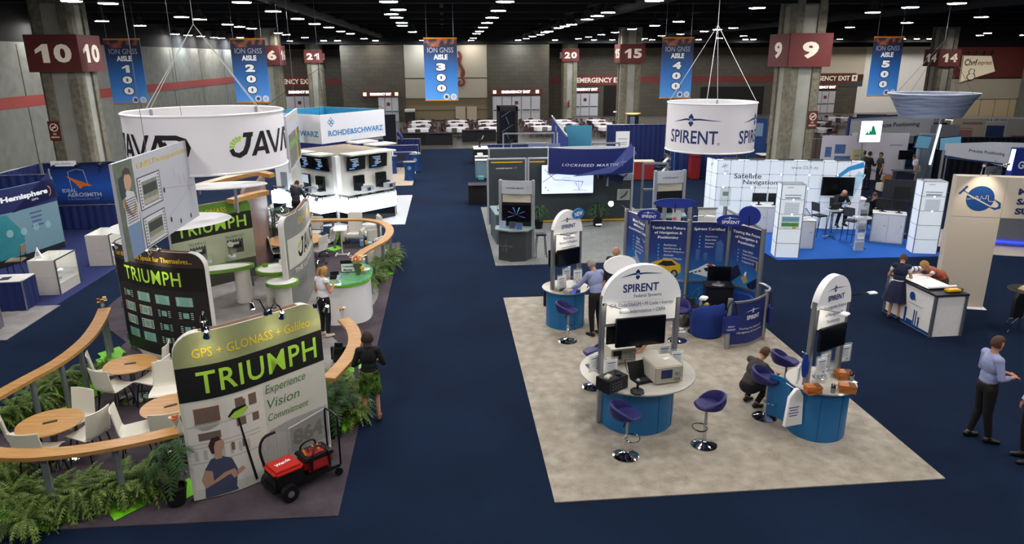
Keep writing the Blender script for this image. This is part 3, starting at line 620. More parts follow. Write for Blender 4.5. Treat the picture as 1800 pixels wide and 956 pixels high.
swoosh('upper beech wood swoosh canopy arching under the white ring',[(340,326,2.7),(370,318,2.75),(410,308,2.82),(450,301,2.86),(478,305,2.8)],0,.4)
swoosh('lower beech wood swoosh canopy beside the small white disc',[(404,350,2.62),(424,344,2.63),(448,338,2.64),(470,334,2.65)],0,.3)
# ---- hanging photo panels
def hang_panel(label,p0,p1,z0,z1,wires):
    t = thing('photo_sign',label,'hanging sign',(p0.x,p0.y,z0)); d = Vector((p1.x-p0.x,p1.y-p0.y,0)); L = d.length; h = z1-z0
    s = Flat((0,0,0),d); slab(s,rect(L/2,h/2,L,h),-.06,0).obj('board',mat('#b7bac2',.5,var=.03),t)
    for a in wires: MB().cyl(s(a*L,h,-.03),s(a*L,8.6-z0,-.03),.006,n=4).obj('wire',STEEL,t)
    return t,s,L,h
pa,pb = aty(192,262,13.0),aty(330,226,17.0)
t,s,L,h = hang_panel('tilted silver hanging panel with a printed man holding a device and site photos',pa,pb,2.66,4.44,(.4,.95))
shapes(t,'photo',s,[(rect(L*.1,h*.5,L*.2,h*.998),0)],[mat('#5d6657',.6,var=.5,scale=5)],.003)
fg = lambda l: [(x*L,y*h) for x,y in l]
shapes(t,'photo',s,[(fg([(.06,0),(.05,.36),(.19,.36),(.195,0)]),0),(fg([(.05,.34),(.06,.64),(.1,.7),(.17,.66),(.2,.5),(.19,.34)]),1),(fg([(.04,.55),(.05,.68),(.075,.64),(.06,.5),(.13,.46),(.17,.56),(.19,.5),(.13,.4)]),2),(ell(.12*L,.79*h,.042*L,.1*h),2),(fg([(.08,.8),(.08,.9),(.12,.93),(.16,.9),(.165,.8),(.15,.85),(.1,.86)]),3),(fg([(.03,.62),(.03,.84),(.085,.86),(.085,.64)]),4)]+[(rect(.12*L,h*(.37+.026*k),.115*L,.009*h),5) for k in range(10)],[mat('#6d87a8',.6),mat('#c3c6c8',.6),SK,HR,mat('#2b3436',.5),mat('#3c4550',.6)],.004)
write(t,s,'GNSS Photogrammetry',L*.6,h*.89,L*.72,h*.085,YELP,off=.006)
for b,hh in ((.6,.36),(.18,.33)):
    shapes(t,'photo',s,[(rect(L*.36,h*b,L*.28,h*hh),0),(rect(L*.36,h*b,L*.265,h*(hh-.025)),1),(rect(L*.36,h*(b-.01),L*.19,h*(hh-.1)),2),(rect(L*.36,h*(b+.03),L*.17,h*.1),3),(rect(L*.36,h*(b-.1),L*.18,h*.05),4)]+[(rect(L*(.245),h*(b-hh/2+.04+k*.035),L*.018,h*.018),5) for k in range(9)]+[(rect(L*.475,h*(b-hh/2+.04+k*.035),L*.018,h*.018),5) for k in range(9)],[DKGREY,mat('#c9cbd0',.5),mat('#7d8574',.6,var=.5,scale=9),mat('#2f352f',.6,var=.3,scale=9),mat('#a9a69a',.6),mat('#5c6070',.5)],.005)
shapes(t,'diagram',s,[(line_strip((L*.54,h*.55),(L*.97,h*.42),.008),0),(line_strip((L*.54,h*.2),(L*.97,h*.46),.008),0)]+[(ell(L*x,h*y,.045,.06,10),1) for x,y in ((.53,.53),(.57,.16),(.7,.08),(.86,.07))]+[(line_strip((L*x,h*y),(L*x+.04,h*(y-.12)),.018),2) for x,y in ((.69,.74),(.75,.64),(.83,.62),(.88,.5))],[GREY,INK,mat('#b07a70',.5)],.005)
pa,pb = aty(500,184,23.4),aty(521,177,27.4)
t,s,L,h = hang_panel('silver hanging panel with site photo seen edge-on beside the big white ring',pa,pb,2.66,4.44,(.1,.9))
shapes(t,'photo',s,[(rect(L*.5,h*.35,L*.9,h*.6),0),(rect(L*.7,h*.35,L*.1,h*.6),1),(rect(L*.5,h*.45,L*.9,h*.12),2)],[mat('#6d6e62',.6,var=.5,scale=4),mat('#c9a52c',.5),mat('#6d8f4a',.5)],.004); write(t,s,'GNSS',L*.5,h*.9,L*.6,h*.08,YELP,off=.006)
# ---- the big ring
def ring(label,c,z0,z1,r,apex,wires,rim):
    t = thing('hanging_ring_sign',label,'hanging sign',(c[0],c[1],z0)); h = z1-z0
    q = MB(); q.lathe([(r,0),(r,h),(r-.025,h),(r-.025,0),(r,0)],n=96); q.obj('fabric_ring',mat('#eceaee',.6,var=.01),t)
    for z in (0,h): MB().tube([(r*math.cos(a),r*math.sin(a),z) for a in [2*PI*i/96 for i in range(96)]],rim,8,True).obj('rim',PLASTW,t)
    for k in range(wires):
        a = 2*PI*(k+.5)/wires+.3; MB().tube([((r-.02)*math.cos(a),(r-.02)*math.sin(a),h),(0,0,apex-z0)],.008,4).obj('wire',OFFW,t)
        MB().box(((r-.05)*math.cos(a),(r-.05)*math.sin(a),h-.2),(.05,.05,.4),a).obj('bracket',ALU,t)
    MB().cyl((0,0,apex-z0),(0,0,8.6-z0),.008,n=4).obj('wire',OFFW,t)
    return t,h
JC = (-5.95,18.6); JR = 1.86
t,h = ring('large white hanging ring sign with a repeated black wordmark',JC,3.63,4.96,JR,7.0,4,.03)
for a_c in (-2.15,-.31,1.5):    # wordmark centre angles round the ring
    pts = arc((0,0),JR,a_c-.9,a_c+.9,60); s = Curve(pts)  # left to right as seen from outside
    logo(t,s,s.len/2-1.36,.32,.6,INK,LIMEP,.006)
# ---------------------------------------------------------------- furniture of the green and white booth
FZ = .024
def round_table(label,u,v,r=.46,z=.74,grp=None):
    p = at(u,v,z); t = thing('cafe_table',label,'table',(p.x,p.y,FZ),rnd.uniform(-.3,.3)); h = z-FZ
    q = MB(); q.lathe([(0,h-.03),(r-.02,h-.03),(r,h-.015),(r,h),(0,h)],n=40); q.obj('table_top',BEECH,t)
    MB().box((0,.0,h+.004),(.2,.06,.008),.5,.003).obj('socket_plate',BLACK,t); MB().box((.28,-.26,h-.04),(.1,.05,.03),.4,.004).obj('bracket',BLACK,t)
    MB().cyl((0,0,.03),(0,0,h-.03),.045,n=16).obj('column_post',STEEL,t); MB().lathe([(.3,0),(.3,.012),(.2,.03),(.06,.045),(0,.05)],n=36).obj('base',CHROME,t)
    return t
round_table('round beech cafe table farthest from the front rail',229,639); round_table('round beech cafe table between the two long wood rails',88,742,.47); round_table('round beech cafe table half hidden by the tall photo panel',300,713)
SHELL = mat('#e3dfcf',.4,var=.02)
def mk_chair(label,grp):
    t = thing('shell_chair',label,'chair',(0,0,FZ),0,grp)
    prof = [(.24,.44),(.2,.465),(.05,.455),(-.1,.44),(-.17,.445),(-.215,.49),(-.235,.6),(-.255,.74),(-.275,.88)]
    P = [Vector((0,y,z)) for y,z in catmull([(a,b,0) for a,b in prof],4) for _ in (0,)] if False else [Vector((0,c.x,c.y)) for c in catmull([(a,b,0) for a,b in prof],4)]
    k = len(P); ks = int(k*.52)
    def strip(name,i0,i1,sink):
        q = MB(); rows = []
        for i in range(i0,i1):
            d = (P[min(i+1,k-1)]-P[max(i-1,0)]).normalized(); n = Vector((0,-d.z,d.y)); tt = i/(k-1); w = .215-.02*abs(tt-.45)
            rows.append([[q.bm.verts.new(P[i]+Vector((w*x,0,0))+n*(o+sink*x*x)) for x in (-1,-.5,0,.5,1)] for o in (.0,-.014)])
        for A,B in zip(rows,rows[1:]):
            for j in range(4):
                q.bm.faces.new((A[0][j],A[0][j+1],B[0][j+1],B[0][j])); q.bm.faces.new((A[1][j+1],A[1][j],B[1][j],B[1][j+1]))
            q.bm.faces.new((A[0][0],B[0][0],B[1][0],A[1][0])); q.bm.faces.new((A[0][4],A[1][4],B[1][4],B[0][4]))
        for R in (rows[0],rows[-1]):
            for j in range(4): q.bm.faces.new((R[0][j],R[1][j],R[1][j+1],R[0][j+1]))
        q.obj(name,SHELL,t,60)
    strip('seat',0,ks+1,-.02); strip('backrest',ks,k,-.035)
    for sx in (-1,1):
        for y0,y1 in ((.16,.22),(-.14,-.2)): MB().tube([(sx*.13,y0*.8,.44),(sx*.17,y0,.42),(sx*.2,y1,0)],.011,6).obj('leg',BLACK,t)
    return t
CH0 = mk_chair('white moulded chair','white chairs round the cafe tables')
CHN = [0]
def face(u0,v0,u1,v1,z=.0):
    a,b = at(u0,v0,z),at(u1,v1,z); return math.atan2(-(b.x-a.x),b.y-a.y)
def chair(u,v,rz,label):
    p = at(u,v,.45); c = CH0 if CHN[0] == 0 else dup(CH0); CHN[0] = 1
    c.location = (p.x,p.y,FZ); c.rotation_euler = (0,0,rz); c.scale = (1.1,1.1,1.06); c['label'] = label
R_ = math.radians
chair(190,661,R_(-62),'white chair between the long S rail and the farthest beech table'); chair(201,686,R_(-25),'white chair with its shaded back to the rail, at the farthest beech table')
chair(273,648,R_(95),'white chair beside the black screens panel, at the farthest beech table'); chair(270,672,R_(72),'white chair facing the farthest beech table beside the front panel edge')
chair(292,690,R_(190),'white chair behind the beech table that the front panel hides'); chair(132,744,R_(160),'white chair behind the beech table between the two rails')
chair(45,772,R_(-55),'white chair at the outer end of the beech table between the rails'); chair(70,800,R_(-5),'white chair with its back against the front rail, mostly hidden by it')
chair(158,768,R_(68),'white chair turned side-on between the two nearer beech tables, facing outwards'); chair(238,762,R_(-72),'white chair side-on, facing the beech table half hidden by the panel'); chair(300,764,R_(10),'white chair behind the potted palm at the front rail')
# ---- beech topped rails
def railing(label,px,z=1.04,w=.25,posts=None,ext=None):
    P = [at(u,v,z) for u,v in px]; c = P[0]; t = thing('rail',label,'railing',(c.x,c.y,FZ))
    L = catmull([(a.x-c.x,a.y-c.y,0) for a in P],10); q = MB(); q.ribbon(L,w,z-FZ-.06,z-FZ); q.obj('rail_top',BEECH,t,50)
    k = len(L)
    for f in posts or (.08,.35,.65,.92):
        p = L[int(f*(k-1))]; MB().cyl((p.x,p.y,.012),(p.x,p.y,z-FZ-.06),.045,n=12).obj('post',mat('#7f8588',.4,.3),t)
        MB().lathe([(.3,0),(.3,.008),(.27,.012),(0,.012)],(p.x,p.y,0),n=4,sx=1,sy=1.2).obj('base_plate',LIME,t)
    return t,L,c
railing('long S-curved beech rail at the outer edge of the booth with lime bases',[(-90,735),(-30,706),(40,668),(105,632),(150,596),(173,565),(184,541)],posts=(.15,.38,.5,.62,.9,.98))
railing('curved beech rail along the front of the booth behind the ferns',[(-60,786),(0,795),(60,796),(130,790),(200,779),(260,767),(312,755)],posts=(.08,.38,.68,.95))
railing('short curved beech rail beside the woman in black',[(577,664),(607,632),(623,602),(620,578),(604,559)],posts=(.12,.5,.9))
railing('S-curved beech rail around the white lounge chairs',[(540,386),(590,385),(640,385),(672,391),(685,403),(676,420),(652,433),(632,446),(626,458),(632,469)],posts=(.1,.3,.45,.58,.72,.95))
# ---- ferns, palms, planters
FERN = noise_mix('fern_leaf',['#4d6a24','#84983f','#3c541e'],[3.0,14.0],rough=.6,bump=0,spec=.3); PALM = noise_mix('palm_leaf',['#1d3a1c','#35582a'],[6.0],rough=.5,bump=0)
def frond(q,base,az,L,rise,droop,w,n=13,lw=.028):
    d = Vector((math.cos(az),math.sin(az),0)); side = Vector((-d.y,d.x,0)); pts = []
    for i in range(n+1):
        t = i/n; pts.append(Vector(base)+d*L*(t*.95)*(1-.15*t)+Vector((0,0,rise*t-droop*t*t)))
    for i in range(1,n):
        tg = (pts[i+1]-pts[i]); t = i/n; ww = w*math.sin(PI*min(1,t*.93+.08))**.7
        for sgn in (-1,1):
            a = pts[i]; tip = a+side*sgn*ww+tg*.9-Vector((0,0,ww*.25)); v = [q.bm.verts.new(a-tg*.28),q.bm.verts.new(tip),q.bm.verts.new(a+tg*.5)]; q.bm.faces.new(v)
    for i in range(n):
        tg = side*.006; v = [q.bm.verts.new(x) for x in (pts[i]-tg,pts[i]+tg,pts[i+1]+tg,pts[i+1]-tg)]; q.bm.faces.new(v)
def fern_mesh(seed,n=70,L=.62):
    r = random.Random(seed); q = MB()
    for i in range(n):
        t = r.random(); frond(q,(r.uniform(-.05,.05),r.uniform(-.05,.05),.22),r.random()*2*PI,L*r.uniform(.65,1.1),r.uniform(.15,.75)*(1-.3*t),r.uniform(.25,.7),r.uniform(.045,.075),12)
    return q
ferns = []
for i in range(3):
    t = thing('potted_fern','bushy green fern','fern',(0,0,FZ),0); q = fern_mesh(i+1); q.obj('foliage',FERN,t,0)
    MB().lathe([(.12,0),(.15,.2),(.16,.22),(.13,.22),(.1,.05),(0,.05)],n=20).obj('planter',mat('#4f9a1c',.5),t); ferns.append(t)
fused = set()
def fern(u,v,label,s=1.0,grp=None,z=.3):
    i = len(fused) % 3 if len(fused) < 3 else rnd.randrange(3); p = at(u,v,z)
    if len(fused) < 3: o = ferns[len(fused)]; fused.add(len(fused))
    else: o = dup(ferns[i])
    o.location = (p.x,p.y,FZ); o.rotation_euler = (0,0,rnd.random()*6); o.scale = (s,s,s); o['label'] = label
    if grp: o['group'] = grp
FG,FH,FJ = 'bushy green fern in the row under the front beech rail','green fern under the long S-curved rail at the outer edge','dark green fern in the hedge outside the rail of the white lounge chairs'
for u,v,s in ((20,870,1.05),(75,872,1.0),(128,866,1.05),(165,856,.95),(215,845,1.05),(258,838,.95),(10,820,.9),(45,905,.9)): fern(u,v,FG,s,'ferns under the front rail')
for u,v,s in ((25,712,.9),(62,695,.95),(92,676,1.0),(108,660,.95),(145,652,.75),(170,640,.6),(182,632,.6),(-10,730,.9)): fern(u,v,FH,s,'ferns under the S-curved rail')
for u,v,s in ((645,486,1.0),(662,474,1.05),(676,462,1.05),(685,450,1.0),(690,438,.9),(655,470,.9),(668,452,.9),(640,497,.8)): fern(u,v,FJ,s,'ferns outside the lounge rail')
fern(596,412,'lone dark fern behind the white lounge side table',.95); fern(640,408,'small fern behind the high-backed white lounge chair',.6)
fern(590,650,'fern under the short curved rail, nearest its wide end',.8); fern(615,690,'fern beneath the short curved rail beside the black pots',.9); fern(622,715,'fern touching the skirted woman side of the short rail',.85); fern(606,668,'fern in the middle beneath the short curved rail',.8)
for lab,px in (('lime green planter tray under the front row of ferns',[(0,905),(60,902),(130,893),(200,878),(280,858)]),('lime green planter tray under the short curved rail',[(585,762),(600,742),(614,715),(618,690)]),('lime green planter tray under the long S-curved rail',[(150,690),(185,652),(200,625)])):
    P = [at(*p) for p in px]; q = MB(); q.ribbon(catmull([(p.x,p.y,0) for p in P],6),.42,FZ,FZ+.05); tag(q.obj('planter_tray',LIME),lab,'planter tray')
def palm(u,v,label,hgt=1.25,n=26,L=.6,seed=1,z=0,sp=1.0):
    p = at(u,v,z); t = thing('potted_palm',label,'palm',(p.x,p.y,FZ)); r = random.Random(seed)
    MB().lathe([(.12,0),(.16,.26),(.17,.28),(.145,.28),(.13,.22),(0,.22)],n=24).obj('pot',mat('#17181a',.5),t)
    q = MB(); g = MB()
    for i in range(n):
        az = r.random()*2*PI; h0 = hgt*r.uniform(.45,.8); b = Vector((r.uniform(-.06,.06),r.uniform(-.06,.06),h0)); q.tube([(b.x*.6,b.y*.6,.2),tuple(b)],.008,4)
        frond(g,b,az,L*r.uniform(.7,1.1)*sp,r.uniform(.1,.55),r.uniform(.25,.6),.13,12)
    q.obj('stem',mat('#4c5a2a',.6),t); g.obj('foliage',PALM,t,0); return t
palm(312,886,'potted palm in a black pot at the foot of the tall photo panel',1.2,26,.5,3); palm(588,768,'potted palm in a black pot beside the equipment trolley',1.15,26,.48,5); palm(487,452,'tall potted palm behind the silver panel',2.0,30,.7,8); palm(598,735,'leafy palm between the trolley and the short curved rail',.85,20,.42,9)
# ---- flowers
FC = [mat(c,.6,var=.1) for c in ('#b01c1c','#e0b414','#e8e4d8','#d96a1e')]
def blossoms(t,n,r,z,seed,spread=1.0,cols=(0,1,2)):
    g = random.Random(seed)
    for k in range(n):
        a = g.random()*2*PI; rr = r*math.sqrt(g.random()); q = MB(); c = Vector((rr*math.cos(a)*spread,rr*math.sin(a),z+g.uniform(-.04,.06)))
        for j in range(7): q.sph(c+Vector((.022*math.cos(j*.9),.022*math.sin(j*.9),0)),(.018,.018,.01),6)
        q.m = 1; q.sph(c+Vector((0,0,.006)),.012,6); q.obj('blossom',[FC[cols[k % len(cols)]],FC[1]],t)
def vase(u,v,label,z,n=7,seed=2):
    p = at(u,v,z); t = thing('flower_vase',label,'vase',(p.x,p.y,z)); MB().lathe([(.035,0),(.045,.05),(.03,.1),(.026,.1),(.03,.03),(0,.02)],n=14).obj('glass',GLASS,t); blossoms(t,n,.08,.17,seed)
    q = MB()
    for k in range(5): q.tube([(0,0,.02),(.05*math.cos(k*1.3),.05*math.sin(k*1.3),.16)],.004,4)
    q.obj('stem',FERN,t)
vase(181,540,'small red and yellow posy at the tip of the long S rail',1.04,8,3); vase(601,556,'small red and yellow posy at the tip of the short curved rail',1.04,8,4); vase(634,466,'small yellow and white posy at the counter end of the lounge rail',1.04,7,5); vase(311,752,'small red and yellow posy at the end of the front rail',1.04,7,6); vase(546,385,'small yellow posy at the start of the lounge rail',1.04,5,7)
# ---- pedestals with lime rims
def pedestal(label,u,v,rx,ry,z=1.0,legs=((0,0),),rz=0,items=0):
    p = at(u,v,z); t = thing('display_pedestal',label,'pedestal',(p.x,p.y,FZ),rz); h = z-FZ
    q = MB(); q.lathe([(.9,h-.02),(.9,h),(0,h)],n=40,sx=rx,sy=ry); q.obj('table_top',PLASTW,t); q = MB(); q.lathe([(.88,h-.07),(1,h-.07),(1,h+.015),(.9,h+.015),(.88,h-.07)],n=40,sx=rx,sy=ry); q.obj('rim',APPLE,t)
    for x,y in legs: MB().cyl((x,y,0),(x,y,h-.05),.2,n=28).obj('drum_leg',OFFW,t)
    return t,h
def prop(name,label,cat,p,build):
    t = thing(name,label,cat,p); build(t); return t
pd,h = pedestal('long white pedestal with a green rim on two drums before the green panel',388,470,.82,.33,1.02,((-.5,0),(.5,0)),R_(18))
pedestal('round white pedestal with a green rim beside the silver panel',486,471,.52,.5,1.02,((-.12,0),)); pedestal('small white pedestal with a green rim tucked behind the silver panel',496,494,.4,.38,.95)
for u,v,lab in ((366,462,'clear acrylic cylinder at the near end of the long pedestal'),(408,452,'clear acrylic cylinder with a white badge on the long pedestal')):
    p = at(u,v,1.04); t = thing('acrylic_case',lab,'display case',(p.x,p.y,1.037)); q = MB(); q.cyl((0,0,0),(0,0,.24),.13,n=24,caps=False); q.obj('tube',GLASS,t); MB().cyl((0,0,0),(0,0,.05),.1,n=20).obj('plinth',OFFW,t)
    if u > 400: MB().cyl((0,0,.05),(0,0,.3),.03,n=10).obj('device',mat('#8a6a3a',.5),t); MB().cyl((0,-.01,.36),(0,.01,.36),.08,n=20).obj('badge',PLASTW,t)
p = at(466,467,1.05); t = thing('receiver','small green receiver on the round white pedestal','receiver',(p.x,p.y,1.02)); MB().box((0,0,.04),(.14,.12,.08),.5,.02).obj('case',APPLE,t)
p = at(495,461,1.07); t = thing('receiver','small white cylinder receiver on the round white pedestal','receiver',(p.x,p.y,1.02)); MB().lathe([(.07,0),(.07,.1),(.055,.13),(0,.135)],n=20).obj('case',PLASTW,t)
p = at(548,393,.8)
# ---- white lounge: office chairs, table, tub chairs
def office_chair(u,v,rz,label):
    p = at(u,v,.46); t = thing('office_chair',label,'chair',(p.x,p.y,FZ),rz)
    def ribbed(name,P):
        q = MB()
        for a,b in zip(P,P[1:]): m = (Vector(a)+Vector(b))/2; d = Vector(b)-Vector(a); q.box(m,(.46,d.length*.96,.035),rot=Matrix.Rotation(math.atan2(d.z,d.y),3,'X'),bev=.012)
        q.obj(name,OFFW,t)
    ribbed('seat',[(0,.22-.075*i,.46) for i in range(7)]); ribbed('backrest',[(0,-.24-.012*i,.5+.075*i) for i in range(7)])
    for sx in (-1,1): MB().tube([(sx*.25,-.25,.68),(sx*.27,.05,.68),(sx*.27,.12,.62),(sx*.25,0,.46)],.014,6).obj('armrest',CHROME,t)
    MB().cyl((0,0,.1),(0,0,.44),.03).obj('gas_column',CHROME,t)
    for k in range(5):
        a = k*2*PI/5; q = MB(); q.tube([(0,0,.12),(.28*math.cos(a),.28*math.sin(a),.07)],.018,6); f = q.obj('foot',CHROME,t); MB().cyl((.28*math.cos(a)-.02,.28*math.sin(a),.028),(.28*math.cos(a)+.02,.28*math.sin(a),.028),.028,n=10).obj('caster',BLACK,f)
office_chair(492,443,R_(-70),'white ribbed office chair seen past the edge of the silver panel'); office_chair(557,440,R_(60),'white ribbed office chair nearest the woman in white'); office_chair(572,425,R_(75),'white ribbed office chair farther along the wood meeting table'); office_chair(553,409,R_(170),'white ribbed office chair at the far end of the wood meeting table')
p = at(545,420,.74); t = thing('meeting_table','beech meeting table half hidden behind the silver panel','table',(p.x-.45,p.y,FZ)); q = MB(); q.lathe([(1,.69),(1,.72),(0,.72)],n=32,sx=.85,sy=.9); q.obj('table_top',BEECH,t); MB().cyl((0,0,.02),(0,0,.69),.06).obj('pedestal',CHROME,t); MB().lathe([(.3,0),(.3,.02),(0,.04)]).obj('base',CHROME,t)
p = at(598,400,.95); t = thing('side_table','small white tilted lectern-like side table in the lounge','table',(p.x,p.y,FZ)); MB().box((0,0,.9),(.42,.36,.03),rot=Matrix.Rotation(.25,3,'X'),bev=.008).obj('table_top',PLASTW,t); MB().cyl((0,.05,.02),(0,.05,.88),.022).obj('post',OFFW,t); q = MB(); q.box((0,.05,.015),(.46,.05,.03)); q.box((-.2,.05,.015),(.05,.35,.03)); q.box((.2,.05,.015),(.05,.35,.03)); q.obj('base',PLASTW,t)
def tub(u,v,rz,label,hb=.95,m=OFFW):
    p = at(u,v,.4); t = thing('lounge_chair',label,'armchair',(p.x,p.y,FZ),rz)
    MB().box((0,.02,.36),(.5,.52,.14),bev=.04).obj('seat',m,t); MB().box((0,-.25,.2+hb/2),(.5,.1,hb-.2),rot=Matrix.Rotation(.12,3,'X'),bev=.035).obj('backrest',m,t)
    for sx in (-1,1):
        MB().box((sx*.3,0,.38),(.09,.52,.42),bev=.03).obj('armrest',m,t)
        for sy in (-1,1): MB().cyl((sx*.25,sy*.2,0),(sx*.25,sy*.2,.2),.018).obj('leg',DKGREY,t)
tub(622,412,R_(170),'white upholstered lounge chair with a high back facing the aisle corner',1.0); tub(654,410,R_(110),'white upholstered lounge chair side-on inside the bend of the rail',.9); tub(655,447,R_(60),'white upholstered lounge chair half hidden below the rail bend',.85)
p = at(637,425,1.06)
for du,lab,c,sz in ((0,'blue product box standing on the lounge rail','#5c86b0',(.1,.08,.26)),(8,'small yellow and blue box on the lounge rail','#b09a4a',(.08,.06,.12)),(13,'flat light blue packet on the lounge rail','#7fb2cc',(.18,.12,.05))):
    pp = at(636+du,431-du*.3,1.06); t = thing('product_box',lab,'box',(pp.x,pp.y,1.04),.3); MB().box((0,0,sz[2]/2),sz,bev=.004).obj('carton',mat(c,.5),t); shapes(t,'lettering',Flat((0,-sz[1]/2,sz[2]/2),(1,0,0)),[rect(0,sz[2]*.2,sz[0]*.6,sz[2]*.1)],PLASTW,.003)
# ---- reception counter
cp = at(634,575); cx_,cy_ = cp.x-.22,cp.y+.75
t = thing('reception_counter','white curved reception counter with a green glass top','counter',(cx_,cy_,FZ))
out = catmull([(-.62,-.62),(-.3,-.75),(.05,-.72),(.4,-.45),(.5,.1),(.42,.6),(.15,.95),(-.1,.9),(-.15,.3)],6,True)
q = MB(); q.prism([(p.x*.86,p.y*.86) for p in map(Vector,out)],0,.98); q.obj('body',PLASTW,t,50)
q = MB(); q.prism([(p.x*.93+.0,p.y*.93) for p in map(Vector,out)],.98,1.0); q.obj('counter_top',LIME,t,50)
GG = mat('#7fc8a0',.05,var=0,alpha=.42,spec=.6)
q = MB(); q.prism([(p.x*1.1-.06,p.y*1.08) for p in map(Vector,out)],1.07,1.085); q.obj('glass_top',GG,t,50)
for x,y in ((-.45,-.55),(.3,-.4),(.4,.3),(.1,.8),(-.1,.5)): MB().cyl((x,y,1.0),(x,y,1.07),.02,n=10).obj('standoff',CHROME,t)
sf = Curve([(.5*.86+.006,-.1),(.515*.86,.1),(.49*.86,.4)][::1]);
TOPZ = FZ+1.087
def on_counter(name,label,cat,dx,dy,build):
    t = thing(name,label,cat,(cx_+dx,cy_+dy,TOPZ)); build(t); return t
def bld(t):
    MB().lathe([(.05,0),(.07,.1),(.11,.26),(.1,.26),(.06,.1),(0,.02)],n=20).obj('vase',mat('#5c6a48',.2,alpha=.8,var=.2),t); blossoms(t,9,.2,.42,11,1.1,(3,2,2));
    q = MB(); q.sph((.12,-.12,.2),(.055,.03,.055),12); q.obj('sunflower',FC[1],t)
    q = MB();
    for k in range(5):
        c = Vector((-.02+.05*math.cos(k*1.26),-.05,.42+.05*math.sin(k*1.26))); q.sph(c,(.05,.02,.02),8,rot=Matrix.Rotation(k*1.26,3,'Y'))
    q.obj('lily',FC[3],t)
    g = MB();
    for k in range(16): frond(g,(0,0,.25),k*.4,.2,.25,.2,.05,6)
    g.obj('foliage',FERN,t,0)
on_counter('flower_vase','tall vase of orange lilies, white blooms and a sunflower on the reception counter','vase',.16,-.05,bld)
def bld(t):
    MB().box((0,0,.17),(.36,.02,.32),bev=.004).obj('board',BLACK,t); s = Flat((0,-.011,.17),(1,0,0)); shapes(t,'card',s,[rect(0,-.03,.33,.2)],PLASTW,.003); write(t,s,'Corporate',0,.0,.28,.07,INK,bold=.03); write(t,s,'Member',0,-.085,.22,.06,INK,bold=.03)
on_counter('member_sign','small black and white corporate member sign on the reception counter','sign',-.1,.12,bld)
on_counter('card_box','small black open box on the reception counter','box',-.38,-.3,lambda t: (MB().box((0,0,.04),(.22,.16,.08),.2,.006).obj('case',BLACK,t),MB().box((0,.06,.1),(.2,.02,.12),.2).obj('lid',BLACK,t)))
on_counter('card_tent','white folded card standing behind the flowers on the counter','sign',-.02,.5,lambda t: (MB().prism([(-.11,0),(.11,0),(.0,.34)],-.01,.01,Matrix.Rotation(PI/2,4,'X')).obj('card',PLASTW,t),write(t,Flat((0,-.011,.1),(1,0,0)),'ION',0,0,.12,.05,INK)))
on_counter('fruit_bowl','round pale bowl beside the flowers on the counter','bowl',.3,.1,lambda t: MB().lathe([(.05,0),(.12,.05),(.14,.1),(.12,.1),(0,.03)],n=20).obj('bowl',OFFW,t))
q = bpy.data.objects[-1] if False else None
# ---- backpack below the rail
p = at(598,640); t = thing('backpack','black backpack on the floor below the short curved rail','bag',(p.x,p.y,FZ)); MB().box((0,0,.24),(.34,.24,.46),bev=.09).obj('bag',BLACK,t); MB().tube(catmull([(-.08,-.12,.1),(-.1,-.18,.25),(-.08,-.12,.42)],5),.018).obj('strap',DKGREY,t); MB().box((0,-.13,.16),(.24,.06,.2),bev=.025).obj('pocket',mat('#16181a',.6),t)
# ---- equipment trolley
p = at(500,872); t = thing('equipment_trolley','black wheeled trolley with a folding handle parked before the front panel','trolley',(p.x,p.y,FZ),R_(38))
MB().box((.35,.1,.16),(1.1,.42,.05),bev=.01).obj('deck',BLACK,t)
for x,y in ((0,-.2),(-.05,.32)):
    w = MB().cyl((x,y-.05,.13),(x,y+.05,.13),.13,n=24).obj('wheel',BLACK,t); MB().cyl((x,y-.056,.13),(x,y+.056,.13),.05,n=16).obj('hub',ALU,w)
for y in (-.1,.28):
    w = MB().cyl((.86,y-.02,.06),(.86,y+.02,.06),.06,n=16).obj('caster',BLACK,t)
q = MB(); q.tube(catmull([(.9,-.1,.18),(.9,-.1,.9),(.9,-.04,1.0),(.9,.2,1.0),(.9,.28,.9),(.9,.28,.18)],5),.016,8); q.obj('handle',BLACK,t)
t2 = thing('cool_box','red lidded box with white lettering on the front of the trolley','box',(p.x,p.y,FZ+.187),R_(38)); MB().box((.06,.06,.1),(.44,.4,.2),bev=.02).obj('body',BLACK,t2); MB().box((.06,.06,.24),(.46,.42,.1),bev=.04).obj('lid',mat('#b8261e',.5),t2); write(t2,Flat((.06,.06,.291),(1,0,0),(0,1,0)),'Wanda',0,.02,.24,.09,PLASTW,bold=.03,shear=.2,rot=.2)
q = MB(); q.tube(catmull([(-.1,.3,.1),(-.14,.36,.45),(-.05,.38,.62),(.12,.36,.66)],5),.022,8); q.obj('lever',BLACK,t2)
p3 = Vector((p.x,p.y,0))+Matrix.Rotation(R_(38),3,'Z') @ Vector((.58,.1,0)); t3 = thing('tool_bag','open black and red tool bag on the rear of the trolley','bag',(p3.x,p3.y,FZ+.187),R_(38))
MB().box((0,0,.14),(.46,.36,.28),bev=.07).obj('bag',mat('#a5231d',.6),t3); q = MB(); q.box((0,0,.24),(.48,.38,.06),bev=.02); q.obj('rim',BLACK,t3)
for y in (-.19,.19): MB().tube(catmull([(-.15,y,.05),(-.12,y,.3),(0,y*.6,.4),(.12,y,.3),(.15,y,.05)],5),.016).obj('strap',BLACK,t3)
for k in range(5): MB().cyl((-.15+k*.07,-.05+.04*(k % 3),.25),(-.18+k*.08,.02*(k % 2),.36),.018).obj('tool',[mat('#c58a2a',.5),DKGREY,ALU][k % 3],t3)
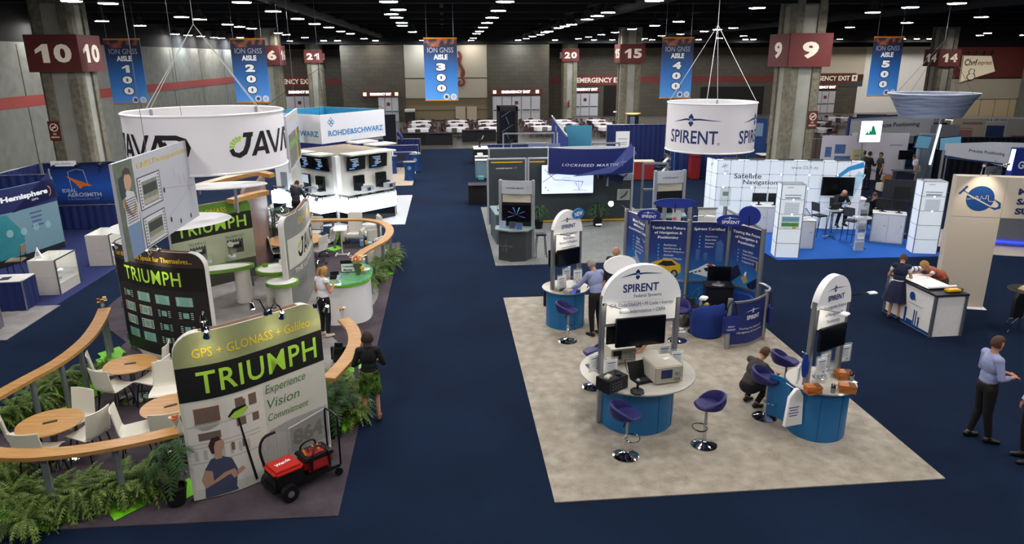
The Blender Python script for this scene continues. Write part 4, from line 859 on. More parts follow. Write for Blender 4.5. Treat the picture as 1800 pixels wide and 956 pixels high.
# ================================================================ CREAM CARPET BOOTH WITH ROUND KIOSKS
CREAMC = noise_mix('mottled_cream_carpet',['#a0988a','#bdb5a8','#827868','#a29a8c'],[1.6,4.0,60.0],rough=.95,bump=.25)
tag(MB().box((4.42,13.33,.012),(6.02,9.16,.018)).obj('booth_carpet',CREAMC),'mottled cream carpet under the round blue kiosks','carpet')
KBLUE = mat('#1d6a9e',.45,var=.06,scale=2); DBLUE = mat('#1c2a63',.6,var=.04); LBL = mat('#20346e',.5,var=0); TOPG = mat('#b4b0a4',.35,var=.03); PURPLE = mat('#221f5c',.5,var=.06)
KZ = .021
def starmark(par,s,a,b,w,m):
    """swoosh line with an eight-pointed star"""
    st = [(a-.09*w+(.13 if i % 2 == 0 else .035)*w*(1 if i % 4 == 0 else .62)*math.cos(PI/2+i*PI/8),b+(.13 if i % 2 == 0 else .035)*w*(1 if i % 4 == 0 else .62)*math.sin(PI/2+i*PI/8)) for i in range(16)]
    shapes(par,'emblem',s,strip_poly([(a-.5*w,b-.05*w),(a-.2*w,b+.015*w),(a+.1*w,b+.02*w),(a+.5*w,b-.01*w)],[.004*w,.035*w,.03*w,.004*w])+[st],m,.005)
    shapes(par,'emblem',s,[ell(a-.09*w,b,.035*w,.035*w,12)],mat('#8fb4dc',.5,var=0),.007)
def brandmark(par,s,a,b,w,m,bold=.02): starmark(par,s,a,b+w*.3,w*.95,m); write(par,s,'SPIRENT',a,b,w*.82,w*.19,m,bold=bold,off=.006)
def monitor(par,x,y,z,w,h,face=-1,name='television',m=SCREEN,tilt=0.0):
    o = MB().box((x,y,z),(w,.05,h),bev=.006,rot=Matrix.Rotation(tilt,3,'X')).obj(name,BLACK,par)
    MB().box((x,y+face*.0265,z),(w-.03,.004,h-.03),rot=Matrix.Rotation(tilt,3,'X')).obj('screen',m,o); return o
def arm_light(par,x,z,dx,dy,long=True):
    q = MB(); q.box((x,0,z),(.05,.09,.06)); q.tube([(x,0,z),(x+dx,dy,z+.02)],.007,6); o = q.obj('light_arm',CHROME,par)
    MB().box((x+dx*1.12,dy*1.12,z+.015),(.12,.16,.04) if not long else (.16,.1,.03),rz=math.atan2(dy,dx),bev=.012).obj('light_head',PLASTW,o)
    l = bpy.data.lights.new('spot','SPOT'); l.energy = 7; l.color = (1,.9,.72); l.spot_size = 1.9; l.spot_blend = .8; l.shadow_soft_size = .04
    lo = bpy.data.objects.new('spot_light',l); C.objects.link(lo); lo.parent = o; lo.location = (x+dx*1.12,dy*1.12,z-.02); d = Vector((-dx*.9,-dy*1.2,-.35)); lo.rotation_euler = d.to_track_quat('-Z','Y').to_euler()
def leaflet_holder(par,x,y,z,rz=0,seed=0):
    o = MB().box((x,y,z),(.24,.035,.33),rz).obj('leaflet_holder',GLASS,par); r = Matrix.Rotation(rz,3,'Z')
    MB().box((x,y,z-.01),(.21,.012,.28),rz).obj('leaflet',PLASTW,o); n = r @ Vector((0,-.019,0)); s = Flat(Vector((x,y,z))+n,r @ Vector((1,0,0)))
    shapes(o,'print',s,[(rect(-.01,.08,.15,.02),0)]+[(rect(-.01+.01*(k % 2),.04-k*.022,.14,.006),1) for k in range(6)]+[(rect(.04,-.11,.06,.03),1)],[mat('#6a78a8',.5),GREY],.0035)
def kiosk(label,c,ang,pw,rt,rb,sh,top,z0p,tv,head,doubles=True):
    t = thing('demo_kiosk',label,'kiosk',(c[0],c[1],KZ),ang)
    q = MB(); q.lathe([(rb,0),(rb,.9),(0,.9)],n=48); b = q.obj('drum_base',KBLUE,t)
    for a in (-2.0,-1.2,-.6): MB().box((rb*math.cos(a-ang),rb*math.sin(a-ang),.45),(.008,.008,.88)).obj('seam',mat('#134a70',.5),b)
    q = MB(); q.lathe([(rt-.02,.9),(rt,.91),(rt,.935),(rt-.01,.94),(0,.94)],n=56); q.obj('table_top',TOPG,t); MB().tube([(rt*math.cos(2*PI*i/56),rt*math.sin(2*PI*i/56),.922) for i in range(56)],.014,6,True).obj('rim',ALU,t)
    for sx in (-1,1):
        q = MB(); q.box((sx*pw/2,0,(sh)/2),(.085,.085,sh),bev=.008)
        for k in (-.02,.02): q.box((sx*pw/2+k,-.044,sh/2),(.01,.006,sh))
        q.obj('post',ALU,t)
    q = MB(); q.box((0,0,z0p-.03),(pw,.06,.06)); q.obj('crossbar',ALU,t)
    R = (pw/2+.03); n = 24; s = Flat((0,-.06,0),(1,0,0))
    out = [(-R,sh-.12)]+[(-R*math.cos(PI*i/n),sh-.12+(top-sh+.12)*math.sin(PI*i/n)) for i in range(1,n)]+[(R,sh-.12)]
    o2 = [(-pw/2+.05,z0p),(pw/2-.05,z0p),(pw/2-.05,sh-.1),(R,sh-.1)]+out[::-1][1:-1]+[(-R,sh-.1),(-pw/2+.05,sh-.1)]
    o3 = [(R,sh-.12)]+out[::-1][1:-1]+[(-R,sh-.12)]
    slab(Flat((0,.06,0),(1,0,0)),o3,0,.12).obj('arch_header',PLASTW,t); slab(Flat((0,.05,0),(1,0,0)),[(-pw/2+.05,z0p),(pw/2-.05,z0p),(pw/2-.05,sh-.1),(-pw/2+.05,sh-.1)],0,.1).obj('sign_panel',PLASTW,t)
    head(t,Flat((0,-.061,0),(1,0,0)))
    w,h,z = tv; monitor(t,-.02,-.11,z,w,h,-1)
    if doubles: monitor(t,-.1,.11,z-.02,w,h,1)
    return t
def wr(t,s,lines,m=LBL):
    for (txt,x,z,w,h) in lines: write(t,s,txt,x,z,w,h,m,off=.005)
CK = (3.21,11.1)
t = kiosk('large round kiosk under the widest arched white header, nearest the camera',CK,R_(8),1.36,.99,.65,2.36,2.86,1.86,(.9,.52,1.7),lambda t,s: (brandmark(t,s,-.03,2.47,.78,LBL),wr(t,s,[('Federal Systems',.1,2.32,.5,.075),('C/A Code/SAASM • M Code • Inertial',.0,2.18,1.14,.07),('GPS Modernization • CRPA',.02,2.06,.84,.07)],mat('#22305e',.5,var=0))))
arm_light(t,-.68,2.22,.18,-.42,False); arm_light(t,.68,2.27,.28,-.3,False)
leaflet_holder(t,-.56,-.2,1.14,.1); leaflet_holder(t,.72,-.06,1.1,-.1); leaflet_holder(t,-.78,.02,1.15,.3); leaflet_holder(t,.55,.1,1.16,0)
q = MB(); q.tube(catmull([(-.3,-.14,1.2),(-.25,-.2,1.0),(-.1,-.3,.95)],5),.006,5); q.tube(catmull([(.15,-.14,1.2),(.12,-.1,1.05),(.05,.05,.95)],5),.006,5); q.obj('cable',BLACK,t)
# oval badge standing on the arch, its blank back towards the viewer
p = at(1090,466,2.72); t2 = thing('oval_badge','blank white oval badge on the shoulder of the largest kiosk header','badge',(p.x,p.y,2.72),R_(8)); slab(Flat((0,.02,0),(1,0,0)),ell(0,0,.3,.17,36),0,.03).obj('disc',PLASTW,t2)
rk = kiosk('small round kiosk holding brown puzzle boxes at the carpet corner',(6.19,10.37),R_(25),.79,.55,.46,2.4,2.8,1.92,(.66,.4,1.76),lambda t,s: (brandmark(t,s,.02,2.43,.5,LBL),wr(t,s,[('Testing the Future',.02,2.26,.56,.075),('of Navigation &',.02,2.14,.44,.075),('Positioning',.02,2.02,.32,.075)])),False)
arm_light(rk,.4,2.36,.42,-.12); arm_light(rk,-.4,2.3,.1,-.4,False); leaflet_holder(rk,-.22,-.12,1.3,-.1); leaflet_holder(rk,.5,-.04,1.34,-.2); leaflet_holder(rk,-.5,.08,1.15,.5); leaflet_holder(rk,.2,.1,1.2,0)
lk = kiosk('small round kiosk with a blue NEW badge and a leaning man',(2.74,15.85),R_(29),.79,.55,.46,2.38,2.8,1.86,(.66,.4,1.7),lambda t,s: (brandmark(t,s,0,2.43,.5,LBL),wr(t,s,[('Multi-Frequency',.02,2.25,.5,.07),('Multi-GNSS',.02,2.15,.34,.065),('Record & Playback',.02,2.04,.54,.075)]),shapes(t,'print',s,[rect(.02,1.93-k*.05,.42-.06*k,.014) for k in range(3)],GREY,.005)))
arm_light(lk,.4,2.34,.42,-.12); arm_light(lk,-.4,2.28,.2,-.4,False); leaflet_holder(lk,-.22,-.12,1.13,-.1); leaflet_holder(lk,.3,-.08,1.18,-.2); leaflet_holder(lk,.1,.1,1.2,0)
p = Vector((3.02,15.88,2.72)); t2 = thing('oval_badge','blue oval badge lettered NEW on the smallest arch','badge',tuple(p),R_(20)); s = Flat((0,0,0),(1,0,.18),(-.18,0,1)); slab(s,ell(0,0,.16,.12,32),-.03,0).obj('disc',mat('#1f6fb0',.5),t2); write(t2,s,'NEW',0,0,.21,.1,PLASTW,bold=.02,off=.005)
# ---- instruments on the large kiosk
def place(name,label,cat,u,v,z,rz=0.0): p = at(u,v,z); return thing(name,label,cat,(p.x,p.y,z-.0),rz)
TZ = KZ+.942
BGE = mat('#c2bcab',.5,var=.03); CASE = mat('#17181b',.45,var=.05)
t = place('signal_generator','large beige instrument with a small screen at the table edge of the largest kiosk','instrument',1172,672,TZ,R_(10)); MB().box((.0,.2,.17),(.5,.52,.3),bev=.015).obj('case',BGE,t); MB().box((0,-.065,.165),(.5,.02,.28),bev=.006).obj('front_panel',mat('#a9a491',.5),t); MB().box((-.05,-.078,.19),(.2,.01,.15)).obj('screen',mat('#31365a',.25),t); MB().cyl((.15,-.075,.2),(.15,-.105,.2),.035,n=18).obj('knob',GREY,t); shapes(t,'keypad',Flat((0,-.077,.1),(1,0,0)),[rect(.1+.03*i,-.02*j,.02,.012) for i in range(4) for j in range(3)],DKGREY,.002); MB().box((.1,.25,.322),(.12,.06,.004),.3).obj('sticker',PLASTW,t)
for x in (-.2,.2): MB().box((x,.2,.012),(.04,.4,.024)).obj('foot',BLACK,t)
t = place('rack_simulator','cream topped instrument with rows of round connectors on the largest kiosk','instrument',1094,638,TZ,R_(8)); MB().box((0,.25,.15),(.46,.56,.28),bev=.01).obj('case',mat('#cfc9b8',.5),t); MB().box((0,-.035,.15),(.46,.02,.26)).obj('front_panel',mat('#8b897f',.5),t); MB().box((-.12,-.05,.18),(.15,.01,.16)).obj('screen',SCREEN,t)
q = MB()
for i in range(7):
    for j in range(4): q.cyl((-.01+i*.034,-.045,.06+j*.05),(-.01+i*.034,-.06,.06+j*.05),.012,n=8)
q.obj('connector',CHROME,t)
t = place('receiver_unit','black receiver box with two small devices on top, at the rim of the largest kiosk','instrument',1086,688,TZ,R_(32)); MB().box((0,.14,.12),(.46,.3,.23),bev=.01).obj('case',CASE,t); shapes(t,'front_marking',Flat((0,-.011,.12),(1,0,0)),[rect(-.12+.06*i,.05-.05*j,.03,.012) for i in range(4) for j in range(3)],GREY,.002); MB().box((-.12,.12,.255),(.14,.09,.045),.3,.01).obj('black_device',BGE,t); MB().lathe([(.05,.235),(.055,.26),(.03,.3),(0,.3)],(.1,.1,0)).obj('antenna',CASE,t)
def laptop(name,label,u,v,z,rz,w=.34,open_=1.9,m=BLACK,par=None):
    t = place(name,label,'laptop',u,v,z,rz); MB().box((0,0,.012),(w,w*.68,.02),bev=.005).obj('keyboard_base',m,t); a = open_; c = Vector((0,w*.34,.022)); d = Vector((0,-math.cos(a),math.sin(a))); L = w*.66
    MB().box(c+d*L/2,(w,.012,L),rot=Matrix.Rotation(a-PI/2,3,'X') if False else Matrix.Rotation(-(a-PI/2),3,'X')).obj('lid',m,t); MB().box((0,-.01,.0235),(w*.85,w*.32,.002)).obj('keys',DKGREY,t); return t
laptop('laptop','black laptop open between the instruments of the largest kiosk',1132,668,TZ,R_(20),.4)
t = place('joystick','black joystick on a round base at the table rim of the largest kiosk','joystick',1120,690,TZ,.2); MB().lathe([(.11,0),(.12,.03),(.09,.06),(0,.07)],n=8).obj('base',CASE,t); MB().cyl((0,0,.06),(.01,0,.2),.018,.024,12).obj('stick',CASE,t); MB().sph((.01,0,.22),(.028,.035,.03)).obj('grip',GREY,t)
t = place('tablet','small grey tablet with a coiled lead on the largest kiosk beside its first post','tablet',1040,645,TZ,.2); MB().box((0,0,.012),(.15,.22,.02),bev=.004).obj('case',DKGREY,t); MB().tube(catmull([(.05,-.1,.012),(.12,-.2,.01),(.0,-.24,.01),(-.03,-.14,.02),(.08,-.16,.012)],6),.005).obj('lead',BLACK,t)
t = place('cable_tangle','tangle of black leads between the instruments on the largest kiosk','cable',1148,640,TZ,0); q = MB()
for k in range(5): q.tube(catmull([(rnd.uniform(-.25,.25),rnd.uniform(-.15,.2),rnd.uniform(.006,.05)) for _ in range(6)],6),.005,5)
q.obj('lead',BLACK,t)
# ---- small kiosk with puzzle boxes
PUZ = wood('puzzle_wood','#a2591f','#bb7434',(2,14,14))
for u,v,lab,n,rz in ((1428,690,'stack of brown wooden puzzle boards nearest the kiosk post',4,.1),(1482,664,'stack of brown wooden puzzle boards farthest along the small kiosk',4,-.05),(1488,688,'stack of brown wooden puzzle boards at the outer table rim',4,-.25)):
    for k in range(n):
        t = place('puzzle_board',lab+', '+('lowest board','second board from below','third board from below','topmost board')[k],'puzzle',u,v,TZ,rz+rnd.uniform(-.2,.2)); t.location.z = TZ+.033*k; t['group'] = lab
        MB().box((0,0,.016),(.25,.17,.03),bev=.003).obj('board',PUZ,t); MB().box((.07,0,.033),(.1,.15,.002)).obj('notch',mat('#5e3313',.6),t)
def penpot(u,v,label):
    t = place('pen_pot',label,'pen pot',u,v,TZ); MB().lathe([(.035,0),(.045,.09),(.04,.09),(.03,.01),(0,.01)],n=16).obj('cup',mat('#9aa0a8',.15,.2,alpha=.7),t)
    for k in range(7): MB().cyl((.015*math.cos(k),.015*math.sin(k),.01),(.035*math.cos(k*.9),.035*math.sin(k*.9),.15),.006,n=6).obj('pen',CASE,t)
penpot(1464,690,'glass of black pens at the front rim of the puzzle kiosk'); penpot(1496,668,'glass of black pens beside the farthest puzzle stack')
t = place('sweet_bowl','open bowl heaped with silver wrapped sweets on the puzzle kiosk','bowl',1440,668,TZ); MB().lathe([(.06,0),(.12,.05),(.15,.12),(.14,.12),(.1,.05),(0,.02)],n=24).obj('bowl',GLASS,t)
SILV = mat('#d6d8dd',.2,.9,var=.2,scale=50)
q = MB();
for k in range(60): q.sph((rnd.gauss(0,.055),rnd.gauss(0,.055),.06+abs(rnd.gauss(0,.04))),(.025,.014,.014),6,Matrix.Rotation(rnd.random()*3,3,'Z'))
o = q.obj('wrapped_sweets',SILV,t,0); o['kind'] = 'stuff'
t = place('glass_jar','round glass jar of sweets behind the silver bowl on the puzzle kiosk','jar',1462,655,TZ); MB().lathe([(.06,0),(.1,.06),(.1,.14),(.07,.2),(.06,.2),(.09,.1),(0,.02)],n=24).obj('glass',GLASS,t); q = MB(); [q.sph((rnd.gauss(0,.035),rnd.gauss(0,.035),.04+abs(rnd.gauss(0,.02))),.02,6) for _ in range(30)]; o = q.obj('sweet_filling',SILV,t,0); o['kind'] = 'stuff'
for u,v,l in ((1478,694,'white card lying at the rim before the outer puzzle stack'),(1502,672,'white card lying at the far rim of the puzzle kiosk')): t = place('name_card',l,'card',u,v,TZ,.3); MB().box((0,0,.003),(.09,.06,.004)).obj('card',PLASTW,t)
q = MB();
t = place('lanyard_bunch','blue lanyards hung on the near post of the puzzle kiosk','lanyards',1411,640,1.3);
for k in range(5): q.tube(catmull([(.02*k-.04,-.1,.22),(.02*k-.06,-.1-.01*k,0),(.02*k-.03,-.11,-.18),(.02*k-.02,-.1,0),(.02*k-.04,-.1,.22)],4),.012,5)
q.obj('ribbon',mat('#1c3f9a',.6),t)
MB().cyl((0,.05,.2),(0,-.12,.22),.01).obj('hook',CHROME,t)
p = at(1386,735,.3); q = MB(); t = thing('hatch_door','blue curved hatch door standing open on the puzzle kiosk','door panel',(5.72,10.42,KZ),R_(118)); s = Curve(arc((0,0),.46,-2.2,-1.1,12)); slab(Curve([(x_-s.P[0].x,y_-s.P[0].y) for x_,y_ in [tuple(a) for a in s.P]]),rect(.25,.47,.5,.78),-.02,0).obj('hatch_leaf',KBLUE,t)
t = place('carrier_bag','white carrier bag with small blue lettering hung from the puzzle kiosk hatch','bag',1396,716,.62,R_(12)); MB().prism([(-.17,-.32),(.17,-.32),(.13,.2),(.04,.34),(-.02,.34),(-.13,.2)],-.03,.03,Matrix.Rotation(PI/2,4,'X')).obj('bag',PLASTW,t); shapes(t,'print',Flat((0,-.031,0),(1,0,0)),[rect(-.03,.02-k*.05,.2-.04*(k % 2),.015) for k in range(4)],LBL,.003)
MB().cyl((0,0,.32),(-.05,.2,.36),.006).obj('handle',PLASTW,t)
# ---- small kiosk with the leaning man
t = place('test_receiver','grey instrument with a blue lit display on the NEW kiosk','instrument',1003,515,TZ,R_(35)); MB().box((0,0,.05),(.3,.2,.1),bev=.01).obj('case',mat('#a7a69c',.5),t); MB().box((0,-.102,.055),(.14,.006,.06)).obj('screen',mat('#3a57d8',.4,emit=1.0,var=0),t)
t = place('test_receiver','low grey instrument nearest the post on the NEW kiosk','instrument',984,510,TZ,R_(35)); MB().box((0,0,.04),(.24,.18,.08),bev=.01).obj('case',mat('#8f8e85',.5),t); MB().box((0,-.092,.045),(.2,.005,.05)).obj('front_panel',DKGREY,t)
t = place('pink_fibre_lead','looping pink lead arched over the instruments on the NEW kiosk','cable',1003,512,TZ,R_(20)); MB().tube(catmull([(-.15,0,.02),(-.1,.05,.25),(.05,.08,.33),(.2,.05,.2),(.27,0,.02)],6),.007).obj('lead',mat('#c07a68',.5),t)
t = place('blue_box','small blue box beside the man on the NEW kiosk','box',1014,514,TZ,.5); MB().box((0,0,.035),(.14,.1,.07),bev=.006).obj('carton',mat('#2b62b5',.5),t)
t = place('table_tent','white folded price tent on the NEW kiosk','card',991,503,TZ,.3); MB().prism([(-.05,0),(.05,0),(0,.25)],-.06,.06,Matrix.Rotation(PI/2,4,'X')).obj('card',PLASTW,t)
# ---- bar stools
def mk_stool():
    t = thing('bar_stool','navy bar stool','stool',(0,0,KZ)); h = .71
    MB().lathe([(0,.0),(.215,0),(.215,.012),(.15,.045),(.05,.07),(.03,.09),(0,.09)],n=36).obj('base',CHROME,t); MB().cyl((0,0,.08),(0,0,.4),.032,n=16).obj('column',CHROME,t); MB().cyl((0,0,.4),(0,0,h-.06),.022,n=16).obj('piston',ALU,t)
    MB().tube([(.0+.14*math.cos(a),.09+.12*math.sin(a),.33) for a in [2*PI*i/20 for i in range(20)]],.011,6,True).obj('foot_ring',CHROME,t)
    MB().lathe([(0,h-.06),(.1,h-.05),(.19,h),(.215,h+.04),(.19,h+.065),(0,h+.05)],n=28).obj('seat',PURPLE,t)
    q = MB(); rings = []
    for i in range(21):
        a = PI*.5+ (i-10)/10*1.9; tt = 1-abs((i-10)/10)**2.2; r = .2+.035*tt; hh = h+.03+.17*tt; n = Vector((math.cos(-a),-abs(0)+math.sin(-a),0)); c = n*r+Vector((0,0,0));
        rings.append([q.bm.verts.new(c+n*x+Vector((0,0,z))) for x,z in ((-.025,h+.02),(.025,h+.02),(.045+.02*tt,hh*.5+h*.5+.02),(.035+.025*tt,hh+.025),(.0+.02*tt,hh+.035),(-.02+.02*tt,hh))])
    for A,B in zip(rings,rings[1:]):
        for j in range(6): q.bm.faces.new((A[j],A[(j+1) % 6],B[(j+1) % 6],B[j]))
    q.bm.faces.new(rings[0]); q.bm.faces.new(rings[-1][::-1]); q.obj('backrest',PURPLE,t,60); MB().cyl((.08,-.02,h-.05),(.17,-.06,h-.1),.01,n=6).obj('lever',BLACK,t); return t
ST0 = mk_stool(); first = True
for u,v,rz,lab in ((1100,803,-105,'navy bar stool standing before the largest kiosk'),(1237,784,85,'navy bar stool alone on the cream carpet with its back turned outwards'),(998,601,-105,'navy bar stool before the NEW kiosk'),(1343,735,-115,'navy bar stool by the open hatch of the puzzle kiosk'),(1376,700,-100,'navy bar stool behind the puzzle kiosk posts'),(1042,682,60,'navy bar stool tucked behind the first post of the largest kiosk'),(1190,600,170,'navy bar stool behind the largest kiosk, beyond its table')):
    p = at(u,v); o = ST0 if first else dup(ST0); first = False; o.location = (p.x,p.y,KZ); o.rotation_euler = (0,0,R_(rz)); o['label'] = lab
# ---- curved exhibit wall
ZW = 2.4
WP = [xy(at(u,v,ZW)) for u,v in ((1102,370),(1140,388),(1213,390),(1284,392),(1343,406))]
t = thing('curved_display','curved blue exhibit wall of four printed panels between silver posts','exhibition wall',(WP[2].x,WP[2].y,KZ)); O = WP[2]
def bulge(a,b,k):
    d = b-a; n = Vector((d.y,-d.x)); return [a,a.lerp(b,.25)+n*k*.75,a.lerp(b,.5)+n*k,a.lerp(b,.75)+n*k*.75,b]
W1 = mat('#1d2f6e',.5,var=.1,scale=2); W2 = mat('#2a66b0',.5,var=.15,scale=3)
def gradmat(name,z0,z1,c0,c1,cm=None):
    m = bpy.data.materials.new(name); m.use_nodes = True; N = m.node_tree.nodes; L = m.node_tree.links; b = N['Principled BSDF']; b.inputs['Roughness'].default_value = .45
    tc = N.new('ShaderNodeTexCoord'); sp = N.new('ShaderNodeSeparateXYZ'); L.new(tc.outputs['Object'],sp.inputs[0]); mr = N.new('ShaderNodeMapRange'); mr.inputs[1].default_value = z0; mr.inputs[2].default_value = z1; L.new(sp.outputs[2],mr.inputs[0]); r = N.new('ShaderNodeValToRGB'); L.new(mr.outputs[0],r.inputs[0]); r.color_ramp.elements[0].color = (*hx(c0),1); r.color_ramp.elements[1].color = (*hx(c1),1)
    if cm: e = r.color_ramp.elements.new(.45); e.color = (*hx(cm),1)
    L.new(r.outputs[0],b.inputs['Base Color']); return m
PRINT = gradmat('blue_print',.9,2.4,'#2c7dbf','#141d52','#1d3c80'); LOWP = mat('#1c5a9c',.5,var=.2,scale=4)
YC = mat('#c9a526',.4,var=.08); WT = mat('#e4e6ea',.5,var=0); CY = mat('#4aa3dd',.5,var=0)
panels = []
for i in range(4):
    a,b = WP[i]-O,WP[i+1]-O; s = Curve(catmull([(p.x,p.y,0) for p in bulge(a,b,-.06)],4)); L = s.len; panels.append((s,L))
    o = slab(s,rect(L/2,1.2,L-.06,2.36),-.03,0).obj('panel',mat('#c7c9cc',.5),t); shapes(o,'print',s,[rect(L/2,1.64,L-.08,1.46)],PRINT,.004); shapes(o,'print',s,[rect(L/2,.44,L-.08,.86)],LOWP,.004)
    q = MB(); q.box((L/2,.89,.0),(L-.04,.05,.05)); q.bend(s); q.obj('rail',ALU,o)
    shapes(o,'print',s,strip_poly(ell(L/2,.45,.3,.3,32)+[(L/2+.3,.45)],.006)+strip_poly(ell(L/2,.45,.18,.18,28)+[(L/2+.18,.45)],.005)+[line_strip((L/2-.3,.45),(L/2+.3,.45),.005),line_strip((L/2,.15),(L/2,.75),.005)]+[ell(L/2+.28*math.cos(k*2.1),.45+.25*math.sin(k*1.7),.012,.012,6) for k in range(8)],mat('#7fb4e0',.5,var=0),.006)
    heads = [('More Federal','Military &','Government Testing'),('Testing the Future','of Navigation &','Positioning'),('Spirent Certified',),('Testing the Future','of Navigation &','Positioning')][i]; bul = [('PCode','SAASM','CRPA Testing','High Dynamics','Inertial'),('Resilience','Interference &','Threat Mitigation','Attitude','Advanced Motion'),('Experience','Expertise','Accuracy','Support'),('Multi GNSS','Regional Systems','Hybrid Positioning','Pedestrian Motion')][i]
    for k,x in enumerate(heads): write(o,s,x,L*.5,2.2-k*.12,L*min(.82,.045*len(x)),.085,WT,bold=.02,off=.007)
    z = 2.2-len(heads)*.12-.06
    for k,x in enumerate(bul): write(o,s,x,L*.42+len(x)*.014,z-k*.085,L*.03*len(x),.05,WT,off=.007); shapes(o,'bullet',s,[rect(L*.28,z-k*.085,.035,.035)],CY,.007)
def art(i,polys,mats_,z=.008): s,L = panels[i]; shapes(t,'picture',s,[([(x*L,y) for x,y in p],k) for p,k in polys],mats_,z)
art(0,[([(.1,1.15),(.45,1.3),(.8,1.1),(.95,.98),(.7,1.05),(.5,1.1),(.3,1.0)],0),([(.35,1.45),(.5,1.3),(.55,1.12),(.42,1.15)],0),([(.6,1.1),(.75,1.3),(.8,1.1)],1),([(.62,1.85),(.8,1.8),(.95,1.86),(.78,1.76)],0)],[mat('#8d97ab',.5),mat('#5e6778',.5)])
art(1,[([(.08,1.16),(.14,1.34),(.4,1.42),(.62,1.42),(.84,1.3),(.86,1.12),(.74,1.0),(.42,.98),(.14,1.04)],0),([(.28,1.28),(.42,1.38),(.62,1.38),(.74,1.28),(.5,1.24)],1),([(.12,1.06),(.12,1.16),(.34,1.12),(.34,1.02)],1),(ell(.7,1.06,.09,.1),1),(ell(.7,1.06,.05,.06),2),([(.36,1.02),(.36,1.1),(.54,1.1),(.54,1.02)],1),([(.2,1.2),(.3,1.24),(.3,1.18)],3)],[YC,mat('#1a1c20',.4),GREY,WT])
art(2,[([(.0,1.12),(.28,1.22),(.5,1.34),(.7,1.32),(.86,1.16),(.9,1.02),(.7,.96),(.3,1.06)],0),([(.48,1.3),(.6,1.34),(.8,1.22),(.86,1.12),(.74,1.18)],1),([(.42,1.22),(.6,1.26),(.66,1.2),(.5,1.14)],2)]+[([(.1+k*.1,1.11+k*.025),(.17+k*.1,1.13+k*.025),(.17+k*.1,1.1+k*.02),(.1+k*.1,1.08+k*.02)],2) for k in range(3)]+[([(.7,1.4),(.7,1.9),(.8,1.95),(.88,1.85),(.88,1.4)],3),([(.2,1.4),(.2,1.7),(.3,1.7),(.3,1.4)],3),([(.4,1.42),(.4,1.62),(.5,1.62),(.5,1.42)],3)],[WT,mat('#a8452e',.5),mat('#1b2030',.4),mat('#3d5f96',.5)])
art(3,[([(.02,1.2),(.3,1.42),(.42,1.2),(.16,.96)],0),([(.6,1.0),(.9,1.22),(.98,1.04),(.72,.84)],0),([(.42,1.12),(.54,1.22),(.64,1.08),(.52,.98)],1),([(.5,1.2),(.54,1.3),(.58,1.28),(.56,1.18)],2),([(.86,1.4),(.86,1.6),(.9,1.6),(.9,1.4)],1),([(.78,1.45),(.85,1.45),(.85,1.55),(.78,1.55)],0),([(.91,1.45),(.98,1.45),(.98,1.55),(.91,1.55)],0)],[mat('#1a2146',.4),mat('#b09a5a',.4),WT])
for p in WP: q = p-O; MB().cyl((q.x,q.y,0),(q.x,q.y,ZW+.03),.055,n=16).obj('post',ALU,t)
# storage wall behind
BP = [WP[0]]+[xy(at(u,v,ZW)) for u,v in ((1168,367),(1213,366),(1275,366))]+[WP[4]]
t = thing('storage_booth','white backed rear wall closing off the storage room behind the blue exhibit wall','exhibition wall',(BP[2].x,BP[2].y,KZ)); O2 = BP[2]
for a,b in zip(BP,BP[1:]):
    a,b = (a-O2),(b-O2); d = (b-a).normalized(); a = a+d*.2; b = b-d*.2; s = Curve([tuple(a),tuple(b)]); L = s.len; o = slab(s,rect(L/2,1.2,L-.06,2.36),-.03,.0).obj('panel',mat('#d4d4d0',.5),t)
    for z in (1.9,2.38): q = MB(); q.box((L/2,z,0),(L,.04,.05)); q.bend(s); q.obj('rail',ALU,o)
for p in BP[1:4]: q = p-O2; MB().cyl((q.x,q.y,0),(q.x,q.y,ZW+.03),.055,n=16).obj('post',ALU,t)
p = BP[1].lerp(BP[2],.4); tt = thing('pink_note','small pink note stuck inside the rear storage wall','note',(p.x,p.y-.012,2.12)); MB().box((0,0,0),(.1,.01,.09)).obj('paper',mat('#d8708c',.6),tt)
# oval signs
def oval(label,u,v,w,h,z,rz,front=True,tilt=0.0,post=None):
    p = at(u,v,z); t = thing('oval_sign',label,'sign',(p.x,p.y,z),rz); s = Flat((0,0,0),(math.cos(tilt),0,math.sin(tilt)),(-math.sin(tilt),0,math.cos(tilt))); slab(s,ell(0,0,w/2,h/2,40),-.035,0).obj('disc',mat('#1a2f86',.45,var=.05),t)
    if front: starmark(t,s,0,h*.2,w*.55,WT); write(t,s,'SPIRENT',0,-h*.12,w*.62,h*.27,WT,bold=.02,off=.006)
    MB().cyl((0,.03,-h/2-.1),(0,.03,0),.015).obj('bracket',BLACK,t)
oval('blue oval sign on the post beside the fighter jet panel',1141,378,.56,.27,2.58,R_(-20)); oval('blue oval sign on the post beside the satellite panel',1285,388,.66,.28,2.56,R_(-8),tilt=-.03)
oval('wide plain blue oval sign seen from behind beyond the jet panel',1187,357,1.1,.26,2.62,R_(170),False); oval('tilted plain blue oval sign seen from behind beyond the satellite panel',1318,379,.5,.46,2.62,R_(150),False)
tt = thing('arm_lamp','slim white arm lamp on top of the exhibit wall above the train picture','lamp',(WP[2].x,WP[2].y,ZW+.055)); MB().tube([(0,0,0),(.05,-.1,.1),(.28,-.3,.14)],.01).obj('arm',CHROME,tt); MB().box((.36,-.35,.14),(.22,.1,.05),-.6,.01).obj('head',PLASTW,tt)
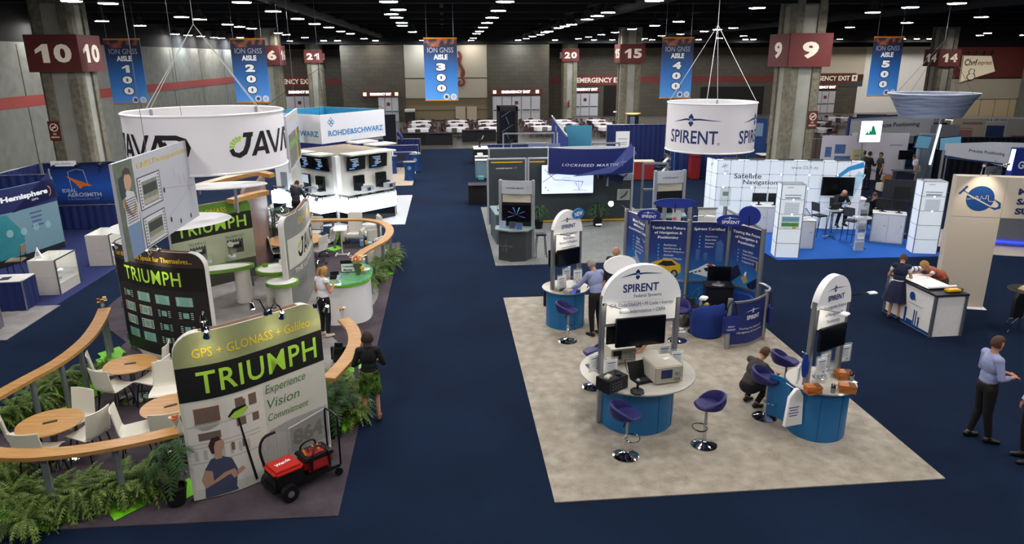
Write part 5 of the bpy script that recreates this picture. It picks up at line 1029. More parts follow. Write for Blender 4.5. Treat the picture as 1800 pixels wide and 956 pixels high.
# the dazzling spotlight on the wall's outer end
p = WP[0]; tt = thing('dazzle_lamp','dazzling bare spotlight on an arm at the outer end of the exhibit wall','lamp',(p.x,p.y,ZW+.055)); e = at(1074,358,2.55)-Vector((p.x,p.y,ZW+.055)); MB().tube([(0,0,0),(e.x*.5,e.y*.5,.14),tuple(e)],.012).obj('arm',CHROME,tt); MB().cyl(e+Vector((0,.1,0)),e,.05,.07).obj('housing',CHROME,tt); q = MB(); q.cyl(e-Vector((0,.002,0)),e-Vector((0,.012,0)),.066,n=20); q.obj('lens',mat('#fff0d0',.5,emit=220,var=0),tt)
# ---- low curved fence
FA,FB,FC_ = Vector((6.03,13.95)),Vector((7.06,14.42)),Vector((7.22,14.85)); t = thing('low_fence','low curved blue fence panel between silver posts at the edge of the cream carpet','fence',(FA.x,FA.y,KZ))
L_ = catmull([(0,0,0),(.55,.1,0),(1.03,.47,0)],10); s = Curve([(p.x,p.y) for p in L_]); L = s.len; o = slab(s,rect(L/2,.55,L-.08,.98),-.03,0).obj('panel',mat('#202c66',.5,var=.08),t); brandmark(o,s,L*.55,.68,.52,WT); write(o,s,'Testing the Future of',L*.52,.43,.7,.06,WT,off=.006); write(o,s,'Navigation & Positioning',L*.52,.34,.8,.06,WT,off=.006)
for pp in (Vector((0,0)),Vector((1.03,.47))): MB().cyl((pp.x,pp.y,0),(pp.x,pp.y,1.16),.055,n=16).obj('post',ALU,t)
for z in (.06,1.06): q = MB(); q.box((L/2,z,-.015),(L,.04,.05)); q.bend(s); q.obj('rail',ALU,t)
q = MB(); q.tube(catmull([(1.03,.47,1.1),(1.2,.7,1.12),(1.18,.9,1.14),(1.08,1.0,1.16)],6),.03,8); q.obj('rail',ALU,t)
def tote(u,v,label,rz):
    t = place('tote_bag',label,'bag',u,v,.62,rz); t.location = (FA if 'nearer' in label else Vector((7.06,14.42))).to_3d()+Matrix.Rotation(rz,3,'Z') @ Vector((0,-.095,.62)); MB().box((0,0,0),(.36,.07,.4),bev=.02).obj('bag',mat('#1a2a78',.7),t); MB().tube(catmull([(-.12,0,.2),(-.08,.0,.45),(.0,0,.52),(.08,0,.45),(.12,0,.2)],5),.014).obj('handle',mat('#12131c',.7),t); write(t,Flat((0,-.036,-.04),(1,0,0)),'SPIRENT',0,0,.16,.035,WT); shapes(t,'print',Flat((0,-.036,-.1),(1,0,0)),[rect(0,0,.22,.008),rect(0,-.02,.18,.008)],WT,.003)
tote(1281,574,'blue tote bag hung on the nearer post of the low fence',.1); tote(1347,570,'blue tote bag hung on the farther post of the low fence',1.35)
# ---- lounge corner
def tubchair(u,v,rz,label,m):
    p = at(u,v); t = thing('tub_chair',label,'armchair',(p.x,p.y,KZ),rz); q = MB(); n = 30; rings = []
    for i in range(n+1):
        a = R_(-35)+R_(250)*i/n; dd = Vector((math.cos(a),-math.sin(a),0)); tt = .5-.5*math.cos(2*PI*i/n); h = .62+.2*min(1,tt*1.3); rings.append([q.bm.verts.new(dd*r+Vector((0,0,z))) for r,z in ((.29,.05),(.36,.03),(.385,h*.6),(.39,h-.03),(.36,h),(.31,h-.02),(.29,h*.6))])
    for A,B in zip(rings,rings[1:]):
        for j in range(7): q.bm.faces.new((A[j],A[(j+1) % 7],B[(j+1) % 7],B[j]))
    q.bm.faces.new(rings[0]); q.bm.faces.new(rings[-1][::-1]); q.obj('shell',m,t,60); MB().lathe([(.29,.2),(.29,.4),(.22,.45),(0,.46)],n=28).obj('seat',m,t)
    for x,y in ((-.2,-.2),(.2,-.2),(-.2,.2),(.2,.2)): MB().cyl((x,y,0),(x,y,.2),.02).obj('leg',BLACK,t)
TB = mat('#1d3a86',.85,var=.06,scale=30,bump=.1); tubchair(1240,588,R_(12),'blue tub chair with its rounded back to the low fence',TB); tubchair(1290,580,R_(120),'blue tub chair half hidden behind the low fence and tote bag',TB)
t = place('media_cabinet','black cabinet before the curved exhibit wall carrying a monitor','cabinet',1266,548,0.0,R_(-12)); t.location = (6.3,15.3,KZ); MB().box((0,.1,.5),(.62,.45,1.0),bev=.01).obj('body',mat('#121318',.4),t); MB().box((0,-.13,.5),(.56,.01,.9)).obj('cabinet_door',mat('#17181e',.4),t); MB().box((0,.1,1.01),(.66,.5,.025)).obj('cabinet_top',BLACK,t)
p = t.location; t = thing('desk_monitor','black monitor standing on the cabinet before the exhibit wall','monitor',(p.x,p.y+.05,KZ+1.023),R_(-12)); monitor(t,0,0,.27,.54,.36,-1,'display'); MB().box((0,.03,.06),(.08,.03,.12)).obj('neck',ALU,t); MB().lathe([(.15,0),(.14,.012),(0,.015)],n=24,sy=.7).obj('foot',ALU,t)
p = at(1224,538,.62); t = thing('coffee_table','small black pedestal table beside the blue tub chair','table',(p.x,p.y-.1,KZ)); MB().box((0,0,.6),(.5,.4,.03),bev=.008).obj('table_top',BLACK,t); MB().cyl((0,0,.02),(0,0,.6),.03).obj('post',ALU,t); MB().lathe([(.2,0),(.2,.015),(0,.02)],n=24).obj('base',BLACK,t)
px,py = t.location.x,t.location.y
t = thing('laptop','black laptop on the small pedestal table by the tub chair','laptop',(px-.12,py,KZ+.616),.3); MB().box((0,0,.012),(.24,.18,.02)).obj('keyboard_base',BLACK,t); MB().box((0,.1,.09),(.24,.012,.16),rot=Matrix.Rotation(-.3,3,'X')).obj('lid',BLACK,t)
t = thing('water_bottle','clear water bottle on the small pedestal table','bottle',(px+.08,py+.05,KZ+.616)); MB().lathe([(.035,0),(.035,.15),(.015,.2),(.015,.22),(0,.22)],n=14).obj('bottle',GLASS,t); MB().cyl((0,0,.22),(0,0,.24),.016).obj('cap',PLASTW,t)
t = thing('snack_bowl','bowl with a yellow snack packet on the small pedestal table','bowl',(px+.18,py-.05,KZ+.616)); MB().lathe([(.04,0),(.075,.06),(.07,.06),(0,.015)],n=18).obj('bowl',GLASS,t); MB().sph((.01,0,.08),(.05,.04,.04),10).obj('packet',mat('#d8b13a',.5),t)
p = at(1203,574); t = thing('shoulder_bag','grey shoulder bag slumped on the carpet beside the tub chair','bag',(p.x,p.y,KZ),.5); MB().sph((0,0,.13),(.17,.11,.14),14).obj('bag',mat('#4a4640',.7),t); MB().tube(catmull([(-.12,-.02,.15),(-.05,-.06,.33),(.08,-.05,.3),(.13,-.02,.14)],5),.012).obj('strap',BLACK,t)
for k,(u,v) in enumerate(((1195,582),(1190,577))): p = at(u,v); t = thing('paper',('white sheet of paper on the carpet beside the grey bag','white sheet of paper half under the grey bag')[k],'paper',(p.x,p.y,KZ+.002*k),.4*k); MB().box((0,0,.002),(.21,.29,.002)).obj('sheet',PLASTW,t)
p = at(1312,699); t = thing('red_ball','small red ball lying on the open cream carpet','ball',(p.x,p.y,KZ)); MB().sph((0,0,.035),.035,16).obj('ball',mat('#b51220',.25),t); MB().cyl((0,.0,.066),(0,0,.072),.01,n=10).obj('cap',PLASTW,t)
# ---- the smaller ring
t,h = ring('smaller white hanging ring sign with blue star lettering',(7.35,19.4),3.72,4.99,1.2,7.0,4,.022)
for a_c in (-PI/2-.78,-PI/2+.9,-PI/2+2.5,-PI/2+3.9):
    s = Curve(arc((0,0),1.2,a_c-.8,a_c+.8,50)); write(t,s,'SPIRENT',s.len/2,.42,1.42,.4,LBL,bold=.015,off=.004); starmark(t,s,s.len/2+.1,.86,1.35,LBL); write(t,s,'®',s.len/2+.74,.26,.07,.07,LBL)
# ================================================================ SHARED BUILDERS FOR THE OTHER BOOTHS
DRAPE = mat('#1d2a5e',.9,var=.1,scale=4); DRAPEB = mat('#121521',.9,var=.1); SPANDEX = mat('#0b0c10',.75,var=.1); PIPE = ALU
def V2(p): return Vector((p[0],p[1],0))
def drape(label,p0,p1,h,m=None,z0=.02,pole=True):
    p0,p1 = V2(p0),V2(p1); d = p1-p0; L = d.length; t = thing('pipe_and_drape',label,'drape',(p0.x,p0.y,.006),math.atan2(d.y,d.x))
    n = max(8,int(L/.06)); pts = [(L*i/n,.028*math.sin(i*1.35)+.012*math.sin(i*.37)) for i in range(n+1)]
    q = MB(); q.ribbon(pts,.012,z0,h-.03); q.obj('cloth',m or DRAPE,t,60)
    if pole:
        q = MB(); q.cyl((0,0,h-.02),(L,0,h-.02),.02,n=8); q.obj('rail',PIPE,t)
        for x in (0,L): MB().cyl((x,0,0),(x,0,h),.024,n=10).obj('post',PIPE,t)
    return t
def skirt_table(label,c,w,d,h=.76,rz=0.0,m=None,top=None,flare=0.0):
    t = thing('draped_table',label,'table',(c[0],c[1],.006),rz)
    n = 15; per = []
    for a,b in (((-w/2,-d/2),(w/2,-d/2)),((w/2,-d/2),(w/2,d/2)),((w/2,d/2),(-w/2,d/2)),((-w/2,d/2),(-w/2,-d/2))):
        L = math.hypot(b[0]-a[0],b[1]-a[1]); k = max(4,int(L/.05)); nx,ny = (b[1]-a[1])/L,-(b[0]-a[0])/L
        for i in range(k): o = .012*math.sin(i*1.4) if not flare else -flare*math.sin(PI*i/k); per.append((a[0]+(b[0]-a[0])*i/k+nx*o,a[1]+(b[1]-a[1])*i/k+ny*o))
    q = MB(); q.prism(per,0,h-.02); q.obj('skirt',m or DRAPE,t,60); MB().box((0,0,h-.01),(w+.01,d+.01,.025),bev=.006).obj('table_top',top or m or DRAPE,t); return t
def office_stack(label,c,rz,m=None,hs=.46,wide=.46,stool=False):
    """stacking chair or high stool with padded seat and black frame"""
    t = thing('stacking_chair' if not stool else 'high_stool',label,'chair' if not stool else 'stool',(c[0],c[1],.02),rz); m = m or mat('#8f806c',.8,var=.06)
    MB().box((0,0,hs),(wide,wide*.95,.05),bev=.02).obj('seat',m,t); q = MB(); q.box((0,-wide*.52,hs+.33),(wide*.95,.035,.32),rot=Matrix.Rotation(.15,3,'X'),bev=.015); q.obj('backrest',m,t)
    for sx in (-1,1):
        MB().tube([(sx*wide*.46,wide*.42,0),(sx*wide*.44,wide*.4,hs-.02),(sx*wide*.44,-wide*.4,hs-.02),(sx*wide*.44,-wide*.52,hs+.3)],.012,6).obj('side_frame',BLACK,t); MB().tube([(sx*wide*.44,-wide*.3,hs-.02),(sx*wide*.48,-wide*.55,0)],.012,6).obj('leg',BLACK,t)
    if stool: MB().tube([(-wide*.45,wide*.42,.2),(wide*.45,wide*.42,.2)],.01).obj('foot_rail',BLACK,t)
    return t
def counter_box(label,c,w,d,h,rz=0,m=None,top=None,name='counter'):
    t = thing(name,label,'counter',(c[0],c[1],.02),rz); MB().box((0,0,h/2-.02),(w,d,h-.04),bev=.006).obj('body',m or WHITE,t); MB().box((0,0,h-.02),(w+.06,d+.06,.04),bev=.008).obj('counter_top',top or m or WHITE,t); return t
def poster(label,c,w,h,z,rz,m,lines=(),tm=None,stand=True,name='banner_stand',th=.04):
    t = thing(name,label,'display panel',(c[0],c[1],.02),rz); s = Flat((0,-th/2,0),(1,0,0)); slab(s,rect(0,z+h/2,w,h),-th,0).obj('panel_body',m,t)
    for (b,x,y,ww,hh) in lines:
        if b: write(t,s,b,x,z+y,ww,hh,tm or WT)
        else: shapes(t,'print',s,[rect(x,z+y,ww,hh)],tm or WT,.004)
    if stand and z > .06:
        for x in (-w*.4,w*.4): MB().cyl((x,0,0),(x,0,z),.02).obj('post',ALU,t)
    return t,s
# ================================================================ BOOTH WITH GLOWING COUNTERS
tag(MB().prism([(-1.68,27.1),(-1.64,33.2),(-7.8,33.2),(-7.8,27.1)],.0,.018).obj('booth_carpet',noise_mix('white_carpet',['#aeb0b2','#bfc1c3'],[30.0],rough=.95)),'white carpet under the glowing white counters','carpet')
K = Vector((-4.28,28.1,0)); DR = Vector((.73,.684,0)).normalized(); DL = Vector((-.71,.70,0)).normalized()
t = thing('demo_tower','pale V-shaped tower wall rising behind the glowing counters','exhibition wall',(K.x,K.y,.02))
IVORY = mat('#cfcabe',.6,var=.04,scale=3)
for d,L in ((DR,2.7),(DL,3.0)):
    m = d*L/2+Vector((0,.12,0)); MB().box((m.x,m.y,1.27),(L,.12,2.5),math.atan2(d.y,d.x)).obj('tower_wall',IVORY,t)
MB().box((0,.02,1.27),(.22,.22,2.54),PI/4).obj('corner_post',PLASTW,t)
MB().prism([(0,.1),tuple((DR*2.7).xy),tuple((DR*2.7+DL*3).xy),tuple((DL*3).xy)],2.52,2.56).obj('roof_panel',mat('#8d7e6a',.7),t)
GLOW = mat('#e6f2ff',.4,emit=3.2,var=0); SMOKE = mat('#14181d',.15,var=0,spec=.6)
def glowcounter(label,P,depth,nrm,base=True):
    P = [Vector((p[0],p[1],0)) for p in P]; o = P[0]; t = thing('glow_counter',label,'counter',(o.x,o.y,.02)); n = Vector(nrm)
    f = [p-o for p in P]; back = [p+n*depth for p in f][::-1]
    q = MB(); q.prism([(p.x,p.y) for p in f]+[(p.x,p.y) for p in back],.45,.95); q.obj('light_box',GLOW,t,20)
    f2 = [p+n*.1 for p in f]; q = MB(); q.prism([(p.x,p.y) for p in f2]+[(p.x,p.y) for p in back],0,.45); q.obj('plinth',SMOKE,t,20)
    q = MB(); q.prism([(p.x,p.y) for p in f]+[(p.x,p.y) for p in back],1.08,1.11); q.obj('counter_top',SMOKE,t,20)
    for a,b in zip(f,f[1:]):
        for k in (.15,.85): c = a.lerp(b,k)+n*.12; MB().cyl((c.x,c.y,.95),(c.x,c.y,1.08),.03,n=10).obj('standoff',CHROME,t)
    return t
glowcounter('long L-shaped glowing white counter nearest the central aisle',[(-4.18,27.5),(-3.68,27.02),(-2.12,28.5),(-2.08,28.98)],.3,(-.25,.95,0))
glowcounter('glowing white corner counter with its point towards the beech rail',[(-5.5,27.85),(-4.86,27.2),(-4.36,27.6)],.3,(.05,.98,0))
glowcounter('short glowing counter beyond the corner one, behind the dark-clothed man',[(-6.5,28.85),(-5.72,28.05)],.5,(.6,.75,0)); glowcounter('small separate glowing counter at the outer end of the white carpet',[(-7.25,29.7),(-6.75,29.5)],.4,(.2,.95,0))
BLUETXT = mat('#3f8fe0',.5,emit=1.2,var=0); WTXT = mat('#a9c8e8',.5,emit=.8,var=0)
def station(label,d,a,lab2,lab3,mon,inst=True):
    nn = Vector((d.y,-d.x,0)) if d.x > 0 else Vector((-d.y,d.x,0)); c = K+d*a; rz = math.atan2(d.y,d.x) if d.x > 0 else math.atan2(-d.y,-d.x)
    p = c+nn*.12; tv = thing('television',label,'television',(p.x,p.y,2.2),rz); tv.rotation_euler = (.12,0,rz)
    MB().box((0,0,0),(.88,.06,.54),bev=.01).obj('bezel',BLACK,tv); MB().box((0,-.032,0),(.84,.006,.5)).obj('screen',SCREEN,tv); s = Flat((0,-.036,0),(1,0,0)); shapes(tv,'screen_text',s,[rect(-.12,.18,.4,.022)]+[rect(-.1+.04*(k % 3),.12-k*.04,.34-.06*(k % 4),.014) for k in range(7)],WTXT,.002); shapes(tv,'screen_text',s,[rect(-.22,-.19,.26,.03)],BLUETXT,.002); MB().cyl((0,.0,.2),(0,.12,.2),.04).obj('wall_mount',BLACK,tv)
    b = thing('sun_board',lab2,'canopy',(c.x+nn.x*.22,c.y+nn.y*.22,2.56),rz); MB().box((0,0,.03),(1.15,.75,.06),bev=.006).obj('board',mat('#d8d3c6',.6),b); MB().box((0,-.35,.015),(1.13,.03,.03)).obj('edging',DKGREY,b)
    if mon:
        p = c+nn*.3; w = thing('monitor_post',lab3,'monitor',(p.x,p.y,1.132),rz); MB().box((0,.12,.3),(.45,.04,.6),bev=.005).obj('back_board',mat('#1b2027',.4),w); monitor(w,0,.04,.42,.5,.36,-1,'display',mat('#b8c2cc',.3,emit=.5,var=0) if mon == 2 else SCREEN); MB().box((0,0,.04),(.3,.2,.08),bev=.01).obj('foot',BLACK,w)
    if inst:
        p = c+nn*.62+d*.12; w = thing('bench_instrument',lab3.replace('monitor','silver bench instrument'),'instrument',(p.x,p.y,1.133),rz+.1); MB().box((0,0,.1),(.42,.3,.2),bev=.01).obj('case',mat('#a9adb0',.4,.4),w); MB().box((-.06,-.152,.1),(.18,.006,.13)).obj('screen',mat('#22303f',.3),w); MB().cyl((.13,-.15,.1),(.13,-.17,.1),.025).obj('knob',GREY,w)
station('wall television second from the corner on the aisle-side tower wall',DR,1.95,'pale ceiling board over the aisle-end television','dark monitor on the aisle end of the glowing counter',1); station('wall television next to the corner on the aisle-side tower wall',DR,.85,'pale ceiling board over the television just beside the tower corner','dark monitor behind the point of the long glowing counter',1)
station('wall television next to the tower corner on the beech-rail side',DL,.8,'pale ceiling board over the corner television on the beech-rail side','dark monitor on the corner glowing counter',1); station('wall television at the outer end of the tower on the beech-rail side',DL,1.75,'pale ceiling board at the outer end of the tower','white lit monitor behind the blurred man',2)
for u,v,z,l in ((637,250,2.56,'pale ceiling board farthest behind the tower'),(668,254,2.56,'pale ceiling board behind the aisle-end television')): p = at(u,v,z); b = thing('sun_board',l,'canopy',(p.x,p.y,z),R_(43)); MB().box((0,0,.03),(1.2,.8,.06),bev=.006).obj('board',mat('#d8d3c6',.6),b); MB().cyl((0,0,-2.54),(0,0,0),.04).obj('post',DKGREY,b)
p = at(517,300,1.4); t,s = poster('white upright panel with a grey window at the outer end of the tower',(K+DL*2.9+Vector((-.35,-.3,0))).xy,.75,1.9,.2,R_(-20),PLASTW,((None,0,1.1,.3,.8),),GREY)
# open laptop and boxes on the counter's aisle end
for k,(u,v,l,sz,c) in enumerate(((664,318,'open black laptop on the glowing counter',(.34,.3,.24),'#101216'),(676,325,'black printer at the aisle end of the glowing counter',(.4,.3,.2),'#141619'),(677,316,'white paper carton on the printer',(.2,.16,.1),'#e6e6e2'))):
    p = at(u,v,1.13); t = thing('desk_item',l,'office item',(p.x,p.y,1.133 if k < 2 else 1.333),.6);
    if k == 2: t.location.xy = lastp
    lastp = (p.x,p.y); MB().box((0,0,sz[2]/2),sz,bev=.012).obj('case',mat(c,.4),t); MB().box((0,-sz[1]/2-.003,sz[2]*.6),(sz[0]*.8,.006,sz[2]*.3)).obj('front_panel',DKGREY if k < 2 else GREY,t)
# square hanging sign
a_,b_,c_ = Vector((-4.57,27.0)),Vector((-2.45,29.75)),Vector((-7.3,29.1)); d_ = b_+c_-a_
t = thing('hanging_box_sign','white square hanging sign with blue diamond logo and teal lining','hanging sign',(a_.x,a_.y,3.15)); TEALIN = mat('#1f7fa6',.6); hh = 1.06; RSB = mat('#2f7fb5',.5,var=0)
P4 = [a_-a_,b_-a_,d_-a_,c_-a_]
for i in range(4):
    s = Curve([tuple(P4[i-1]),tuple(P4[i])]) if i else Curve([tuple(P4[3]),tuple(P4[0])]); L = s.len; s.curved = False
    o = slab(s,rect(L/2,hh/2,L,hh),-.03,0).obj('fabric_panel',mat('#dcdce0',.6,var=.01),t); shapes(o,'lining',s,[rect(L/2,hh/2,L,hh)],TEALIN,-.034)
    q = L*.12 if i == 1 else L*.05
    write(o,s,'ROHDE&SCHWARZ',L*.53,hh*.33,L*.86,hh*.2,RSB,bold=.025,off=.006)
    for dx,dy in ((0,.09),(.09,0),(-.09,0),(0,-.09)): shapes(o,'logo',s,[strip_poly([(L*.15+dx,hh*.72+dy-.075),(L*.15+dx+.075,hh*.72+dy),(L*.15+dx,hh*.72+dy+.075),(L*.15+dx-.075,hh*.72+dy),(L*.15+dx,hh*.72+dy-.075)],.03)[k] for k in range(4)],RSB,.006)
cc = (P4[0]+P4[2])/2
for p in P4: MB().tube([(p.x,p.y,hh),(cc.x,cc.y,hh+1.6)],.012,4).obj('chain',BLACK,t)
MB().cyl((cc.x,cc.y,hh+1.6),(cc.x,cc.y,8.5-3.15),.012,n=4).obj('chain',BLACK,t)
# ================================================================ GREY CORPORATE BOOTH WITH VIDEO WALL
tag(MB().prism([(1.42,21.0),(7.9,21.0),(7.9,30),(1.42,30)],0,.018).obj('booth_carpet',noise_mix('grey_tile_carpet',['#7d7f7b','#8d8f8a','#6d6f6c'],[1.8,30.0],rough=.95)),'grey mottled carpet before the video wall','carpet')
LG = mat('#343c40',.6,var=.04); LGL = mat('#6c7071',.5); YEL = mat('#d0a21c',.5); LMB = mat('#131f5e',.5,var=.04); SILVER = mat('#b4b6ba',.35,.5)
def lmstar(par,s,a,b,w,m): shapes(par,'logo',s,[strip_poly([(a-.5*w,b-.05*w),(a+.5*w,b+.02*w),(a-.12*w,b-.3*w),(a+.12*w,b+.4*w),(a+.1*w,b-.38*w)],[.02*w]*5)[k] for k in range(4)],m,.006)
def lm_wall(label,x0,x1,y,h,lettering=False):
    t = thing('booth_wall',label,'exhibition wall',((x0+x1)/2,y,.02)); w = x1-x0; MB().box((0,0,h/2),(w,.08,h),bev=.004).obj('panel',LG,t); MB().box((0,0,h),(w,.1,.05)).obj('cap_rail',SILVER,t)
    for x in (-w/2,w/2): MB().box((x,0,h/2),(.07,.12,h)).obj('post',SILVER,t)
    return t,Flat((0,-.042,0),(1,0,0)),w
t,s,w = lm_wall('dark grey booth wall with a yellow stripe and closet door beside the central aisle',1.55,3.0,26.75,2.5); MB().box((0,-.045,2.38),(1.2,.012,.05)).obj('stripe',YEL,t); write(t,s,'LOCKHEED MARTIN',-.1,2.15,.62,.05,PLASTW,bold=.01,shear=.2); lmstar(t,s,.32,2.17,.18,PLASTW)
MB().box((-.05,-.046,.95),(.9,.012,1.9)).obj('closet_door',mat('#30383c',.6),t); MB().cyl((-.4,-.05,1.0),(-.4,-.09,1.0),.025).obj('handle',CHROME,t)
t,s,w = lm_wall('dark grey booth wall carrying the bright video screen',3.1,7.15,26.75,2.5); MB().box((-1.7,-.045,2.38),(.6,.012,.05)).obj('stripe',YEL,t); MB().box((0,-.046,.06),(4.0,.012,.07)).obj('stripe',YEL,t)
lm_wall('grey rear booth wall standing behind the closet wall',1.78,4.3,29.6,2.55)[0];
tv = thing('video_screen','large bright video wall screen showing a pale line drawing','screen',(4.6,26.63,1.73)); MB().box((0,0,0),(2.06,.08,1.16),bev=.006).obj('bezel',BLACK,tv); VID = mat('#c3cefa',.4,emit=1.15,var=0); MB().box((0,-.042,0),(2.0,.006,1.1)).obj('screen',VID,tv); s = Flat((0,-.046,0),(1,0,0)); LN = mat('#3a4468',.5,var=0)
shapes(tv,'screen_drawing',s,[line_strip((-.95,-.1),(-.3,.35),.02),line_strip((-.9,.4),(-.5,-.02),.02),line_strip((-.5,-.02),(.6,-.1),.018),[(.25,.2),(.42,.5),(.5,.5),(.35,.16)],[(.45,.16),(.6,.5),(.68,.5),(.55,.14)],ell(-.85,-.3,.03,.02,8),ell(-.75,-.42,.03,.02,8)]+strip_poly([(.3,-.12),(.45,-.42),(.4,-.05),(.47,-.42),(.6,-.1)],.024)+strip_poly([(.2,-.42),(.75,-.44)],.012)+strip_poly(ell(-.05,.02,.16,.05,16),.008),LN,.002)
t = thing('curved_header','curved dark blue header sign with pale star logo over the video wall','sign',(5.3,25.6,.02)); pts = [(-1.58,.3),(-.8,-.2),(0,-.36),(.8,-.28),(1.62,.08)]; s = Curve([tuple(p.xy) for p in catmull([(a,b,0) for a,b in pts],8)]); L = s.len
slab(s,rect(L/2,2.53,L,.94),-.03,0).obj('front_panel',LMB,t); s2 = Curve([tuple(p.xy) for p in catmull([(1.62,.08,0),(.8,.5,0),(0,.62,0),(-.8,.55,0),(-1.58,.3,0)],8)]); slab(s2,rect(s2.len/2,2.5,s2.len,1.0),-.03,0).obj('back_panel',mat('#cfd3cf',.6),t)
write(t,s,'LOCKHEED MARTIN',L*.48,2.42,L*.62,.1,mat('#c6cbe0',.5,var=0),bold=.012,shear=.25,off=.006,space=1.15); lmstar(t,s,L*.83,2.5,.45,mat('#c6cbe0',.5,var=0)); shapes(t,'print',s,[strip_poly([(L*.3,2.02),(L*.7,2.25),(L*.99,2.95)],[.02,.25,.5])[k] for k in (0,1)],mat('#4a5590',.5,var=.15),.003)
for x in (-.7,.7): MB().box((x,.84,2.46),(.06,.5,.06)).obj('bracket',SILVER,t)
MB().cyl((1.6,.12,0),(1.6,.12,2.1),.035).obj('post',SILVER,t)
for u,v,z,l,c in ((1098,307,2.1,'framed aircraft photo, the upper one on the video wall','#8d9aa6'),(1096,342,1.4,'framed satellite photo, the lower one on the video wall','#a3a49c')):
    p = aty(u,v,26.68); t = thing('framed_photo',l,'picture',(p.x,26.68,p.z)); MB().box((0,0,0),(.5,.03,.42)).obj('mount',mat('#c4cacc',.5),t); MB().box((0,-.017,.0),(.46,.006,.38)).obj('photo',mat(c,.5,var=.3,scale=6),t); shapes(t,'picture_subject',Flat((0,-.022,0),(1,0,0)),[[(-.16,-.12),(.02,.0),(.12,.14),(.17,.12),(.08,-.04),(-.1,-.15)]],DKGREY,.002)
t = thing('satellite_model','dark satellite model with a blue wing hung beside the video screen','model',(5.78,26.2,1.95)); MB().box((0,0,0),(.16,.16,.34),bev=.01).obj('body',BLACK,t); MB().box((.55,0,-.12),(.7,.02,.3),rot=Matrix.Rotation(.35,3,'Y')).obj('solar_wing',mat('#1b2648',.3),t); MB().cyl((0,0,.17),(0,0,1.0),.006,n=4).obj('wire',STEEL,t); MB().cyl((.3,0,-.1),(.28,0,-.45),.02,.04).obj('antenna',GREY,t)
def lm_kiosk(label,c,rz,scr=True):
    t = thing('grey_kiosk',label,'kiosk',(c[0],c[1],.02),rz)
    for x in (-.52,.52): MB().box((x,0,1.25),(.1,.16,2.5),bev=.02).obj('post',SILVER,t)
    MB().box((0,.02,1.2),(.94,.06,2.3)).obj('back_panel',BLACK,t); s = Curve(arc((0,1.2),1.35,-PI/2-.37,-PI/2+.37,12)); o = slab(s,rect(s.len/2,2.28,s.len,.42),-.03,0).obj('header',mat('#b9bcc2',.4),t); write(o,s,'LOCKHEED MARTIN',s.len*.46,2.26,.55,.05,LMB,bold=.02,shear=.2); lmstar(o,s,s.len*.86,2.28,.2,LMB)
    MB().box((0,-.02,1.92),(.9,.02,.26)).obj('light_panel',mat('#c9c2ad',.6),t)
    if scr:
        monitor(t,0,-.08,1.45,.92,.56,-1); sf = Flat((0,-.112,1.45),(1,0,0))
        for k,c_ in enumerate(('#4f7fd0','#7a4fb0','#3fa08a','#3b62c0','#9a4a8a','#4aa0d8')): a = -1.2+k*.75; shapes(t,'screen_image',sf,[[(0,-.05),(.28*math.cos(a+.9)-.02,-.05+.26*math.sin(a+.9)),(.28*math.cos(a+.9)+.02,-.05+.26*math.sin(a+.9))]],mat(c_,.4,emit=.7,var=0),.004)
    q = MB(); q.prism([(-.55,-.05),(-.52,-.45),(-.1,-.62),(.35,-.5),(.5,-.05)],0,.98); q.obj('plinth',mat('#3d3f41',.5),t,20); q = MB(); q.prism([(-.68,.0),(-.62,-.52),(-.1,-.72),(.42,-.6),(.6,.0)],.98,1.02); q.obj('counter_top',mat('#7d9292',.35),t,20); sp_ = Flat((-.31,-.545,.5),(.42,-.17,0)); lmstar(t,sp_,0,0,.6,mat('#8d979c',.4)); return t
lm_kiosk('dark kiosk with a coloured star-burst screen at the corner of the grey carpet',(2.18,21.95),R_(-14)); lm_kiosk('grey kiosk seen beyond the white backed storage wall',(7.55,23.3),R_(6),False)
for k,(u,v,l) in enumerate(((884,400,'leaflet stand with an aircraft picture on the dark kiosk, first in line'),(901,402,'leaflet stand with a dark picture on the dark kiosk, middle in line'),(913,404,'leaflet stand nearest the dark kiosk post'))): p = at(u,v,1.04); t = thing('leaflet_stand',l,'leaflets',(p.x,p.y,1.043),R_(-14)); MB().box((0,0,.11),(.2,.05,.22),rot=Matrix.Rotation(-.2,3,'X')).obj('stand',GLASS,t); MB().box((0,-.02,.12),(.18,.02,.2),rot=Matrix.Rotation(-.2,3,'X')).obj('leaflet',mat(('#8d98b8','#2b3046','#35518a')[k],.5,var=.3,scale=9),t)
t = counter_box('curved grey-green reception counter beside the dark grey closet wall',(1.86,24.35),.55,1.5,1.05,R_(4),mat('#4a5a60',.5),mat('#7d9292',.35)); shapes(t,'print',Flat((-.276,-.3,.7),(0,-1,0)),[rect(0,0,.12,.02),rect(0,-.1,.12,.02),rect(0,-.2,.12,.02)],YEL,.003)
t = thing('member_sign','small black and white corporate member sign on the grey-green counter','sign',(1.84,24.1,1.09)); MB().box((0,0,.15),(.26,.02,.3)).obj('board',BLACK,t); s = Flat((0,-.011,.13),(1,0,0)); shapes(t,'card',s,[rect(0,0,.23,.16)],PLASTW,.003); write(t,s,'Corporate',0,.03,.19,.05,INK,bold=.03); write(t,s,'Member',0,-.035,.15,.045,INK,bold=.03)
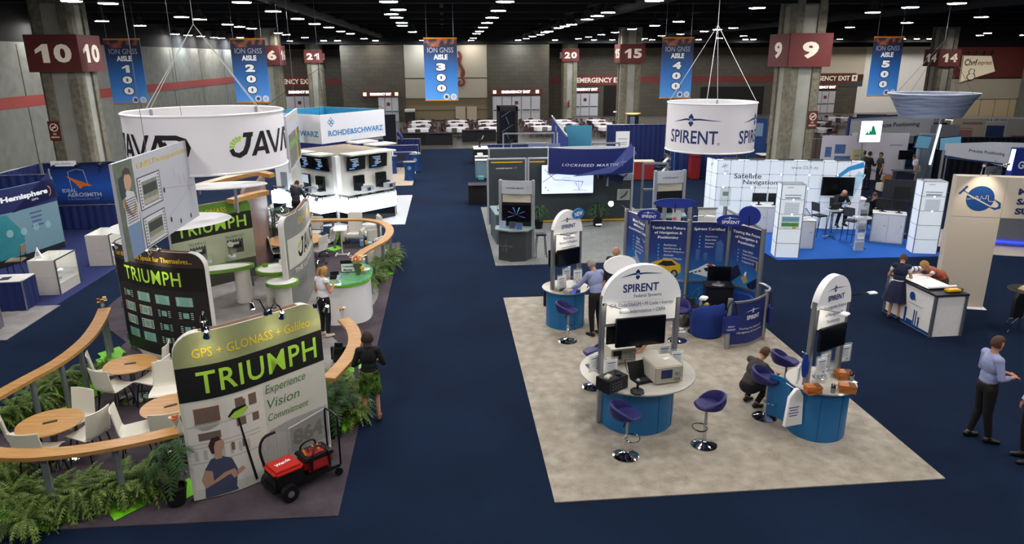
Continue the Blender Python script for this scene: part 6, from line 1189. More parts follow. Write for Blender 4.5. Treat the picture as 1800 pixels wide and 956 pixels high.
def bush(u,v,label,seed,h=.75):
    p = at(u,v); t = thing('potted_shrub',label,'plant',(p.x,p.y,.02)); MB().lathe([(.15,0),(.19,.3),(.17,.3),(0,.27)],n=20).obj('pot',BLACK,t); q = MB(); r = random.Random(seed)
    for i in range(150):
        a = r.random()*6.28; el = r.uniform(-.3,1.5); rr = .36*r.uniform(.5,1); b = Vector((rr*math.cos(a)*math.cos(el*.7),rr*math.sin(a)*math.cos(el*.7),.45+h*.6*(el+.3)/1.8)); frond(q,b,a,.2,r.uniform(-.05,.12),.12,.035,5)
    q.obj('foliage',PALM,t,0); MB().cyl((0,0,.27),(0,0,.8),.02).obj('stem',mat('#3c3320',.8),t)
bush(946,402,'potted shrub between the dark kiosk and the video wall',3); bush(1050,398,'potted shrub below the framed photos on the video wall',4)
t = thing('high_stool','black high stool behind the dark kiosk','stool',(2.95,21.9,.02)); MB().box((0,0,.74),(.34,.34,.05),bev=.02).obj('seat',BLACK,t)
for x in (-.15,.15):
    for y in (-.15,.15): MB().cyl((x*1.2,y*1.2,0),(x*.8,y*.8,.72),.013).obj('leg',BLACK,t)
tag(MB().box((0,0,0),(.2,.16,.5),bev=.01).obj('loudspeaker',BLACK),'black box behind the post of the NEW kiosk','speaker').location = (2.5,17.2,.26)
# ================================================================ WHITE LIGHT-WALL BOOTH
tag(MB().prism([(10.35,20.66),(15.95,20.5),(16.0,25.5),(10.2,25.7)],0,.018).obj('booth_carpet',noise_mix('bright_blue_carpet',['#1f55a8','#2663b8'],[30.0],rough=.95)),'bright blue carpet before the white light wall','carpet')
LBX = mat('#dfe9f2',.4,emit=.32,var=.02,scale=1.0); CONN = mat('#3a3f44',.4); SPOT = mat('#ffffff',.4,emit=6,var=0); DTXT = mat('#2d3338',.5,var=0)
def lightwall(t,p0,p1,z,cols,rows,cell,lamp=True,th=.3):
    d = Vector((p1[0]-p0[0],p1[1]-p0[1],0)); L = d.length; s = Flat((p0[0],p0[1],z),d); cw = L/cols
    slab(s,rect(L/2,rows*cell/2,L,rows*cell),-th,0).obj('light_panel',LBX,t); g = []
    for i in range(cols+1): g.append(rect(i*cw,rows*cell/2,.014,rows*cell))
    for j in range(rows+1): g.append(rect(L/2,j*cell,L,.014))
    shapes(t,'grid_line',s,g,mat('#8d979f',.4),.004); shapes(t,'connector',s,[rect(i*cw,j*cell,.035,.035) for i in range(cols+1) for j in range(rows+1)],CONN,.007)
    return s,L,cw
A_,B_ = Vector((10.02,25.4,0)),Vector((15.05,24.25,0))
t = thing('light_display','white backlit grid wall with grey satellite navigation lettering','exhibition wall',(A_.x,A_.y,.02)); BB = B_-A_; s,L,cw = lightwall(t,(0,0),(BB.x,BB.y),0,11,5,.5)
DLW = s
write(t,s,'Satellite',L*.215,1.93,.98,.19,DTXT,bold=.008); write(t,s,'Navigation',L*.305,1.68,1.22,.22,DTXT,bold=.008); write(t,s,'www.DLR.de',L*.6,2.27,.95,.12,GREY)
def dlr(par,s,a,b,w,m=None): shapes(par,'logo',s,[strip_poly([(a-.5*w,b-.25*w),(a-.15*w,b-.1*w),(a+.5*w,b+.25*w),(a+.15*w,b+.1*w),(a-.5*w,b-.25*w)],.05*w)[k] for k in range(4)]+[strip_poly([(a-.3*w,b+.12*w),(a,b+.4*w),(a+.1*w,b+.05*w),(a+.35*w,b-.12*w),(a,b-.4*w),(a-.08*w,b-.05*w),(a-.3*w,b+.12*w)],.05*w)[k] for k in range(6)],m or DTXT,.005)
dlr(t,s,L*.05,2.29,.24); write(t,s,'DLR',L*.062,2.1,.16,.06,GREY)
SKYB = mat('#2f8fd0',.4,emit=.2,var=.1); SKYC = mat('#a9cfe6',.4,emit=.3,var=.08)
shapes(t,'print',s,[(strip_poly([(L*.78,1.55),(L*.83,1.95),(L*.9,2.25),(L*.995,2.4)],[.02,.12,.16,.2])[k],0) for k in range(3)]+[(strip_poly([(L*.82,.5),(L*.9,1.1),(L*.99,2.1)],[.1,.4,.3])[k],1) for k in range(2)],[SKYB,SKYC],.003)
shapes(t,'print',s,[(rect(L*.07,1.15,.4,.7),0),(rect(L*.07,1.25,.2,.16),1)],[mat('#c3d3cf',.4,emit=.25,var=.1),GREY],.003)
shapes(t,'lamp_point',s,[ell(x*cw,y,.024,.024,12) for x,y in ((.6,2.0),(2.75,2.0),(4.9,2.0),(7.0,2.0),(9.1,2.0),(.55,1.5),(2.75,1.5),(7.0,1.5))],SPOT,.01)
for x in (1,3.0,5.2,7.4,9.5): MB().box(s(x*cw,2.54,-.15),(.55,.12,.05),math.atan2(BB.y,BB.x)).obj('top_lamp',DKGREY,t)
d = Vector((-.12,.8,0)); s2,L2,_c = lightwall(t,(d.x,d.y),(0,0),0,2,5,.5,th=.05); dlr(t,s2,.4,2.3,.22)
def tower(label,c,rz,n=5,cell=.47,w=.72,dpt=.55):
    t = thing('light_tower',label,'display tower',(c[0],c[1],.02),rz); h = n*cell; MB().box((0,0,h/2),(w,dpt,h)).obj('light_panel',LBX,t)
    for k in range(n+1):
        q = MB(); q.box((0,0,k*cell),(w+.012,dpt+.012,.014)); q.obj('grid_line',GREY,t)
    for sx in (-1,1):
        for sy in (-1,1): MB().box((sx*w/2,sy*dpt/2,h/2),(.022,.022,h)).obj('edge_post',ALU,t)
    s = Flat((0,-dpt/2-.001,0),(1,0,0)); shapes(t,'print',s,[rect(-.1,h-.09,.2,.02),rect(0,h-.33,.5,.03),rect(0,h-.42,.46,.05)]+[rect(0,h-.58-k*.03,.44,.012) for k in range(12)],mat('#9aa4ac',.5,var=0),.003); shapes(t,'lamp_point',s,[ell(.02,h-cell,.022,.022,12),ell(.02,h-2*cell,.022,.022,12)],SPOT,.01)
    for sx in (-1,1): MB().cyl((sx*w*.4,0,h),(sx*w*.4,0,h+.04),.02).obj('cap',ALU,t)
    return t,s,h
t,s,h = tower('white backlit display tower with a small landscape print, before the laptops',(10.8,21.15),R_(-12)); shapes(t,'photo',s,[(rect(0,1.15,.55,.38),0),(rect(0,1.25,.52,.15),1),(rect(0,1.08,.52,.12),2),(ell(.13,.99,.06,.05,12),3)],[mat('#c9d6cc',.5,emit=.2,var=0),mat('#7fb0c4',.5),mat('#5d9a5a',.5,var=.2),mat('#d0b63f',.5)],.004)
tower('white backlit display tower with printed diagrams, by the white cabinet',(15.45,21.1),R_(-14))
tv = thing('mounted_television','large black television on the white light wall above the seated men','television',(0,0,0)); p = DLW(L*.83,1.62,.135)+A_+Vector((0,0,.02)); tv.location = p; tv.rotation_euler = (0,0,math.atan2(BB.y,BB.x)); MB().box((0,0,0),(1.12,.07,.68),bev=.008).obj('bezel',BLACK,tv); MB().box((0,-.036,0),(1.08,.006,.64)).obj('screen',SCREEN,tv); MB().box((0,.07,0),(.3,.1,.3)).obj('wall_mount',DKGREY,tv)
def cabinet(label,u,v,w,d,h,rz,doors_=2):
    p = at(u,v); t = thing('white_cabinet',label,'cabinet',(p.x,p.y,.02),rz); MB().box((0,d/2,h/2),(w,d,h),bev=.006).obj('body',mat('#c9cccd',.5),t); MB().box((0,d/2,h+.012),(w+.04,d+.04,.025),bev=.006).obj('cabinet_top',PLASTW,t)
    for k in range(doors_): o = MB().box((w*((k+.5)/doors_-.5),-.008,h*.5),(w/doors_*.95,.016,h*.92)).obj('cabinet_door',mat('#d6d8d8',.5),t); MB().cyl((w*((k+.5)/doors_-.5)+w*.3/doors_,-.016,h*.6),(w*((k+.5)/doors_-.5)+w*.3/doors_,-.03,h*.6),.015).obj('lock',DKGREY,o)
    for x in (-w/2,w/2): MB().box((x,-.004,h/2),(.03,.03,h)).obj('edge_post',ALU,t)
    return t
cb1 = cabinet('white cabinet with two monitors before the satellite navigation lettering',1345,410,1.0,.6,.95,R_(-12)); cb2 = cabinet('white cabinet half hidden behind the landscape display tower',1398,438,1.1,.6,.95,R_(-12)); cb3 = cabinet('white two-door cabinet with two monitors at the edge of the blue carpet',1556,428,1.0,.55,1.0,R_(-32)); cabinet('tall pale cabinet behind the seated men',1500,398,.8,.6,1.0,R_(-12))
def desk_screen(label,base,dx,dy,rz,h0,w=.5):
    p = base.location+Matrix.Rotation(base.rotation_euler.z,3,'Z') @ Vector((dx,dy,0)); t = thing('desk_monitor',label,'monitor',(p.x,p.y,.02+h0),base.rotation_euler.z+rz); monitor(t,0,0,.27,w,.32,-1,'display'); MB().box((0,.03,.07),(.06,.03,.14)).obj('neck',BLACK,t); MB().lathe([(.12,0),(.11,.012),(0,.014)],n=20,sy=.7).obj('foot',BLACK,t)
desk_screen('black monitor nearer the lettering on the two-monitor cabinet',cb1,-.26,.3,.02,.976); desk_screen('black monitor nearer the display tower on the two-monitor cabinet',cb1,.3,.3,0,.976); desk_screen('black monitor turned side-on behind the landscape display tower',cb2,-.45,.3,1.2,.976,.45); desk_screen('black monitor on the far corner of the two-door cabinet',cb3,-.22,.35,PI-.2,1.026,.45); desk_screen('black monitor on the near corner of the two-door cabinet',cb3,.28,.3,PI-.1,1.026,.45)
p = cb2.location; t = thing('metal_antenna_rack','grey slotted antenna plate leaning on the cabinet by the landscape tower','model',(p.x+.35,p.y+.1,.998),.3); q = MB()
for k in range(7): q.box((0,k*.05,.05+k*.04),(.4,.012,.012))
for x in (-.2,.2): q.box((x,.15,.17),(.014,.4,.02),rot=Matrix.Rotation(.68,3,'X'))
q.obj('frame',DKGREY,t)
def bartable(label,u,v,r=.33,h=1.05):
    p = at(u,v); t = thing('bar_table',label,'table',(p.x,p.y,.02)); MB().lathe([(r,h-.03),(r,h),(0,h)],n=32).obj('table_top',mat('#c9d2d4',.2,alpha=.75),t); MB().cyl((0,0,.03),(0,0,h-.02),.028).obj('post',CHROME,t)
    for k in range(4): a = k*PI/2+.4; MB().tube([(0,0,.1),(.28*math.cos(a),.28*math.sin(a),.015)],.018).obj('foot',CHROME,t)
    return t
b1 = bartable('clear topped bar table before the bald seated man',1457,420); b2 = bartable('clear topped bar table before the reading man',1508,436,.3)
GRYS = mat('#3a3a3c',.8)
for u,v,rz,l in ((1436,415,-75,'dark high stool with a jacket beside the bald seated man'),(1492,425,-60,'dark high stool with a bag between the two bar tables'),(1532,412,100,'dark high stool under the reading man'),(1466,408,175,'dark high stool under the bald man'),(1608,425,70,'dark high stool beside the white two-door cabinet')):
    p = at(u,v); office_stack(l,(p.x,p.y),R_(rz),GRYS,.74,.42,True)
p = at(1508,441); t = thing('leaflet_rack','clear acrylic leaflet rack on the blue carpet','leaflet rack',(p.x,p.y,.02),-.1); MB().box((0,0,.8),(.28,.12,1.6),bev=.01).obj('column',mat('#dfe8ec',.08,var=0,alpha=.3),t); MB().box((0,0,.15),(.27,.14,.3)).obj('plinth',mat('#bfc4c8',.2,.4),t)
for k in range(4): MB().box((0,-.05,.5+k*.26),(.22,.012,.2),rot=Matrix.Rotation(-.15,3,'X')).obj('leaflet',mat(('#d9dcdc','#5a5f66','#c9cdd0','#40464c')[k],.5,var=.2),t)
bp = b1.location; t = thing('laptop','black laptop before the bald seated man','laptop',(bp.x+.05,bp.y+.02,1.073),PI-.2); MB().box((0,0,.012),(.3,.21,.02)).obj('keyboard_base',BLACK,t); MB().box((0,.12,.11),(.3,.012,.2),rot=Matrix.Rotation(-.3,3,'X')).obj('lid',BLACK,t)
t = thing('paper','white papers on the bar table before the bald man','paper',(bp.x+.2,bp.y-.12,1.073),.5); MB().box((0,0,.003),(.21,.15,.005)).obj('sheet',PLASTW,t)
bp = b2.location; t = thing('paper','white papers on the bar table before the reading man','paper',(bp.x-.08,bp.y,1.073),.2); MB().box((0,0,.003),(.24,.18,.005)).obj('sheet',PLASTW,t)
# ================================================================ MUNICH PILLAR SIGN AND COUNTER
CRM = mat('#c2b7a6',.55,var=.02); MBL = mat('#12407c',.5,var=.05); MTX = mat('#1e2a52',.5,var=0)
p0,p1 = V2((12.46,16.16)),V2((13.5,15.8)); d = p1-p0; t = thing('summit_pillar','tall cream pillar sign with a blue globe and beam running out of the frame','sign',(p0.x,p0.y,.006)); s = Flat((0,0,0),d); L = d.length; H_ = 3.36
slab(s,rect(L/2,1.18,L,2.36),-.3,0).obj('pillar',CRM,t); slab(s,rect(L/2,2.86,L,1.0),-.3,0).obj('logo_panel',CRM,t); slab(s,rect(L+1.6,2.86,3.2,1.0),-.3,0).obj('beam',CRM,t); MB().box(s(L*.55,.012,-.1),(L*1.0,.5,.024),math.atan2(d.y,d.x),.01).obj('foot_plate',PLASTW,t)
slab(s,rect(L+3.1,1.18,.5,2.36),-.3,0).obj('far_post',CRM,t)
cx2,cy2 = L*.53,2.82; shapes(t,'logo',s,[ell(cx2,cy2,.31,.31,40)],MBL,.004)
sky = [(-.3,-.02),(-.22,-.02),(-.2,.05),(-.17,-.01),(-.1,0),(-.1,.06),(-.06,.06),(-.06,0),(.0,-.02),(.02,.07),(.06,.0),(.12,.0),(.12,.08),(.17,.08),(.17,.0),(.2,-.06),(.3,-.06)]
shapes(t,'logo',s,[strip_poly([(cx2+a*1.0,cy2+b) for a,b in sky],.014)[k] for k in range(len(sky)-1)]+[line_strip((cx2-.3,cy2+.1),(cx2+.28,cy2-.2),.03)],CRM,.008)
shapes(t,'logo',s,[strip_poly([(cx2+.3,cy2+.0),(cx2+.44,cy2-.1),(cx2+.45,cy2-.2),(cx2+.36,cy2-.24),(cx2+.2,cy2-.18)],[.01,.05,.07,.05,.01])[k] for k in range(4)]+[line_strip((cx2-.48,cy2+.1),(cx2-.32,cy2+.3),.05),line_strip((cx2-.4,cy2+.2),(cx2-.28,cy2+.12),.015)],MBL,.008)
shapes(t,'panel_joint',s,[rect(L/2,2.36,L,.008),rect(L,2.86,.008,1.0)],mat('#8d8478',.5),.003)
for k,(x,w_) in enumerate((('MUNICH',1.0),('SATELLITE NAVIGATION',2.75),('SUMMIT',1.0))): write(t,s,x,L+.28+w_/2,3.02-k*.24,w_,.16,MTX,bold=.05)
for x,dx,em in ((.48,-.12,False),(.62,.2,True)):
    b = s(L*x,H_,-.1); o = MB().tube([tuple(b),tuple(b+Vector((dx,-.2,.28)))],.012).obj('lamp_arm',CHROME,t); MB().cyl(b+Vector((dx,-.2,.28)),b+Vector((dx*1.3,-.3,.34)),.035).obj('lamp_head',CHROME,o)
l = bpy.data.lights.new('spot','SPOT'); l.energy = 60; l.color = (1,.9,.75); l.spot_size = 1.2; l.spot_blend = .7; l.shadow_soft_size = .03; lo = bpy.data.objects.new('spot_light',l); C.objects.link(lo); lo.parent = t; lo.location = s(L*.55,H_+.35,.55); lo.rotation_euler = (Vector(s(L*.53,2.75,0))-lo.location).to_track_quat('-Z','Y').to_euler()
c0,c1,c2 = V2((10.86,15.8)),V2((10.85,14.15)),V2((11.53,14.1))
t = thing('summit_counter','white counter with a dark top, blue skyline and globe logo','counter',(11.27,15.0,.006),R_(1)); w,d_,h = .74,1.72,.98
MB().box((0,0,h/2),(w,d_,h)).obj('body',mat('#e4e1dc',.5),t); MB().box((0,0,h+.02),(w+.08,d_+.08,.045),bev=.006).obj('counter_top',mat('#23262e',.35),t)
for x in (-w/2,w/2):
    for y in (-d_/2,d_/2): MB().box((x,y,h/2),(.06,.06,h)).obj('edge_post',STEEL,t)
s = Flat((-w/2-.002,d_/2,0),(0,-1,0)); shapes(t,'skyline_print',s,[rect(d_/2,.045,d_-.08,.07),rect(1.27,.2,.05,.24),rect(1.175,.26,.035,.36),rect(1.1,.26,.04,.36),rect(.96,.1,.22,.12),rect(.79,.22,.07,.3),ell(.79,.38,.035,.05),rect(.545,.17,.06,.22)],MBL,.004); shapes(t,'logo',s,[ell(.95,.74,.1,.1,24)],MBL,.004); shapes(t,'logo',s,strip_poly([(1.03,.73),(1.1,.66),(1.02,.68)],.02),MBL,.005); write(t,s,'munich satellite navigation summit',1.1,.56,.52,.04,MTX)
def on_top(name,label,cat,x,y,rz=0,z=1.052): return thing(name,label,cat,(11.27+x,15.0+y,z),rz)
t = on_top('poster_sheet','large white poster being unrolled on the dark counter top','paper',-.02,.05,.05); q = MB(); q.box((0,0,.004),(.66,1.1,.004)); q.obj('sheet',PLASTW,t); q = MB(); q.cyl((-.34,-.56,.035),(.36,-.56,.035),.03,n=14); q.obj('curl',PLASTW,t); shapes(t,'print',Flat((0,0,.0065),(1,0,0),(0,1,0)),[rect(-.2,.3,.06,.03),rect(.22,.2,.05,.03),rect(.25,-.45,.06,.03),rect(-.2,-.3,.05,.02)],MBL,.001)
t = on_top('poster_roll','thick white poster roll with blue print at the far end of the counter','poster roll',.05,.76,.05); MB().cyl((-.36,0,.075),(.4,0,.075),.072,n=24).obj('roll',PLASTW,t)
for k in range(3): q = MB(); q.cyl((-.05+k*.12,0,.075),(-.02+k*.12,0,.075),.0735,n=24); q.obj('print',mat('#4a5aa0',.5),t)
t = on_top('yellow_envelope','bright yellow packet at the near corner of the counter','envelope',.12,-.72,.05); MB().box((0,0,.03),(.32,.16,.055),bev=.012).obj('packet',mat('#e0a312',.5),t); MB().box((0,-.02,.059),(.2,.06,.002)).obj('address_label',mat('#e8d9a0',.5),t)
t = on_top('small_case','small grey case beside the yellow packet','case',.34,-.66,.3); MB().box((0,0,.025),(.1,.12,.05),bev=.008).obj('case',mat('#4a5c66',.5),t)
# stool with jacket and hat-like stack at the frame edge
p = at(1800,590); t = thing('high_table','round dark table with papers cut by the frame edge','table',(p.x+.1,p.y+.3,.006)); MB().lathe([(.36,.98),(.38,1.0),(.37,1.03),(0,1.03)],n=32).obj('table_top',mat('#2a2723',.4),t); MB().cyl((0,0,.03),(0,0,.98),.03).obj('post',CHROME,t)
for k in range(4): a = k*PI/2+.2; MB().tube([(0,0,.35),(.25*math.cos(a),.25*math.sin(a),.2),(.33*math.cos(a),.33*math.sin(a),.0)],.014).obj('leg',CHROME,t)
q = thing('paper_stack','stack of buff papers on the dark table at the frame edge','paper',(p.x+.05,p.y+.25,1.037),.3)
for k in range(3): MB().box((.01*k,0,.012+k*.022),(.3-.02*k,.22,.02),.1*k,.004).obj('sheet',mat('#cbb98c',.6),q)
t = thing('jacket','black jacket hung over the edge of the dark table at the frame edge','jacket',(p.x-.22,p.y+.1,.55)); MB().prism([(-.1,-.12),(.12,-.12),(.14,.3),(.05,.46),(-.06,.46),(-.12,.3)],-.05,.05,Matrix.Rotation(PI/2,4,'X')).obj('cloth',BLACK,t)
# ================================================================ BOOTHS AGAINST THE SIDE WALL
tag(MB().prism([(-11.6,16.2),(-10.25,16.2),(-10.25,18.6),(-11.6,18.6)],.0,.012).obj('grey_carpet_strip',LCARPET),'strip of grey striped carpet beneath the blue draped table','carpet')
tag(MB().prism([(-15.5,18.6),(-10.35,18.6),(-10.2,28.2),(-15.5,28.2)],.0,.012).obj('booth_carpet',noise_mix('violet_blue_carpet',['#232b56','#2a3462'],[30.0],rough=.95)),'violet blue carpet of the booths along the side wall','carpet')
drape('tall navy drape behind the showcase booths along the side wall',(-15.6,17),(-15.4,28.4),2.45); drape('tall navy drape closing the showcase booths towards the far hall',(-15.3,28.4),(-11.6,28.6),2.45); drape('tall navy drape between the two showcase booths',(-15.3,25.4),(-13.6,25.6),2.45)
h0,h1,h2 = V2((-14.5,20.9)),V2((-13.75,22.9)),V2((-13.15,24.9)); P = catmull([tuple((h0-h0)),tuple(h1-h0+Vector((.12,0,0))),tuple(h2-h0)],10)
t = thing('curved_backdrop','curved display with white bold lettering and a teal palm picture','display panel',(h0.x,h0.y,.012)); s = Curve([(a.x,a.y) for a in P]); L = s.len
slab(s,rect(L/2,1.2,L,2.36),-.04,0).obj('panel_body',mat('#6f8f98',.5,var=.05,scale=1),t); shapes(t,'print',s,[(rect(L/2,2.0,L-.01,.74),0),([(.05,.2),(.05,1.62),(L*.5,1.58),(L*.62,.9),(L*.6,.2)],1),(strip_poly([(L*.55,1.6),(L*.99,2.2)],[.0,.9])[0],0),(rect(L/2,.12,L-.02,.2),2)],[mat('#161f52',.5,var=.2,scale=2),mat('#2f7f86',.5,var=.25,scale=3),INK],.003)
write(t,s,'Hemisphere',L*.7,2.02,L*.44,.22,PLASTW,bold=.045,off=.007); write(t,s,'GPS',L*.78,1.86,.28,.06,PLASTW,off=.007); shapes(t,'logo',s,[strip_poly(ell(L*.92,2.02,.13,.16,12,-1.3,1.3),.03)[k] for k in range(12)],mat('#d88a20',.5),.007)
shapes(t,'print',s,[ell(L*(.38+.12*k),.95+.04*(k % 2),.12,.12,20) for k in range(5)],mat('#87aab0',.5,var=.1),.006); shapes(t,'print',s,[rect(L*.76,1.45-k*.14,.5-.05*(k % 3),.05) for k in range(4)],mat('#4a4f78',.5),.006)
shapes(t,'print',s,[line_strip((L*.22,.2),(L*.25,1.3),.03)]+[line_strip((L*.25,1.3),(L*.25+.28*math.cos(a),1.3+.2*math.sin(a)),.04) for a in (-.3,.3,1,2,2.7,3.4)],mat('#123c40',.5),.005)
t,s = poster('blue backdrop with an orange arrow and white engraved lettering',(-13.75,27.9),2.3,1.55,.9,R_(3),gradmat('aero_print',.9,2.4,'#15245c','#16204e','#1f55a8'),((None,0,.02,2.2,.02),),DKGREY); s_ = s
shapes(t,'logo',s,[[(-.5,2.0),(.4,1.62),(.05,1.6),(-.05,1.5),(-.2,1.72)]],mat('#d9702a',.5),.007); shapes(t,'logo',s,strip_poly([(-.35,1.5),(-.4,2.15),(-.1,2.25),(.15,2.2),(.25,1.6)],.03),mat('#8fa0c0',.5),.005)
write(t,s,'IDEAL',-.45,1.45,.5,.13,mat('#b9c0cc',.5),bold=.02); write(t,s,'AEROSMITH',.05,1.28,1.2,.15,mat('#b9c0cc',.5),bold=.02); write(t,s,'In the Business Since 1938',.0,1.12,1.1,.07,mat('#8f98b0',.5));
write(t,s,'www.IDEAL-AERO.COM',-1.02,1.65,1.3,.1,WT,bold=.02,rot=-PI/2)
drape('low navy drape below the orange arrow backdrop',(-14.9,27.6),(-12.4,27.75),.95)
p = aty(108,318,27.4); t = thing('exhibitor_sign','small white booth number sign on the drape beside the orange arrow','sign',(p.x,27.75,2.5)); MB().box((0,0,0),(.9,.02,.2)).obj('board',PLASTW,t); write(t,Flat((0,-.011,0),(1,0,0)),'IDEAL AEROSMITH',0,0,.55,.05,INK)
tr = thing('lamp_bar','silver bar of clip lamps along the top of the orange arrow backdrop','lamp',(-13.7,27.85,2.47)); MB().tube([(-1.2,0,0),(1.2,0,.05)],.02).obj('bar',CHROME,tr)
for k in range(3): MB().cyl((-.8+k*.8,-.05,.0),(-.8+k*.8,-.2,-.06),.04,.06).obj('lamp_head',CHROME,tr)
def showcase(label,x,y,w=.72,L=1.1,h=.98):
    t = thing('showcase',label,'display case',(x,y,.012)); MB().box((0,0,h/2+.0),(w,L,.02)).obj('mid_shelf',GLASS,t);
    q = MB(); q.box((0,-L/2+.01,h/2),(w,.02,h)); q.box((0,L/2-.01,h/2),(w,.02,h)); q.box((-w/2+.01,0,h/2),(.02,L-.04,h)); q.box((0,0,.15),(w-.02,L-.04,.3)); q.obj('case_body',mat('#d9d3c8',.5),t)
    MB().box((w/2-.005,0,.64),(.008,L-.02,.64)).obj('side_glass',GLASS,t); MB().box((0,0,h+.004),(w,L,.01)).obj('top_glass',GLASS,t)
    for y_ in (-L/2,L/2): MB().box((w/2-.01,y_,h/2),(.03,.03,h)).obj('edge_post',STEEL,t)
    MB().box((w/2,0,h),(.03,L,.03)).obj('edge_rail',STEEL,t)
    l = bpy.data.lights.new('case_light','POINT'); l.energy = 5; l.color = (1,.95,.85); l.shadow_soft_size = .05; lo = bpy.data.objects.new('case_light',l); C.objects.link(lo); lo.parent = t; lo.location = (0,0,h-.08); return t
for n,(x,y,l,seed) in enumerate(((-11.02,20.05,'white glass-fronted showcase nearer the blue draped table',1),(-10.85,22.9,'white glass-fronted showcase nearer the white canopy disc',2))):
    showcase(l,x,y); r = random.Random(seed)
    for k in range(7):
        zz = .312 if k < 4 else .512; c = (x+r.uniform(-.15,.2),y-.4+.13*k if k < 4 else y-.3+.2*(k-4),zz+.003); it = thing('gps_receiver',l.replace('white glass-fronted showcase',('white domed','pale square','silver','white')[k % 4]+' antenna %s in the case' % ('on the lower floor' if k < 4 else 'on the glass shelf')),'receiver',c,r.random()); it['group'] = 'antennas in the showcases'
        if k % 2: MB().box((0,0,.03),(.16,.1,.06),bev=.015).obj('case',mat('#b8bcc2',.4,.3),it)
        else: MB().lathe([(.08,0),(.08,.03),(.05,.07),(0,.08)],n=18).obj('dome',PLASTW,it)
t = thing('table_tent','white folded card with black print on the nearer showcase','card',(-11.2,19.75,1.003),.4); MB().prism([(-.1,0),(.1,0),(0,.3)],-.08,.08,Matrix.Rotation(PI/2,4,'X')).obj('card',PLASTW,t); shapes(t,'print',Flat((0,-.081,.1),(1,0,0)),[rect(0,.04*k,.08-.02*k,.015) for k in range(3)],INK,.002)
t = skirt_table('blue skirted table with a white top in front of the nearer showcase',(-12.0,18.55),2.2,.7,.8,R_(2),DRAPE,mat('#d4d0ca',.7)); MB().cyl((1.12,-.37,0),(1.12,-.37,.82),.02).obj('corner_post',ALU,t)
for k,(x,y,sz) in enumerate(((-11.4,18.5,.21),(-12.1,18.45,.25))): t = thing('brochure',('dark brochure on the blue skirted table','white brochure on the outer part of the blue skirted table')[k],'brochure',(x,y,.812),.2); MB().box((0,0,.004),(sz,.28,.006)).obj('cover',(mat('#2a2f45',.5),PLASTW)[k],t)
skirt_table('grey skirted table cut by the frame edge below the blue one',(-11.3,16.75),1.0,.7,.78,R_(2),mat('#6d6f78',.8),mat('#b9b9ba',.7))
p = at(58,475); office_stack('tan padded chair before the teal palm picture',(-12.9,21.6),R_(100)); office_stack('tan padded chair cut by the frame edge, by the teal display',(-13.1,20.3),R_(80))
# drape sliver near column 10 and blue drape beyond
p = aty(240,212,45); drape('navy drape standing far beyond the white ring',(p.x-1.0,45),(p.x+3,45.2),2.5)
# ================================================================ FAR HALF OF THE HALL
# ---- banquet tables and chairs
CLOTH = mat('#e6e3e4',.8,var=.02)
def mk_banquet():
    t = thing('banquet_table','round banquet table under a white cloth','table',(0,0,.0)); n = 48; q = MB(); rings = []
    for r,z,f in ((.01,.76,0),(.88,.76,0),(.915,.745,0),(.925,.66,.3),(.935,.56,.7),(.945,.46,1)): rings.append([q.bm.verts.new(((r+.035*f*math.sin(i*6*2*PI/n))*math.cos(2*PI*i/n),(r+.035*f*math.sin(i*6*2*PI/n))*math.sin(2*PI*i/n),z)) for i in range(n)])
    for A,B in zip(rings,rings[1:]):
        for j in range(n): q.bm.faces.new((A[j],A[(j+1) % n],B[(j+1) % n],B[j]))
    q.bm.faces.new(rings[0]); q.obj('tablecloth',CLOTH,t); MB().cyl((0,0,0),(0,0,.74),.05).obj('pedestal',STEEL,t)
    for k in range(4): MB().box((.3*math.cos(k*PI/2),.3*math.sin(k*PI/2),.02),(.5,.05,.04),k*PI/2).obj('foot',STEEL,t)
    return t
BT = mk_banquet()
CHM = mat('#4a1a20',.75,var=.08)
q = MB(); q.box((0,0,.45),(.43,.42,.06),bev=.02); q.box((0,-.2,.67),(.42,.04,.34),rot=Matrix.Rotation(.13,3,'X'),bev=.02); q.m = 1
for x in (-.18,.18): q.cyl((x,.19,0),(x*.95,.17,.43),.014,n=6); q.cyl((x,-.24,0),(x,-.15,.45),.014,n=6); q.cyl((x,-.15,.45),(x,-.2,.78),.012,n=6)
BC = q.obj('banquet_chair',[CHM,CHROME]); tag(BC,'maroon banquet chair with bright metal legs at a white clothed table','chair','maroon chairs round the banquet tables')
BT['group'] = 'white clothed banquet tables'; BT['label'] = 'round banquet table under a white cloth with maroon chairs'
TBL = [(735.5,225.8),(738.8,218.3),(741,212.8),(804,224),(804,217.4),(803.5,212.4),(861,224),(860,217.2),(858,212),(951.6,222),(941,216),(936.4,211.6),(987,211.4),(997,216),(1008.5,222),(1046.7,211),(1058.5,216),(1066,221.8),(1283,204),(1304,208),(1273.6,212.7),(1296,217.7),(1266.5,223),(1285,228.7),(1261,207.7),(1313,223.3),(1316,213.6),(1412.7,210),(1436,214.6),(1415.6,219.5),(1457.5,219.6),(1440,225),(1474,206.6),(1668,211),(1708,214),(1758,217)]
nch = 0; tpos = []
for i,(u,v) in enumerate(TBL):
    p = at(u,v,.76)
    if p.y > 71: p = Vector((p.x*71/p.y,71,0))
    if any((p.x-a)**2+(p.y-b)**2 < 4.4 for a,b in tpos): continue
    tpos.append((p.x,p.y)); o = BT if i == 0 else dup(BT); o.location = (p.x,p.y,0); o.rotation_euler = (0,0,rnd.random())
    a0 = rnd.random()
    for k in range(8):
        a = a0+k*PI/4; c = BC if nch == 0 else dup(BC); nch += 1; r = 1.2+rnd.uniform(-.05,.08); c.location = (p.x+r*math.cos(a),p.y+r*math.sin(a),0); c.rotation_euler = (0,0,a+PI/2+rnd.uniform(-.15,.15))
p = at(668,225);
